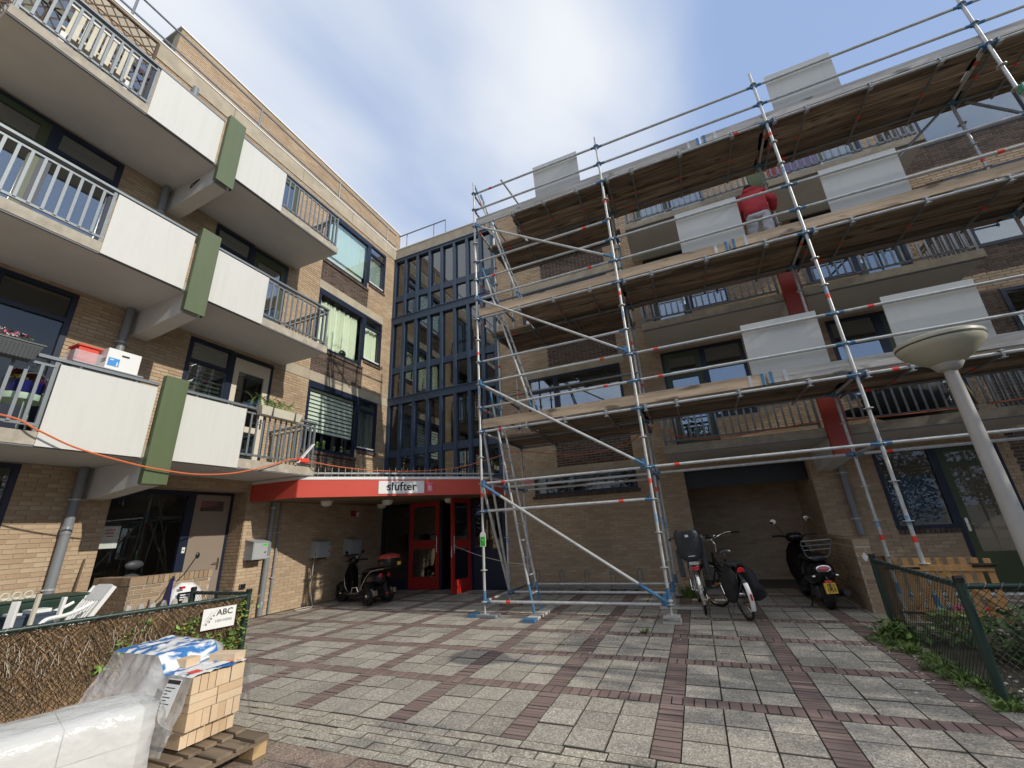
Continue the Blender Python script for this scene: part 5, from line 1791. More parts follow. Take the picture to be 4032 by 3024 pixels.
for k, (a, b, w, mt, l) in enumerate((((-6.6, 2.27, .0), (-6.62, 2.305, .97), .07, 'white2', 'white plastic post leaning in front of the green trough, nearest the picture edge'),
                                      ((-6.6, 2.42, .0), (-6.62, 2.465, 1.02), .035, 'ivory', 'dirty cream pole leaning between the two white posts'),
                                      ((-6.7, 2.64, .0), (-6.71, 2.715, .95), .055, 'white2', 'white plastic post leaning beside the reclined garden chair'))):
    t_ = thing('leaning_post', l, 'post', (a[0], a[1], 0), group='posts leaning behind the left fence')
    obj('post', MB().bar(a, b, w, .03), M[mt], t_, bevel=.006)
tu = thing('storage_tub', 'slate blue plastic tub with papers on its lid behind the left fence', 'tub', (-6.7, 2.5, 0))
obj('bin', MB().loft([[(-7.02, 2.36, 0), (-6.78, 2.36, 0), (-6.78, 2.66, 0), (-7.02, 2.66, 0)], [(-7.05, 2.34, .79), (-6.76, 2.34, .79), (-6.76, 2.69, .79), (-7.05, 2.69, .79)]]), M['tub'], tu)
obj('lid', MB().box(-7.055, -6.75, 2.33, 2.70, .791, .815), M['tub'], tu)
obj('papers', MB().box(-7.0, -6.8, 2.36, 2.44, .816, .835).box(-6.98, -6.78, 2.5, 2.66, .816, .85), M['straw'], tu)['kind'] = 'stuff'
pf = thing('low_picket_edging', 'row of short rounded grey pickets behind the left fence', 'edging', (-6.5, 3.6, 0))
pk_ = MB().prism([(-.035, 0), (.035, 0), (.035, .72), (.02, .77), (0, .785), (-.02, .77), (-.035, .72)], -.01, .01, lambda u, v, w: (w, u, v))
pk_ = mesh('picket', pk_, M['toegrey'])
for k in range(6):
    inst('picket', pk_, pf, (-6.45, 3.22 + k * .125, 0))
obj('rail', MB().box(-6.475, -6.462, 3.15, 3.95, .55, .60), M['toegrey'], pf)
rod = thing('rusty_rod', 'thin rusty rod leaning on the sunlit wall beside the tall downpipe', 'rod', (-8.3, 3.4, 0))
obj('bar', MB().tube((-8.25, 3.38, .02), (-8.44, 3.52, 1.32), .012, 6), M['twig'], rod)
# mobility scooter parked on the patio
ms_ = thing('mobility_scooter', 'white mobility scooter with black trim parked beside the patio wall', 'mobility scooter', (-7.1, 4.2, 0))
rings = []
for y, w, z0, z1 in ((3.95, .08, .35, .74), (3.99, .13, .28, .84), (4.10, .15, .25, .93), (4.24, .15, .25, .92), (4.36, .13, .26, .84), (4.40, .08, .3, .72)):
    rings.append([(-7.05 + w * math.cos(a), y, (z0 + z1) / 2 + (z1 - z0) / 2 * math.sin(a)) for a in [2 * PI * k / 14 for k in range(14)]])
obj('cowl', MB().loft(rings), M['white2'], ms_, smooth=60)
obj('grille', MB().box(-6.915, -6.895, 4.0, 4.24, .50, .80), M['black'], ms_, bevel=.02)
for k in range(3):
    obj('stripe', MB().box(-6.894, -6.889, 4.03, 4.19, .70 + k * .03, .715 + k * .03), M['white2'], ms_)
obj('shield', MB().loft([[(-7.1, 3.90, .6), (-6.90, 3.90, .6), (-6.90, 3.92, .6), (-7.1, 3.92, .6)], [(-7.0, 3.92, 1.0), (-6.95, 3.92, 1.0), (-6.95, 3.94, 1.0), (-7.0, 3.94, 1.0)]]), M['navyp'], ms_)
obj('tail_light', MB().box(-6.93, -6.89, 4.02, 4.08, .85, .88), M['redlens'], ms_)
mr_ = obj('mirror', MB().path([(-6.95, 3.98, .95), (-6.92, 4.05, 1.05), (-6.92, 4.16, 1.25)], .008, 6).ell((-6.92, 4.18, 1.28), (.015, .03, .045), 10, 6), M['black'], ms_, smooth=True)
for y in (4.0, 4.5):
    w_ = obj('wheel', MB().torus((-6.95, y, .14), .10, .04, 18, 8, Matrix.Rotation(PI / 2, 3, 'Y')), M['rubber'], ms_, smooth=True)
hs = thing('patio_seat', 'dark grey padded high-back seat behind the patio wall', 'seat', (-8.05, 3.95, 0))
obj('headrest', MB().ell((-8.02, 3.95, 1.19), (.05, .12, .065), 14, 8), M['seatg'], hs, smooth=True)
obj('backrest', MB().ell((-8.04, 3.95, .90), (.08, .18, .17), 14, 8), M['seatg'], hs, smooth=True)
obj('cushion', MB().ell((-7.95, 4.0, .55), (.22, .26, .10), 14, 8), M['seatg'], hs, smooth=True)
obj('pedestal', MB().tube((-7.98, 4.0, 0), (-7.98, 4.0, .5), .05, 10), M['black'], hs)
nt_ = thing('window_notice', 'white paper notice taped inside the dark ground floor window', 'notice', (XA - .4, 3.98, 1.5))
obj('sheet', MB().box(3.86, 4.12, 1.45, 1.80, -.08, -.078, FP), M['straw'], nt_)
m = MB()
for r, (a, b) in enumerate(((3.92, 4.06), (3.92, 4.04), (3.95, 4.05))):
    m.box(a, b, 1.73 - r * .05, 1.745 - r * .05, -.0778, -.077, FP)
obj('print', m, M['tape'], nt_)['kind'] = 'stuff'

# ------------------------------------------------------------------ things on the balconies
def petals(par, c, r, n, mts, size=.05):
    for mt in mts:
        m = MB()
        leaves(m, c, r, n, size, rng)
        obj('petals', m, M[mt], par)['kind'] = 'stuff'
b1 = LV[0]
fb = thing('flower_box', 'dark grey ribbed flower box of pink and white petunias on the lowest balcony rail', 'flower box', (-6.98, 1.55, 3.63))
obj('box', MB().loft([[(-7.06, 1.16, 3.60), (-6.92, 1.16, 3.60), (-6.92, 1.90, 3.60), (-7.06, 1.90, 3.60)], [(-7.09, 1.12, 3.78), (-6.88, 1.12, 3.78), (-6.88, 1.95, 3.78), (-7.09, 1.95, 3.78)]]), M['dgrey'], fb, bevel=.008)
m = MB()
for k in range(24):
    y = 1.17 + k * .032
    m.bar((-6.915, y, 3.61), (-6.878, y, 3.75), .012, .008, (0, 1, 0))
m.box(-7.10, -6.87, 1.11, 1.96, 3.782, 3.80)
obj('ribs', m, M['dgrey'], fb)['kind'] = 'stuff'
petals(fb, (-6.98, 1.52, 3.86), (.09, .40, .06), 110, ('magenta', 'white2', 'leaf'))
pl_ = thing('flower_bowl', 'glazed dark blue bowl of yellow and pink flowers on a mint table', 'flower pot', (-7.38, 2.04, 3.3))
obj('bowl', MB().lathe([(.10, 3.285), (.15, 3.30), (.17, 3.44), (.155, 3.445)], (-7.38, 2.04, 0), 18), M['navyp'], pl_, smooth=True)
petals(pl_, (-7.38, 1.96, 3.48), (.10, .08, .05), 60, ('yellow', 'leaf'), .04)
petals(pl_, (-7.36, 2.14, 3.47), (.09, .07, .05), 60, ('magenta',), .04)
obj('basket_handle', MB().torus((-7.38, 2.1, 3.44), .15, .008, 20, 5, Matrix.Rotation(PI / 2, 3, 'Y')), M['ivory'], pl_, smooth=True)
tb = thing('balcony_table', 'round mint green side table on the lowest balcony', 'table', (-7.38, 2.04, 2.8))
obj('tabletop', MB().lathe([(.20, 3.20), (.205, 3.21), (.205, 3.275), (.19, 3.28)], (-7.38, 2.04, 0), 22), M['mint'], tb, smooth=True)
for a in (0, 2.1, 4.2):
    obj('leg', MB().tube((-7.38 + .14 * math.cos(a), 2.04 + .14 * math.sin(a), 3.2), (-7.38 + .18 * math.cos(a), 2.04 + .18 * math.sin(a), 2.81), .010, 6), M['mint'], tb)
ab = thing('storage_box', 'white cardboard storage box with a blue print on the lowest balcony', 'box', (-7.35, 2.85, 3.7))
obj('carton', MB().box(-7.62, -7.28, 2.67, 3.06, 3.84, 4.16), M['white2'], ab, bevel=.003)
obj('grip_hole', MB().box(-7.279, -7.276, 2.83, 2.92, 4.07, 4.095), M['black'], ab)
obj('print', MB().box(-7.279, -7.2775, 2.69, 2.82, 3.90, 4.02), M['bluebox'], ab)
obj('print', MB().box(-7.2772, -7.2765, 2.79, 2.805, 3.91, 3.97).box(-7.2772, -7.2765, 2.71, 2.75, 3.985, 4.0), M['white2'], ab)['kind'] = 'stuff'
obj('lettering', on_plane(text('VE BOX', .085, True), lambda u, v, w: (-7.44 + u, 2.669 - w, 3.98 + v), 0, 0, 0), M['ink'], ab)
cb = thing('balcony_cupboard', 'dark low cupboard standing behind the lowest cream panels', 'cupboard', (-7.5, 2.8, 2.8))
obj('case', MB().box(-7.75, -7.27, 2.35, 3.12, 2.81, 3.835), M['dgrey'], cb)
obj('top', MB().box(-7.76, -7.26, 2.34, 3.13, 3.836, 3.85), M['greybox'], cb)
rc_ = thing('red_crate', 'red plastic crate wrapped in clear foil beside the white storage box', 'crate', (-7.6, 2.5, 3.86))
obj('bin', MB().box(-7.7, -7.45, 2.42, 2.64, 3.855, 4.13), M['redp'], rc_, bevel=.01)
obj('lid', MB().box(-7.72, -7.43, 2.40, 2.66, 4.131, 4.16), M['redp'], rc_, bevel=.006)
obj('wrap', MB().box(-7.73, -7.41, 2.38, 2.67, 3.853, 4.06), M['foil'], rc_)
pr = thing('planter_box', 'long white planter of ferns hung on the lowest balcony rail at its right end', 'planter', (-6.98, 5.2, 3.65))
obj('box', MB().loft([[(-7.06, 4.84, 3.62), (-6.93, 4.84, 3.62), (-6.93, 5.64, 3.62), (-7.06, 5.64, 3.62)], [(-7.08, 4.80, 3.78), (-6.90, 4.80, 3.78), (-6.90, 5.68, 3.78), (-7.08, 5.68, 3.78)]]), M['ivory'], pr, bevel=.006)
for y in (5.02, 5.5):
    obj('hook', MB().box(-6.899, -6.892, y, y + .02, 3.60, 3.80), M['dgrey'], pr)
m = MB()
for k in range(34):
    y = rng.gauss(5.15, .18)
    a = rng.uniform(0, 2 * PI)
    pts = smooth_pts([(-6.99, y, 3.77), (-6.99 + .05 * math.cos(a), y + .07 * math.sin(a), 3.90), (-6.99 + .12 * math.cos(a), y + .22 * math.sin(a), 3.93 + rng.uniform(-.05, .06))], 4)
    for p, q in zip(pts, pts[1:]):
        for s in (-1, 1):
            sd = Vector((-math.sin(a), math.cos(a), 0)) * .028 * s
            m.add([p, (p + q) / 2 + sd, q], [(0, 1, 2)])
obj('fern', m, M['leafl'], pr)['kind'] = 'stuff'
# top balcony: brown lattice screen and a white bench
lt = thing('lattice_screen', 'brown diamond lattice screen along the top balcony', 'lattice', (-7.38, 1.2, 8.3))
m = MB()
def lat(y0, y1, z0, z1, x):
    for k in range(-12, 22):
        for s in (1, -1):
            u0 = y0 + k * .165
            pts = []
            H = z1 - z0
            a, b = u0, u0 + H * .75
            za, zb = (z0, z1) if s > 0 else (z1, z0)
            if a < y0:
                za += s * (y0 - a) / .75; a = y0
            if b > y1:
                zb -= s * (b - y1) / .75; b = y1
            if b - a > .03:
                m.bar((x + .004 * s, a, za), (x + .004 * s, b, zb), .022, .006, (1, 0, 0))
lat(-.2, 2.12, 8.30, 9.95, -7.38)
obj('lattice_strips', m, M['lattice'], lt)['kind'] = 'stuff'
for a, b in (((-7.38, 2.14, 8.27), (-7.38, 2.14, 9.98)), ((-7.38, -.2, 9.97), (-7.38, 2.14, 9.97)), ((-7.38, .95, 8.27), (-7.38, .95, 9.98))):
    obj('lattice_frame', MB().bar(a, b, .04, .035), M['lattice'], lt)
bn = thing('slatted_bench', 'cream slatted bench back seen through the top balcony railing', 'bench', (-7.35, 1.5, 8.26))
for k in range(10):
    y = 1.16 + k * .075
    obj('slat', MB().bar((-7.17, y, 8.52), (-7.13, y, 9.02), .05, .014, (1, 0, 0)), M['ivory'], bn)
obj('top_rail', MB().box(-7.16, -7.11, 1.08, 1.92, 9.021, 9.08), M['white2'], bn)
obj('seat', MB().box(-7.36, -7.185, 1.08, 1.92, 8.61, 8.65), M['ivory'], bn)
for y in (1.10, 1.86):
    obj('leg', MB().box(-7.19, -7.14, y, y + .06, 8.26, 8.515), M['white2'], bn)

# ------------------------------------------------------------------ pallet of facing bricks in foil
pal = thing('pallet', 'weathered timber pallet under the stacked facing bricks', 'pallet', (-3.5, 2.15, 0))
for y in (1.62, 2.06, 2.50):
    for x in (-3.13, -3.56, -4.0):
        obj('block', MB().box(x - .07, x + .07, y - .05, y + .05, .022, .098), M['palletl'], pal, bevel=.003)
    obj('bottom_board', MB().box(-4.08, -3.05, y - .052, y + .052, .002, .021), M['pallet'], pal)
for x in (-3.13, -3.56, -4.0):
    obj('stringer', MB().box(x - .07, x + .07, 1.56, 2.56, .099, .119), M['pallet'], pal)
for k in range(8):
    y = 1.55 + k * .128
    obj('deck_board', MB().box(-4.08 + rng.uniform(-.01, .01), -3.05 + rng.uniform(-.012, .01), y, y + rng.choice((.085, .098, .105)), .120, .141), M['pallet'], pal, bevel=.003)
pal2 = thing('pallet_deck', 'upper row of short pallet battens between the pallet and the bricks', 'battens', (-3.6, 2.2, .15))
for k in range(6):
    y = 1.92 + k * .105
    obj('batten', MB().box(-4.1, -3.24 + rng.uniform(-.02, .01), y, y + .078, .143, .163), M['pallet'], pal2, bevel=.003)
st = thing('brick_stack', 'stack of pale yellow facing bricks on the pallet', 'bricks', (-3.5, 2.3, .18))
def brk(x0, x1, y0, y1, z0, z1):
    j = lambda: rng.uniform(-.0025, .0025)
    a, b = j(), j()
    obj('brick', MB().box(x0 + .0015 + a, x1 - .0015 + a, y0 + .0015 + b, y1 - .0015 + b, z0 + .0008, z1 - .0008), M['fbrick'], st)
YS = 2.105
def course_up(x0, z, n=7, x_len=.212, off=0):
    for k in range(n):
        brk(x0 - x_len, x0, YS + off + k * .0515, YS + off + k * .0515 + .051, z, z + .100)
for xx in (-3.28, -3.494, -3.708, -3.922):
    hi = xx < -3.6
    course_up(xx - .05 if xx == -3.28 else xx, .179, 7, .21 if xx != -3.28 else .16, .01) if 1 else 0
    course_up(xx, .281)
    for zl in (.383, .434):
        brk(xx - .105, xx, YS, YS + .18, zl, zl + .05)
        brk(xx - .105, xx, YS + .181, YS + .361, zl, zl + .05)
        brk(xx - .212, xx - .107, YS, YS + .18, zl, zl + .05)
        brk(xx - .212, xx - .107, YS + .181, YS + .361, zl, zl + .05)
    course_up(xx, .486)
    if hi:
        course_up(xx, .588, 7)
for k, (x, y, a, l) in enumerate(((-3.40, 2.40, .25, 'loose yellow brick on top of the stack at the edge nearest the paving'), (-3.62, 2.22, .12, 'loose yellow brick on top of the stack against the blue printed foil'))):
    t_ = thing('loose_brick', l, 'brick', (x, y, .60), a, world=False)
    obj('brick', MB().box(-.105, .105, -.052, .052, .005, .058), M['fbrick'], t_, bevel=.002)
def sheet(name, rows, mat, par, thick=.0, sm=True, label=None):
    n = len(rows[0])
    V = [p for r in rows for p in r]
    Fs = []
    for i in range(len(rows) - 1):
        for k in range(n - 1):
            Fs.append((i * n + k, i * n + k + 1, (i + 1) * n + k + 1, (i + 1) * n + k))
    m = MB()
    m.add(V, Fs)
    o_ = obj(name, m, mat, par, smooth=180 if sm else False, label=label)
    return o_
def nz(p, s=4.0, k=0):
    return mn.fractal(Vector(p) * s + Vector((k * 7.1, k * 3.3, 0)), .6, 2.0, 4)
fo = thing('foil_cover', 'clear plastic foil with blue print draped over the stacked facing bricks', 'foil', (-3.7, 2.3, .6))
rows, rows_b = [], []
for i in range(40):
    x = -3.262 - i * (.96 / 39)
    top = .592 if x > -3.57 else .592 + .105 * min(1, (-3.57 - x) / .10)
    prof = []
    for k in range(46):
        s = k / 45
        if s < .36:                                # near side: hangs down, flaring
            q = s / .36
            yy = YS - .015 - .12 * (1 - q) ** 1.4 - (.16 * (1 - q) * min(1, (-3.5 - x) / .12) if x < -3.5 else 0)
            z_ = .20 + (top - .20) * q
        elif s < .74:
            q = (s - .36) / .38
            yy = YS - .015 + (.40) * q
            z_ = top + .006 * math.sin(q * PI)
        else:
            q = (s - .74) / .26
            yy = YS + .385 + .05 * q
            z_ = top - (.30 + .06 * math.sin(x * 40)) * q
        d = nz((x, yy, z_), 5.5) * .022 + nz((x, yy, z_), 15, 2) * .009
        if x > -3.29:
            z_ -= .02 * max(0, nz((x, yy, 0), 9, 5) + .2)
        prof.append((x + nz((yy, z_, 0), 6, 1) * .012, yy - (abs(d) if s < .4 else -abs(d) if s > .74 else 0), z_ + (abs(d) if .36 <= s < .74 else d * .3) + .006))
    rows.append(prof)
# the foil has three prints: plain foil at the sides, a blue printed band over the top
t0, t1 = int(.37 * 45), int(.73 * 45)
sheet('foil_side', [r[:t0 + 1] for r in rows], M['foil'], fo)
sheet('foil_side', [r[t1:] for r in rows], M['foil'], fo)
sheet('printed_top', [r[t0:t1 + 1] for r in rows], M['blueprint'], fo)
lb2 = thing('delivery_label', 'white delivery label with a red corner hanging at the foil edge', 'label', (-3.3, 2.1, .5))
def lab(u, v, w):                                 # hangs on the near side below the top edge
    return (-3.44 + u, YS - .055 - w - .06 * (1 - v / .2), .40 + v)
obj('sheet', MB().box(0, .14, 0, .19, 0, .0015, lab), M['straw'], lb2)
m = MB().box(.005, .135, .165, .185, .002, .003, lab)
for r in range(8):
    m.box(.012, .05 + (r * 37 % 5) * .014, .03 + r * .016, .034 + r * .016, .002, .003, lab)
obj('print', m, M['ink'], lb2)['kind'] = 'stuff'
obj('red_corner', MB().box(-3.355, -3.29, YS - .01, YS + .06, .612, .6135).box(-3.34, -3.29, YS + .25, YS + .31, .612, .6135), M['tape'], lb2)
obj('top_label', MB().box(-3.37, -3.29, YS + .062, YS + .248, .612, .6135), M['straw'], lb2)
# second pack: white building blocks in milky foil
wp = thing('wrapped_blocks', 'pack of white building blocks wrapped in milky foil at the picture corner', 'blocks', (-3.35, 1.4, 0))
RW = Matrix.Rotation(math.radians(-16), 3, 'Z')
W0 = Vector((-3.44, 1.52, 0))
for z in range(3):
    for k in range(3):
        m = MB().box(-.20, .20, -.66 + k * .33, -.335 + k * .33, .05 + z * .165, .05 + z * .165 + .160)
        m.v = [tuple(W0 + RW @ Vector(p)) for p in m.v]
        obj('block', m, M['block'], wp)
m = MB().box(-.22, .22, -.70, .36, .0, .048)
m.v = [tuple(W0 + RW @ Vector(p)) for p in m.v]
obj('base_board', m, M['pallet'], wp)
rings = []
for i in range(26):
    q = i / 25
    y = -.74 + 1.13 * q
    e = min(1, q * 9, (1 - q) * 9)
    ring = []
    for k in range(44):
        a = 2 * PI * (k + .5) / 44
        c_, s_ = math.cos(a), math.sin(a)
        f = (abs(c_) ** 14 + abs(s_) ** 14) ** (-1 / 14)
        x, z_ = c_ * f * .222, .29 + s_ * f * .272
        if z_ < .2 and abs(x) > .1:
            x *= 1 + (.2 - z_) * .55
        if e < 1:
            x *= .93 + .07 * e; z_ = .29 + (z_ - .29) * (.94 + .06 * e)
        n1 = nz((x, y, z_), 3, 3) * .018 + nz((x, y * .5, z_), 8, 4) * .006
        ring.append(tuple(W0 + RW @ Vector((x + c_ * abs(n1), y + nz((x, z_, y), 6, 6) * .015, max(.012, z_ + s_ * abs(n1))))))
    rings.append(ring)
obj('foil_wrap', MB().loft(rings), M['foilw'], wp, smooth=180)
rows = []
for i in range(14):                               # loose gathered flap at the end of the pack
    q = i / 13
    row = []
    for k in range(12):
        s = k / 11
        p = W0 + RW @ Vector((-.20 + .42 * s, .375 + .14 * q + .03 * math.sin(s * 9 + q * 5), .54 - .30 * q * (1 - .35 * s) - .02 * math.sin(s * 14)))
        row.append(p)
    rows.append(row)
sheet('foil_flap', rows, M['foilw'], wp)

# ------------------------------------------------------------------ bicycles
RX = Matrix.Rotation(PI / 2, 3, 'Y')
def wheel(par, c, r, tyre=.018, spokes=True, hubr=.028, steer=0.0):
    MR = Matrix.Rotation(steer, 3, 'Z') @ RX
    c = Vector(c)
    w_ = obj('wheel', MB().tube(c + MR @ Vector((0, 0, -.05)), c + MR @ Vector((0, 0, .05)), hubr, 10), M['chrome'], par, smooth=True)
    obj('tyre', MB().torus(c, r - tyre, tyre, 36, 8, MR), M['rubber'], w_, smooth=True)
    rim = MB().torus(c, r - tyre * 2 - .008, .010, 36, 6, MR)
    obj('rim', rim, M['chrome'], w_, smooth=True)
    if spokes:
        m = MB()
        for k in range(24):
            a = 2 * PI * k / 24
            m.tube(c + MR @ Vector((.025 * math.cos(a + .5), .025 * math.sin(a + .5), .03 * (-1) ** k)), c + MR @ Vector(((r - .05) * math.cos(a), (r - .05) * math.sin(a), 0)), .0013, 3, cap=False)
        obj('spokes', m, M['chrome'], w_)['kind'] = 'stuff'
    return w_
def arc_strip(c, r, a0, a1, w, n=14, th=.003, sag=.012):
    """mudguard: strip round the wheel from angle a0 to a1 (0 = forward, 90 = up)"""
    m = MB()
    rings = []
    for i in range(n + 1):
        a = math.radians(a0 + (a1 - a0) * i / n)
        d = Vector((0, math.cos(a), math.sin(a)))
        p = Vector(c) + d * r
        rings.append([p + Vector((-w, 0, 0)) - d * sag, p + Vector((-w * .55, 0, 0)), p + Vector((w * .55, 0, 0)), p + Vector((w, 0, 0)) - d * sag,
                      p + Vector((w * .55, 0, 0)) - d * th, p + Vector((-w * .55, 0, 0)) - d * th])
    return m.loft(rings)
def bicycle(label, loc, rot, lean_, frame, guard, steer, bars):
    b = thing('bicycle', label, 'bicycle', loc, rot, world=False, lean=(0, lean_), group='bicycles by the alcove')
    r = .345
    wheel(b, (0, 0, r), r)
    FW = Vector((0, 1.09, r))
    hd0, hd1 = Vector((0, .90, .62)), Vector((0, .82, .86))
    S = Matrix.Rotation(steer, 3, 'Z')
    piv = Vector((0, .98, 0))
    st = lambda p: piv + S @ (Vector(p) - piv)
    wheel(b, st(FW), r, steer=steer)
    fr = MB()
    bb, sd = Vector((0, .46, .29)), Vector((0, .24, .80))
    for p, q, rr_ in ((hd0, hd1, .020), (bb, hd0 + Vector((0, 0, -.02)), .018), (bb, sd, .016), (Vector((0, .36, .52)), hd1 - Vector((0, -.02, .06)), .016)):
        fr.tube(p, q, rr_, 10)
    for s in (-1, 1):
        fr.tube((s * .03, .44, .30), (s * .055, 0, r), .010, 8).tube((s * .02, .29, .70), (s * .055, 0, r), .009, 8)
    obj('frame', fr, M[frame], b, smooth=True)
    fk = MB().tube(st(hd0), st((0, .93, .55)), .018, 8)
    for s in (-1, 1):
        fk.path([st((s * .05, .93, .56)), st((s * .055, 1.0, .42)), st((s * .055, 1.09, r))], .010, 8)
    fk.tube(st((-.05, .93, .56)), st((.05, .93, .56)), .012, 8)
    obj('fork', fk, M[frame], b, smooth=True)
    obj('mudguard', arc_strip((0, 0, r), r + .022, 20, 205, .028), M[guard], b, smooth=60)
    m = arc_strip((0, 1.09, r), r + .022, 20, 170, .026)
    m.v = [tuple(st(p)) for p in m.v]
    obj('mudguard', m, M[guard], b, smooth=60)
    obj('seat_post', MB().tube((0, .25, .78), (0, .215, .90), .013, 8), M['chrome'], b)
    sdl = MB().loft([[(.02 * w, y, .90 + z) for w, z in ((-1, 0), (-1, .03), (0, .045), (1, .03), (1, 0), (0, -.01))] if 0 else
                     [(w * wd2, y, .905 + z + hz) for w, z in ((-1, -.02), (-.85, .022), (0, .04), (.85, .022), (1, -.02), (0, -.012))]
                     for y, wd2, hz in ((.10, .05, .01), (.13, .105, .015), (.20, .11, .0), (.28, .06, 0), (.36, .025, 0), (.39, .012, -.01))])
    obj('saddle', sdl, M['black'], b, smooth=60)
    sm = MB().tube(st(hd1), st(hd1 + Vector((0, -.035, .12))), .014, 8).tube(st(hd1 + Vector((0, -.035, .12))), st(hd1 + Vector((0, .03, .20))), .014, 8)
    obj('stem', sm, M['chrome'], b, smooth=True)
    hb_ = Vector((0, .85, 1.06))
    pts = [(-.30, hb_.y - .24, bars), (-.24, hb_.y - .12, bars + .01), (-.14, hb_.y + .0, hb_.z + .02), (0, hb_.y, hb_.z), (.14, hb_.y, hb_.z + .02), (.24, hb_.y - .12, bars + .01), (.30, hb_.y - .24, bars)]
    obj('handlebar', MB().path([st(p) for p in smooth_pts(pts, 4)], .011, 8), M['chrome'], b, smooth=True)
    for s in (-1, 1):
        obj('grip', MB().tube(st((s * .285, hb_.y - .20, bars + .0)), st((s * .315, hb_.y - .33, bars - .005)), .018, 10), M['black'], b, smooth=True)
        obj('brake_lever', MB().path([st((s * .23, hb_.y - .08, bars - .01)), st((s * .28, hb_.y - .10, bars - .035)), st((s * .31, hb_.y - .24, bars - .05))], .006, 6), M['chrome'], b, smooth=True)
    obj('bell', MB().ell(st((.08, hb_.y - .01, hb_.z + .045)), (.028, .028, .022), 10, 6), M['chrome'], b, smooth=True)
    ca = MB()
    for s in (-1, 1):
        ca.path([(s * .06, .30, .755), (s * .07, -.24, .755), (s * .05, -.29, .74)], .006, 6).tube((s * .07, -.15, .755), (s * .058, 0, r), .005, 6)
    for y in (.2, .05, -.1, -.25):
        ca.tube((-.07, y, .756), (.07, y, .756), .005, 6)
    obj('carrier', ca, M['chrome' if frame == 'galv' else 'black'], b, smooth=True)
    obj('chain_guard', MB().prism([(-.05, r - .06), (.5, .20), (.58, .28), (.5, .38), (.3, .40), (-.04, r + .055)], .062, .078, lambda u, v, w: (w, u, v)), M['black'], b, bevel=.008)
    ck = MB().tube((.085, .46, .29), (-.085, .46, .29), .012, 8).tube((.095, .46, .29), (.095, .38, .14), .009, 8).tube((-.095, .46, .29), (-.095, .54, .44), .009, 8)
    obj('crank', ck, M['chrome'], b, smooth=True)
    for s, y, z in ((1, .38, .14), (-1, .54, .44)):
        p_ = obj('pedal', MB().box(.105 if s > 0 else -.195, .195 if s > 0 else -.105, y - .035, y + .035, z - .012, z + .012), M['black'], b)
        obj('reflector', MB().box(.115 if s > 0 else -.185, .185 if s > 0 else -.115, y - .038, y - .0351, z - .009, z + .009), M['spark'], p_)
    return b
b1_ = bicycle('bicycle with a dark grey child seat beside the scaffold', (-.13, 7.70, 0), math.radians(4), math.radians(-4), 'galv', 'chrome', math.radians(5), 1.10)
cs = MB()
rings = []
for i in range(9):
    q = i / 8
    z = .79 + .45 * q
    w = (.165 + .03 * math.sin(min(1, q * 1.3) * PI / 2)) * (1 - .25 * max(0, (q - .86) / .14) ** 2) * (1 - .3 * max(0, (.12 - q) / .12) ** 2)
    y = -.06 - .16 * q
    dp = .10 + .03 * math.sin(q * PI)
    ring = [(-w, y + dp + .06, z + .02), (-w - .004, y + .04, z), (-w * .8, y - .03, z - .005), (-w * .35, y - .055, z - .01), (w * .35, y - .055, z - .01), (w * .8, y - .03, z - .005), (w + .004, y + .04, z), (w, y + dp + .06, z + .02),
            (w - .016, y + dp + .06, z + .02), (w - .02, y + .05, z), (w * .72, y - .005, z), (-w * .72, y - .005, z), (-w + .02, y + .05, z), (-w + .016, y + dp + .06, z + .02)]
    rings.append(ring)
cs.loft(rings)
seat = obj('child_seat', cs, M['seatg'], b1_, smooth=70)
obj('seat_base', MB().box(-.13, .13, -.10, .22, .775, .80), M['seatg'], seat, bevel=.01)
m = MB()
for r_ in range(6):
    for k in range(3 + r_ % 2):
        z = .93 + r_ * .042
        x = (k - (2 + r_ % 2) / 2) * .06
        y = -.06 - .16 * (z - .79) / .45 - .058
        m.ell((x, y, z), (.011, .005, .009), 8, 4)
obj('vent_holes', m, M['black'], seat)['kind'] = 'stuff'
obj('reflector', MB().box(-.05, .05, -.142, -.135, .845, .868), M['white2'], seat, bevel=.003)
obj('sticker', MB().box(-.035, .015, -.262, -.256, 1.14, 1.175), M['white2'], seat)
for s in (-1, 1):
    obj('leg_guard', MB().prism([(s * .15, .95), (s * .22, .95), (s * .235, .55), (s * .15, .54)][::s], .02, .14, lambda u, v, w: (u, w, v)), M['seatg'], seat, bevel=.012)
obj('rear_light', MB().box(-.06, .06, -.325, -.30, .665, .715), M['redlens'], b1_, bevel=.008)
obj('mud_flap_light', MB().ell((0, -.36, .43), (.03, .012, .04), 10, 6), M['ivory'], b1_, smooth=True)
obj('carrier_plate', MB().box(-.065, .065, -.30, -.18, .742, .765), M['galv'], b1_)
b2_ = bicycle('black bicycle with a white-tipped rear mudguard, without a child seat', (.43, 7.36, 0), math.radians(15), math.radians(-6), 'black', 'black', math.radians(28), 1.12)
g = arc_strip((0, 0, .345), .345 + .026, 150, 207, .031)
obj('white_guard_end', g, M['white2'], b2_, smooth=60)
obj('rear_reflector', MB().box(-.012, .012, -.398, -.380, .32, .40), M['redlens'], b2_, bevel=.004)
obj('rear_light', MB().prism([(-.055, 0), (.055, 0), (.035, .05), (0, .065), (-.035, .05)], 0, .03, lambda u, v, w: (u, -.31 + w, .67 + v)), M['redlens'], b2_, bevel=.004)
ks = MB()
for s in (-1, 1):
    ks.path([(s * .03, .36, .28), (s * .10, .33, .03), (s * .12, .28, .01)], .008, 6)
obj('kickstand', ks, M['galvdark'], b2_, smooth=True)
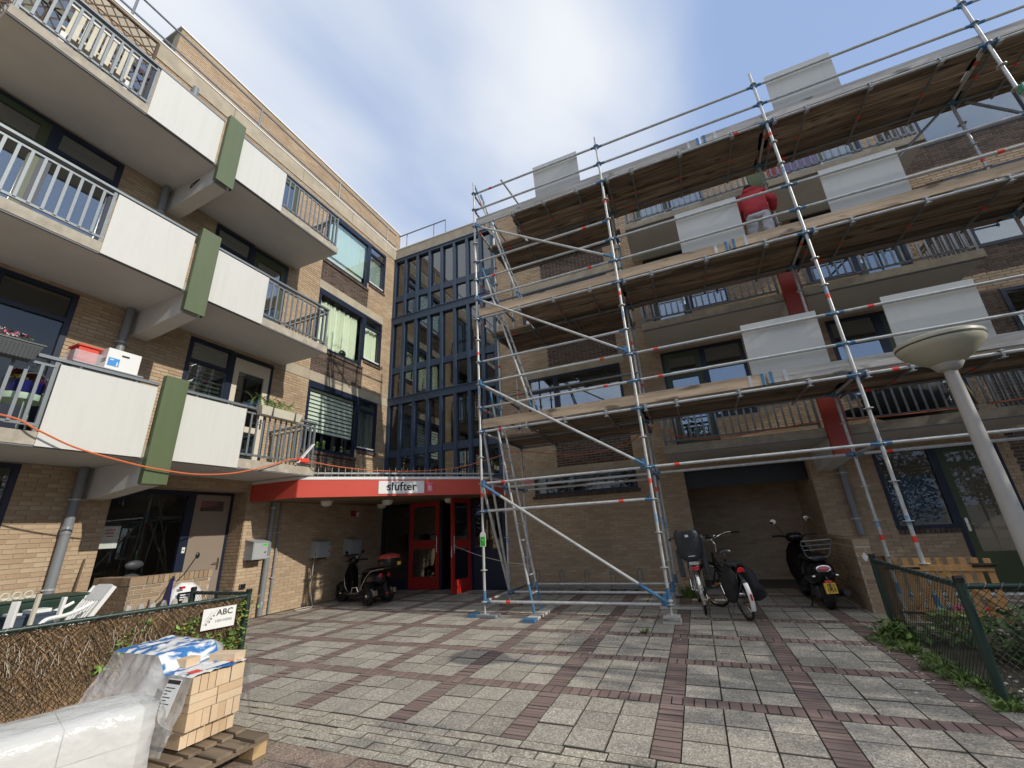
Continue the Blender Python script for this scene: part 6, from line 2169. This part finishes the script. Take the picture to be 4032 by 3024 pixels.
pb = thing('pannier_bag', 'sagging black double pannier bag over the carrier of the black bicycle', 'bag', (.43, 7.36, 0), math.radians(15), world=False, lean=(0, math.radians(-6)))
for s, c, r in ((-1, (-.135, .02, .50), (.085, .25, .26)), (1, (.185, .02, .48), (.125, .27, .27))):
    m = MB().ell(c, r, 22, 16)
    V = []
    for x, y, z in m.v:
        q = max(0, min(1, (c[2] + r[2] - z) / (2 * r[2])))
        d = 1 + .55 * nz((x, y, z), 5.5, 3)
        x2 = c[0] + (x - c[0]) * d * (.45 + .75 * q ** .6) - s * (1 - q) * .06
        V.append((x2 + .012 * nz((y, z, x), 14, 1), c[1] + (y - c[1]) * (1 + .25 * nz((z, y, x), 4, 2)), max(.24, z + .02 * nz((x, y, z), 9, 4))))
    m.v = V
    obj('bag_side', m, M['bag'], pb, smooth=120)
obj('bridge', MB().box(-.10, .10, -.16, .22, .762, .772), M['bag'], pb)

# ------------------------------------------------------------------ black moped by the low wall
mp_ = thing('moped', 'black retro moped with a yellow plate parked in the alcove', 'moped', (1.63, 8.30, 0), math.radians(3), world=False, lean=(0, math.radians(-3)))
def fat_wheel(par, c, r, t_, rimmat='matblack'):
    w_ = obj('wheel', MB().lathe([(.02, -.05), (r - t_ - .02, -.045), (r - t_ - .01, -.03), (r - t_ - .01, .03), (r - t_ - .02, .045), (.02, .05)], c, 20, RX), M[rimmat], par, smooth=30)
    obj('tyre', MB().torus(c, r - t_, t_, 30, 10, RX), M['rubber'], w_, smooth=True)
    return w_
fat_wheel(mp_, (0, 0, .235), .235, .06)
fat_wheel(mp_, (0, 1.24, .235), .235, .055)
def body(name, secs, mat, par, n=16, pw=2.6, sm=60):
    rings = []
    for y, w, z0, z1 in secs:
        rg = []
        for k in range(n):
            a = 2 * PI * k / n
            c_, s_ = math.cos(a), math.sin(a)
            f = (abs(c_) ** pw + abs(s_) ** pw) ** (-1 / pw)
            rg.append((c_ * f * w, y, (z0 + z1) / 2 + s_ * f * (z1 - z0) / 2))
        rings.append(rg[::-1])
    return obj(name, MB().loft(rings), M[mat], par, smooth=sm)
body('rear_body', [(-.30, .07, .52, .62), (-.27, .13, .45, .66), (-.15, .175, .38, .70), (.05, .19, .32, .72), (.30, .18, .28, .72), (.42, .14, .28, .66), (.46, .10, .3, .5)], 'gloss', mp_)
body('seat', [(-.24, .09, .70, .76), (-.18, .14, .69, .80), (.0, .15, .69, .81), (.3, .15, .69, .79), (.42, .11, .68, .76)], 'black', mp_)
body('floorboard', [(.40, .16, .20, .32), (.55, .17, .18, .27), (.85, .16, .18, .27), (.95, .13, .2, .3)], 'black', mp_)
sh_ = MB().loft([[(-w, y, z), (-w * .6, y + .04, z), (w * .6, y + .04, z), (w, y, z), (w * .95, y + .025, z), (w * .6, y + .07, z), (-w * .6, y + .07, z), (-w * .95, y + .025, z)] for w, y, z in ((.14, .93, .24), (.20, .96, .42), (.215, .93, .62), (.18, .88, .80), (.11, .84, .92))])
obj('leg_shield', sh_, M['gloss'], mp_, smooth=60)
body('headset', [(.70, .06, .98, 1.04), (.74, .12, .95, 1.08), (.84, .14, .92, 1.09), (.92, .10, .94, 1.06), (.95, .06, .97, 1.03)], 'gloss', mp_)
obj('dial', MB().lathe([(.055, 0), (.06, .01), (.05, .016)], (0, .755, 1.055), 16, Matrix.Rotation(math.radians(35), 3, 'X')), M['chrome'], mp_, smooth=True)
obj('front_mudguard', arc_strip((0, 1.24, .235), .27, 20, 165, .075, sag=.05), M['gloss'], mp_, smooth=60)
obj('fork', MB().tube((-.06, 1.24, .235), (-.04, 1.0, .6), .02, 8).tube((.06, 1.24, .235), (.04, 1.0, .6), .02, 8), M['matblack'], mp_, smooth=True)
for s in (-1, 1):
    obj('handlebar_grip', MB().path([(s * .12, .82, 1.02), (s * .22, .79, 1.045), (s * .35, .74, 1.05)], .018, 8), M['black'], mp_, smooth=True)
    mm_ = obj('mirror', MB().path([(s * .16, .80, 1.04), (s * .20, .80, 1.16), (s * .24, .80, 1.24)], .007, 6).ell((s * .265, .80, 1.29), (.055, .018, .045), 14, 8), M['black'], mp_, smooth=True)
    obj('mirror_face', MB().lathe([(.047, 0), (.044, .003)], (s * .265, .783, 1.292), 18, Matrix.Rotation(PI / 2 + .22, 3, 'X') @ Matrix.Rotation(.2 * s, 3, 'Y')), M['mirror'], mm_)
rk = MB()
loop = [(-.19, -.36, 1.0), (.19, -.36, 1.0), (.20, -.33, .96), (.16, -.24, .79), (.12, -.22, .75), (-.12, -.22, .75), (-.16, -.24, .79), (-.20, -.33, .96)]
rk.path(loop, .010, 8, closed=True)
for q in (.3, .62):
    rk.tube((-.195 + .03 * q, -.35 + .10 * q, .99 - .2 * q), (.195 - .03 * q, -.35 + .10 * q, .99 - .2 * q), .007, 6)
rk.tube((-.08, -.22, .76), (-.08, -.1, .70), .009, 6).tube((.08, -.22, .76), (.08, -.1, .70), .009, 6)
obj('rear_rack', rk, M['galvdark'], mp_, smooth=True)
obj('tail_light', MB().ell((0, -.285, .595), (.085, .04, .036), 16, 8), M['pinklens'], mp_, smooth=True)
obj('tail_trim', MB().torus((0, -.29, .595), .08, .012, 20, 6, Matrix.Rotation(PI / 2, 3, 'X') @ Matrix.Diagonal((1.1, .5, 1))), M['chrome'], mp_, smooth=True)
for s in (-1, 1):
    obj('indicator', MB().ell((s * .15, -.26, .50), (.035, .04, .025), 12, 6), M['chrome'], mp_, smooth=True)
obj('reflector', MB().box(-.045, .045, -.325, -.315, .41, .44), M['tape'], mp_)
obj('plate_bracket', MB().bar((0, -.22, .48), (0, -.325, .30), .12, .02, (1, 0, 0)), M['black'], mp_)
FPl = lambda u, v, w: (u, -.335 - w - .12 * (-v) * .5, .335 + v)
lp = obj('licence_plate', MB().box(-.075, .075, -.068, .072, 0, .004, FPl), M['plate'], mp_)
obj('lettering', on_plane(text('FDJ', .072), FPl, .012, .034, .0048), M['ink'], lp)
obj('lettering', on_plane(text('05R', .072), FPl, .012, -.030, .0048), M['ink'], lp)
obj('exhaust', MB().path([(.12, .25, .2), (.16, .0, .22), (.20, -.28, .26)], [.03, .055, .045], 12), M['matblack'], mp_, smooth=True)
obj('engine', MB().box(-.12, .10, -.05, .32, .16, .34), M['matblack'], mp_, bevel=.03)
obj('rear_mudguard', arc_strip((0, 0, .235), .275, 60, 200, .06, sag=.03), M['black'], mp_, smooth=60)
obj('kickstand', MB().path([(-.10, .3, .2), (-.18, .25, .02), (-.22, .2, .01)], .010, 6), M['black'], mp_, smooth=True)

# ------------------------------------------------------------------ three-wheeled scooter under the canopy
tk = thing('three_wheeled_scooter', 'black three-wheeled scooter with a top box parked under the canopy', 'scooter', (-6.81, 8.08, 0), math.radians(82), world=False)
def spoke_wheel(par, c, r, t_):
    w_ = obj('wheel', MB().tube(Vector(c) + Vector((-.06, 0, 0)), Vector(c) + Vector((.06, 0, 0)), .03, 12), M['chrome'], par, smooth=True)
    obj('tyre', MB().lathe([(r - .055, -.052), (r - .015, -.058), (r, -.04), (r, .04), (r - .015, .058), (r - .055, .052)], c, 28, RX, cap=False).lathe([(r - .058, .052), (r - .058, -.052)], c, 28, RX, cap=False), M['rubber'], w_, smooth=40)
    m = MB().torus(c, r - .062, .012, 28, 6, RX)
    for k in range(10):
        a = 2 * PI * (k // 2) / 5 + (.16 if k % 2 else -.16)
        for x in (-.035, .035):
            m.tube(Vector(c) + Vector((x, .03 * math.cos(a), .03 * math.sin(a))), Vector(c) + Vector((x, (r - .06) * math.cos(a), (r - .06) * math.sin(a))), .008, 5)
    obj('rim', m, M['matblack'], w_, smooth=True)
for s in (-1, 1):
    spoke_wheel(tk, (s * .265, 0, .19), .19, .05)
    obj('rear_fender', arc_strip((s * .265, 0, .19), .225, 35, 185, .07, sag=.03), M['gloss'], tk, smooth=60)
    obj('fender_trim', MB().bar((s * .265, -.21, .30), (s * .265, -.235, .20), .10, .012, (0, 1, 0)), M['chrome'], tk)
spoke_wheel(tk, (0, 1.20, .2), .2, .05)
obj('axle', MB().tube((-.25, 0, .19), (.25, 0, .19), .03, 10).box(-.13, .13, -.12, .25, .15, .36), M['black'], tk)
body('rear_body', [(-.20, .10, .42, .58), (-.15, .16, .38, .64), (.0, .19, .36, .66), (.25, .18, .34, .66), (.42, .14, .30, .60), (.46, .1, .28, .5)], 'gloss', tk)
body('seat', [(-.12, .12, .64, .70), (.0, .16, .64, .74), (.25, .16, .62, .73), (.42, .13, .58, .68), (.46, .08, .55, .62)], 'black', tk)
body('floorboard', [(.40, .17, .16, .28), (.55, .18, .14, .22), (.85, .17, .14, .22), (.95, .12, .16, .26)], 'matblack', tk)
fs = MB().loft([[(-w, y, z), (-w * .5, y + .06, z), (w * .5, y + .06, z), (w, y, z), (w * .9, y + .05, z), (w * .5, y + .12, z), (-w * .5, y + .12, z), (-w * .9, y + .05, z)] for w, y, z in ((.13, .86, .16), (.19, .90, .34), (.20, .92, .54), (.15, .90, .70), (.08, .88, .82))])
obj('front_shield', fs, M['gloss'], tk, smooth=60)
for s in (-1, 1):
    obj('shield_trim', MB().path([(s * .10, .84, .16), (s * .195, .885, .36), (s * .205, .915, .56)], .010, 6), M['chrome'], tk, smooth=True)
    obj('grab_rail', MB().path(smooth_pts([(s * .17, .75, .21), (s * .20, .42, .24), (s * .20, .28, .42), (s * .19, .12, .62), (s * .16, .0, .68), (s * .12, -.28, .72)], 5), .011, 8), M['chrome'], tk, smooth=True)
    obj('side_step', MB().path([(s * .19, .66, .22), (s * .20, .62, .33), (s * .20, .48, .34), (s * .20, .42, .25)], .008, 6), M['chrome'], tk, smooth=True)
    mm_ = obj('mirror', MB().path([(s * .13, .86, .92), (s * .19, .86, 1.02)], .007, 6).ell((s * .23, .86, 1.07), (.055, .02, .038), 12, 6, Matrix.Rotation(-s * .5, 3, 'Y')), M['black'], tk, smooth=True)
    obj('handlebar_grip', MB().path([(s * .08, .86, .88), (s * .20, .82, .90), (s * .31, .76, .89)], .017, 8), M['black'], tk, smooth=True)
    obj('brake_lever', MB().path([(s * .15, .87, .88), (s * .28, .84, .87)], .006, 5), M['chrome'], tk)
    obj('tail_light', MB().ell((s * .11, -.19, .58), (.05, .03, .055), 12, 8), M['redlens'], tk, smooth=True)
body('headset', [(.78, .05, .86, .93), (.82, .11, .82, .96), (.92, .12, .78, .96), (1.0, .07, .80, .92)], 'black', tk)
obj('display', MB().bar((0, .79, .91), (0, .83, .955), .13, .006, (1, 0, 0)), M['greybox'], tk)
obj('fork', MB().tube((-.06, 1.20, .2), (-.04, .98, .62), .02, 8).tube((.06, 1.20, .2), (.04, .98, .62), .02, 8), M['matblack'], tk, smooth=True)
obj('front_fender', arc_strip((0, 1.20, .2), .235, 20, 165, .07, sag=.03), M['gloss'], tk, smooth=60)
tbx = body('top_box', [(-.50, .14, .76, .92), (-.47, .18, .74, .95), (-.30, .20, .74, .97), (-.15, .18, .74, .96), (-.11, .13, .76, .92)], 'black', tk, pw=4)
body('box_lid', [(-.49, .16, .89, .97), (-.45, .19, .885, 1.01), (-.30, .205, .885, 1.03), (-.15, .18, .885, 1.0), (-.11, .13, .89, .96)], 'redclad', tk, pw=3).parent = tbx
obj('number_plate', MB().box(.06, .16, -.508, -.503, .78, .85), M['plate'], tbx)
obj('badge', MB().box(-.05, .03, -.512, -.506, .94, .965), M['chrome'], tbx)
obj('rack', MB().tube((-.12, -.05, .70), (-.12, -.45, .735), .010, 6).tube((.12, -.05, .70), (.12, -.45, .735), .010, 6), M['chrome'], tk)
obj('mud_flap', MB().bar((.0, -.20, .42), (.0, -.30, .14), .10, .012, (1, 0, 0)), M['matblack'], tk)
obj('rear_reflector', MB().box(-.03, .03, -.305, -.295, .20, .24), M['tape'], tk)

# ------------------------------------------------------------------ bicycle rack, street lamp
bk = thing('bicycle_rack', 'low steel bicycle rack with wheel hoops along the shaded brick wall', 'bicycle rack', (-2.5, 9.6, 0))
for k in range(5):
    x = -3.58 + k * .565
    obj('hoop', MB().path([(x - .02, 9.62, .12), (x - .02, 9.60, .42), (x + .01, 9.59, .475), (x + .06, 9.57, .475), (x + .085, 9.56, .42), (x + .085, 9.52, .12)], .010, 8), M['galvdark'], bk, smooth=True)
for y in (9.48, 9.66):
    obj('rail', MB().tube((-3.75, y, .12), (-1.15, y, .12), .014, 8), M['galvdark'], bk)
for x in (-3.4, -1.5):
    obj('support', MB().tube((x, 9.66, .12), (x, 9.66, 0), .014, 8).tube((x, 9.48, .12), (x, 9.48, 0), .014, 8), M['galvdark'], bk)
lamp = thing('street_lamp', 'grey street lamp with a shallow cream bowl head in front of the scaffold', 'street lamp', (2.215, 4.5, 0))
lx, ly = 2.215, 4.5
obj('post', MB().lathe([(.085, -.05), (.085, .6), (.064, .7), (.044, 2.50)], (lx, ly, 0), 24), M['post'], lamp, smooth=True)
obj('collar', MB().lathe([(.052, 2.49), (.075, 2.50), (.105, 2.545), (.105, 2.552)], (lx, ly, 0), 28), M['post'], lamp, smooth=True)
obj('bowl', MB().lathe([(.105, 2.553), (.19, 2.61), (.265, 2.68), (.288, 2.72), (.287, 2.735)], (lx, ly, 0), 36), M['lampy'], lamp, smooth=True)
obj('seam', MB().lathe([(.282, 2.733), (.292, 2.736), (.292, 2.742), (.282, 2.745)], (lx, ly, 0), 36), M['black'], lamp)
obj('lid', MB().lathe([(.289, 2.744), (.295, 2.752), (.293, 2.775), (.27, 2.79), (.18, 2.81), (.05, 2.82)], (lx, ly, 0), 36), M['lampy'], lamp, smooth=True)

# grass bank seen through the lobby, behind the building
o = obj('grass_bank', MB().add([(-30, 15, -.08), (20, 15, -.08), (20, 34, 4.2), (-30, 34, 4.2), (-30, 60, 4.2), (20, 60, 4.2)], [(0, 1, 2, 3), (3, 2, 5, 4)]), M['lawn'])
o['kind'] = 'structure'

# ------------------------------------------------------------------ odds and ends on the shaded balconies
bl = thing('hanging_blanket', 'pink and purple blanket hung over the top balcony railing above the worker', 'blanket', (3.3, 8.74, 8.3))
for x0, x1, mt in ((2.78, 3.10, 'pinklens'), (3.12, 3.72, 'lilac')):
    m = MB()
    n = 16
    P = [(x0 + (x1 - x0) * i / n, 8.79 + .015 * math.sin(i * 1.3)) for i in range(n + 1)]
    for p, q in zip(P, P[1:]):
        m.quad((p[0], p[1], 8.36), (q[0], q[1], 8.36), (q[0], q[1], 9.12), (p[0], p[1], 9.12))
        m.quad((p[0], p[1] + .012, 8.36), (p[0], p[1] + .012, 9.12), (q[0], q[1] + .012, 9.12), (q[0], q[1] + .012, 8.36))
    obj('cloth', m, M[mt], bl, smooth=60)
cv = thing('covered_furniture', 'black covered furniture on the lowest shaded balcony behind the lamp post', 'furniture', (3.7, 9.1, 2.8))
m = MB().ell((3.75, 9.15, 3.25), (.62, .32, .46), 20, 12)
m.v = [(x + .05 * nz((x, y, z), 4, 1), y, max(2.81, z + .06 * nz((x, y, z), 5, 2))) for x, y, z in m.v]
obj('cover', m, M['bag'], cv, smooth=80)
m = MB().ell((3.05, 9.05, 3.06), (.30, .12, .09), 14, 8)
obj('roll', m, M['bag'], cv, smooth=80)
br = thing('broom', 'wooden broom handle sticking out through the lowest shaded balcony railing', 'broom', (4.35, 8.7, 2.8))
obj('handle', MB().tube((4.30, 8.72, 3.75), (4.40, 8.60, 2.86), .013, 8), M['palletl'], br, smooth=True)
obj('brush', MB().box(4.36, 4.46, 8.55, 8.64, 2.81, 2.87), M['ivory'], br, bevel=.01)
gb_ = thing('clamped_board', 'green painted board end clamped to the scaffold post at the upper right edge', 'board', (5.6, 7.0, 7.12))
obj('board', MB().box(5.50, 5.80, 6.93, 7.04, 7.08, 7.19), M['signdark'], gb_, bevel=.006)
obj('strap', MB().box(5.52, 5.535, 6.925, 7.045, 7.075, 7.195), M['straw'], gb_)
db = thing('doorbell', 'small white doorbell beside the taupe door of the ground floor flat', 'doorbell', (XA - .4, 5.08, 1.35))
obj('plate', MB().box(5.075, 5.125, 1.30, 1.40, .022, .034, FP), M['white2'], db)
obj('button', MB().box(5.09, 5.11, 1.335, 1.36, .0345, .038, FP), M['dgrey'], db)
lb3 = thing('bracket_hook', 'small dark wire bracket on the side of the top balcony beam', 'hook', (XA + .9, 3.3, 7.9))
obj('wire', MB().path([(XA + .95, 3.30, 7.98), (XA + .80, 3.26, 7.78), (XA + .72, 3.30, 7.95), (XA + .95, 3.30, 7.98)], .008, 5), M['hard'], lb3)
# rows of trees beyond the picture: they shade the paving and show in the windows
def trees(name, spots, lab, nl, sz):
    trm, trl = MB(), MB()
    for (tx, ty, th, tr2) in spots:
        trm.tube((tx, ty, -.1), (tx, ty, th * .6), .18, 8, r1=.09)
        for q in range(7):
            a = q * .9
            trm.tube((tx, ty, th * (.28 + .04 * q)), (tx + math.cos(a) * tr2 * .6, ty + math.sin(a) * tr2 * .6, th * (.5 + .05 * q)), .06, 6, r1=.02)
        for q in range(60):
            a, e = rng.uniform(0, 2 * PI), rng.uniform(-1, 1)
            rr_ = tr2 * rng.uniform(.25, .9)
            c = (tx + math.cos(a) * rr_ * math.sqrt(1 - e * e * .5), ty + math.sin(a) * rr_ * math.sqrt(1 - e * e * .5), th * .52 + e * th * .42)
            leaves(trl, c, (.9, .9, .8), nl, sz, rng)
    o_ = obj(name + '_trunks', trm, M['twig'])
    o_['kind'] = 'stuff'; tag(o_, 'trunks of the trees mirrored in the ' + lab, 'trees')
    o_ = obj(name + '_crowns', trl, M['leaf'])
    o_['kind'] = 'stuff'; tag(o_, 'green tree crowns mirrored in the ' + lab, 'trees')
trees('street_tree', ((13.2, 8.6, 8.2, 2.3), (13.4, 5.9, 8.5, 2.4), (13.0, 3.3, 8.3, 2.4), (13.4, .6, 8.5, 2.5), (13.2, -2.2, 8.4, 2.6), (13.6, -5.2, 8.2, 2.8)), 'windows of the sunlit wing', 95, .17)
trees('park_tree', tuple((-9 + k * 4.4, -15 - (k % 2) * 1.5, 8.0 + (k * 37 % 5) * .3, 3.0) for k in range(8)), 'lower windows of the shaded wing', 70, .28)
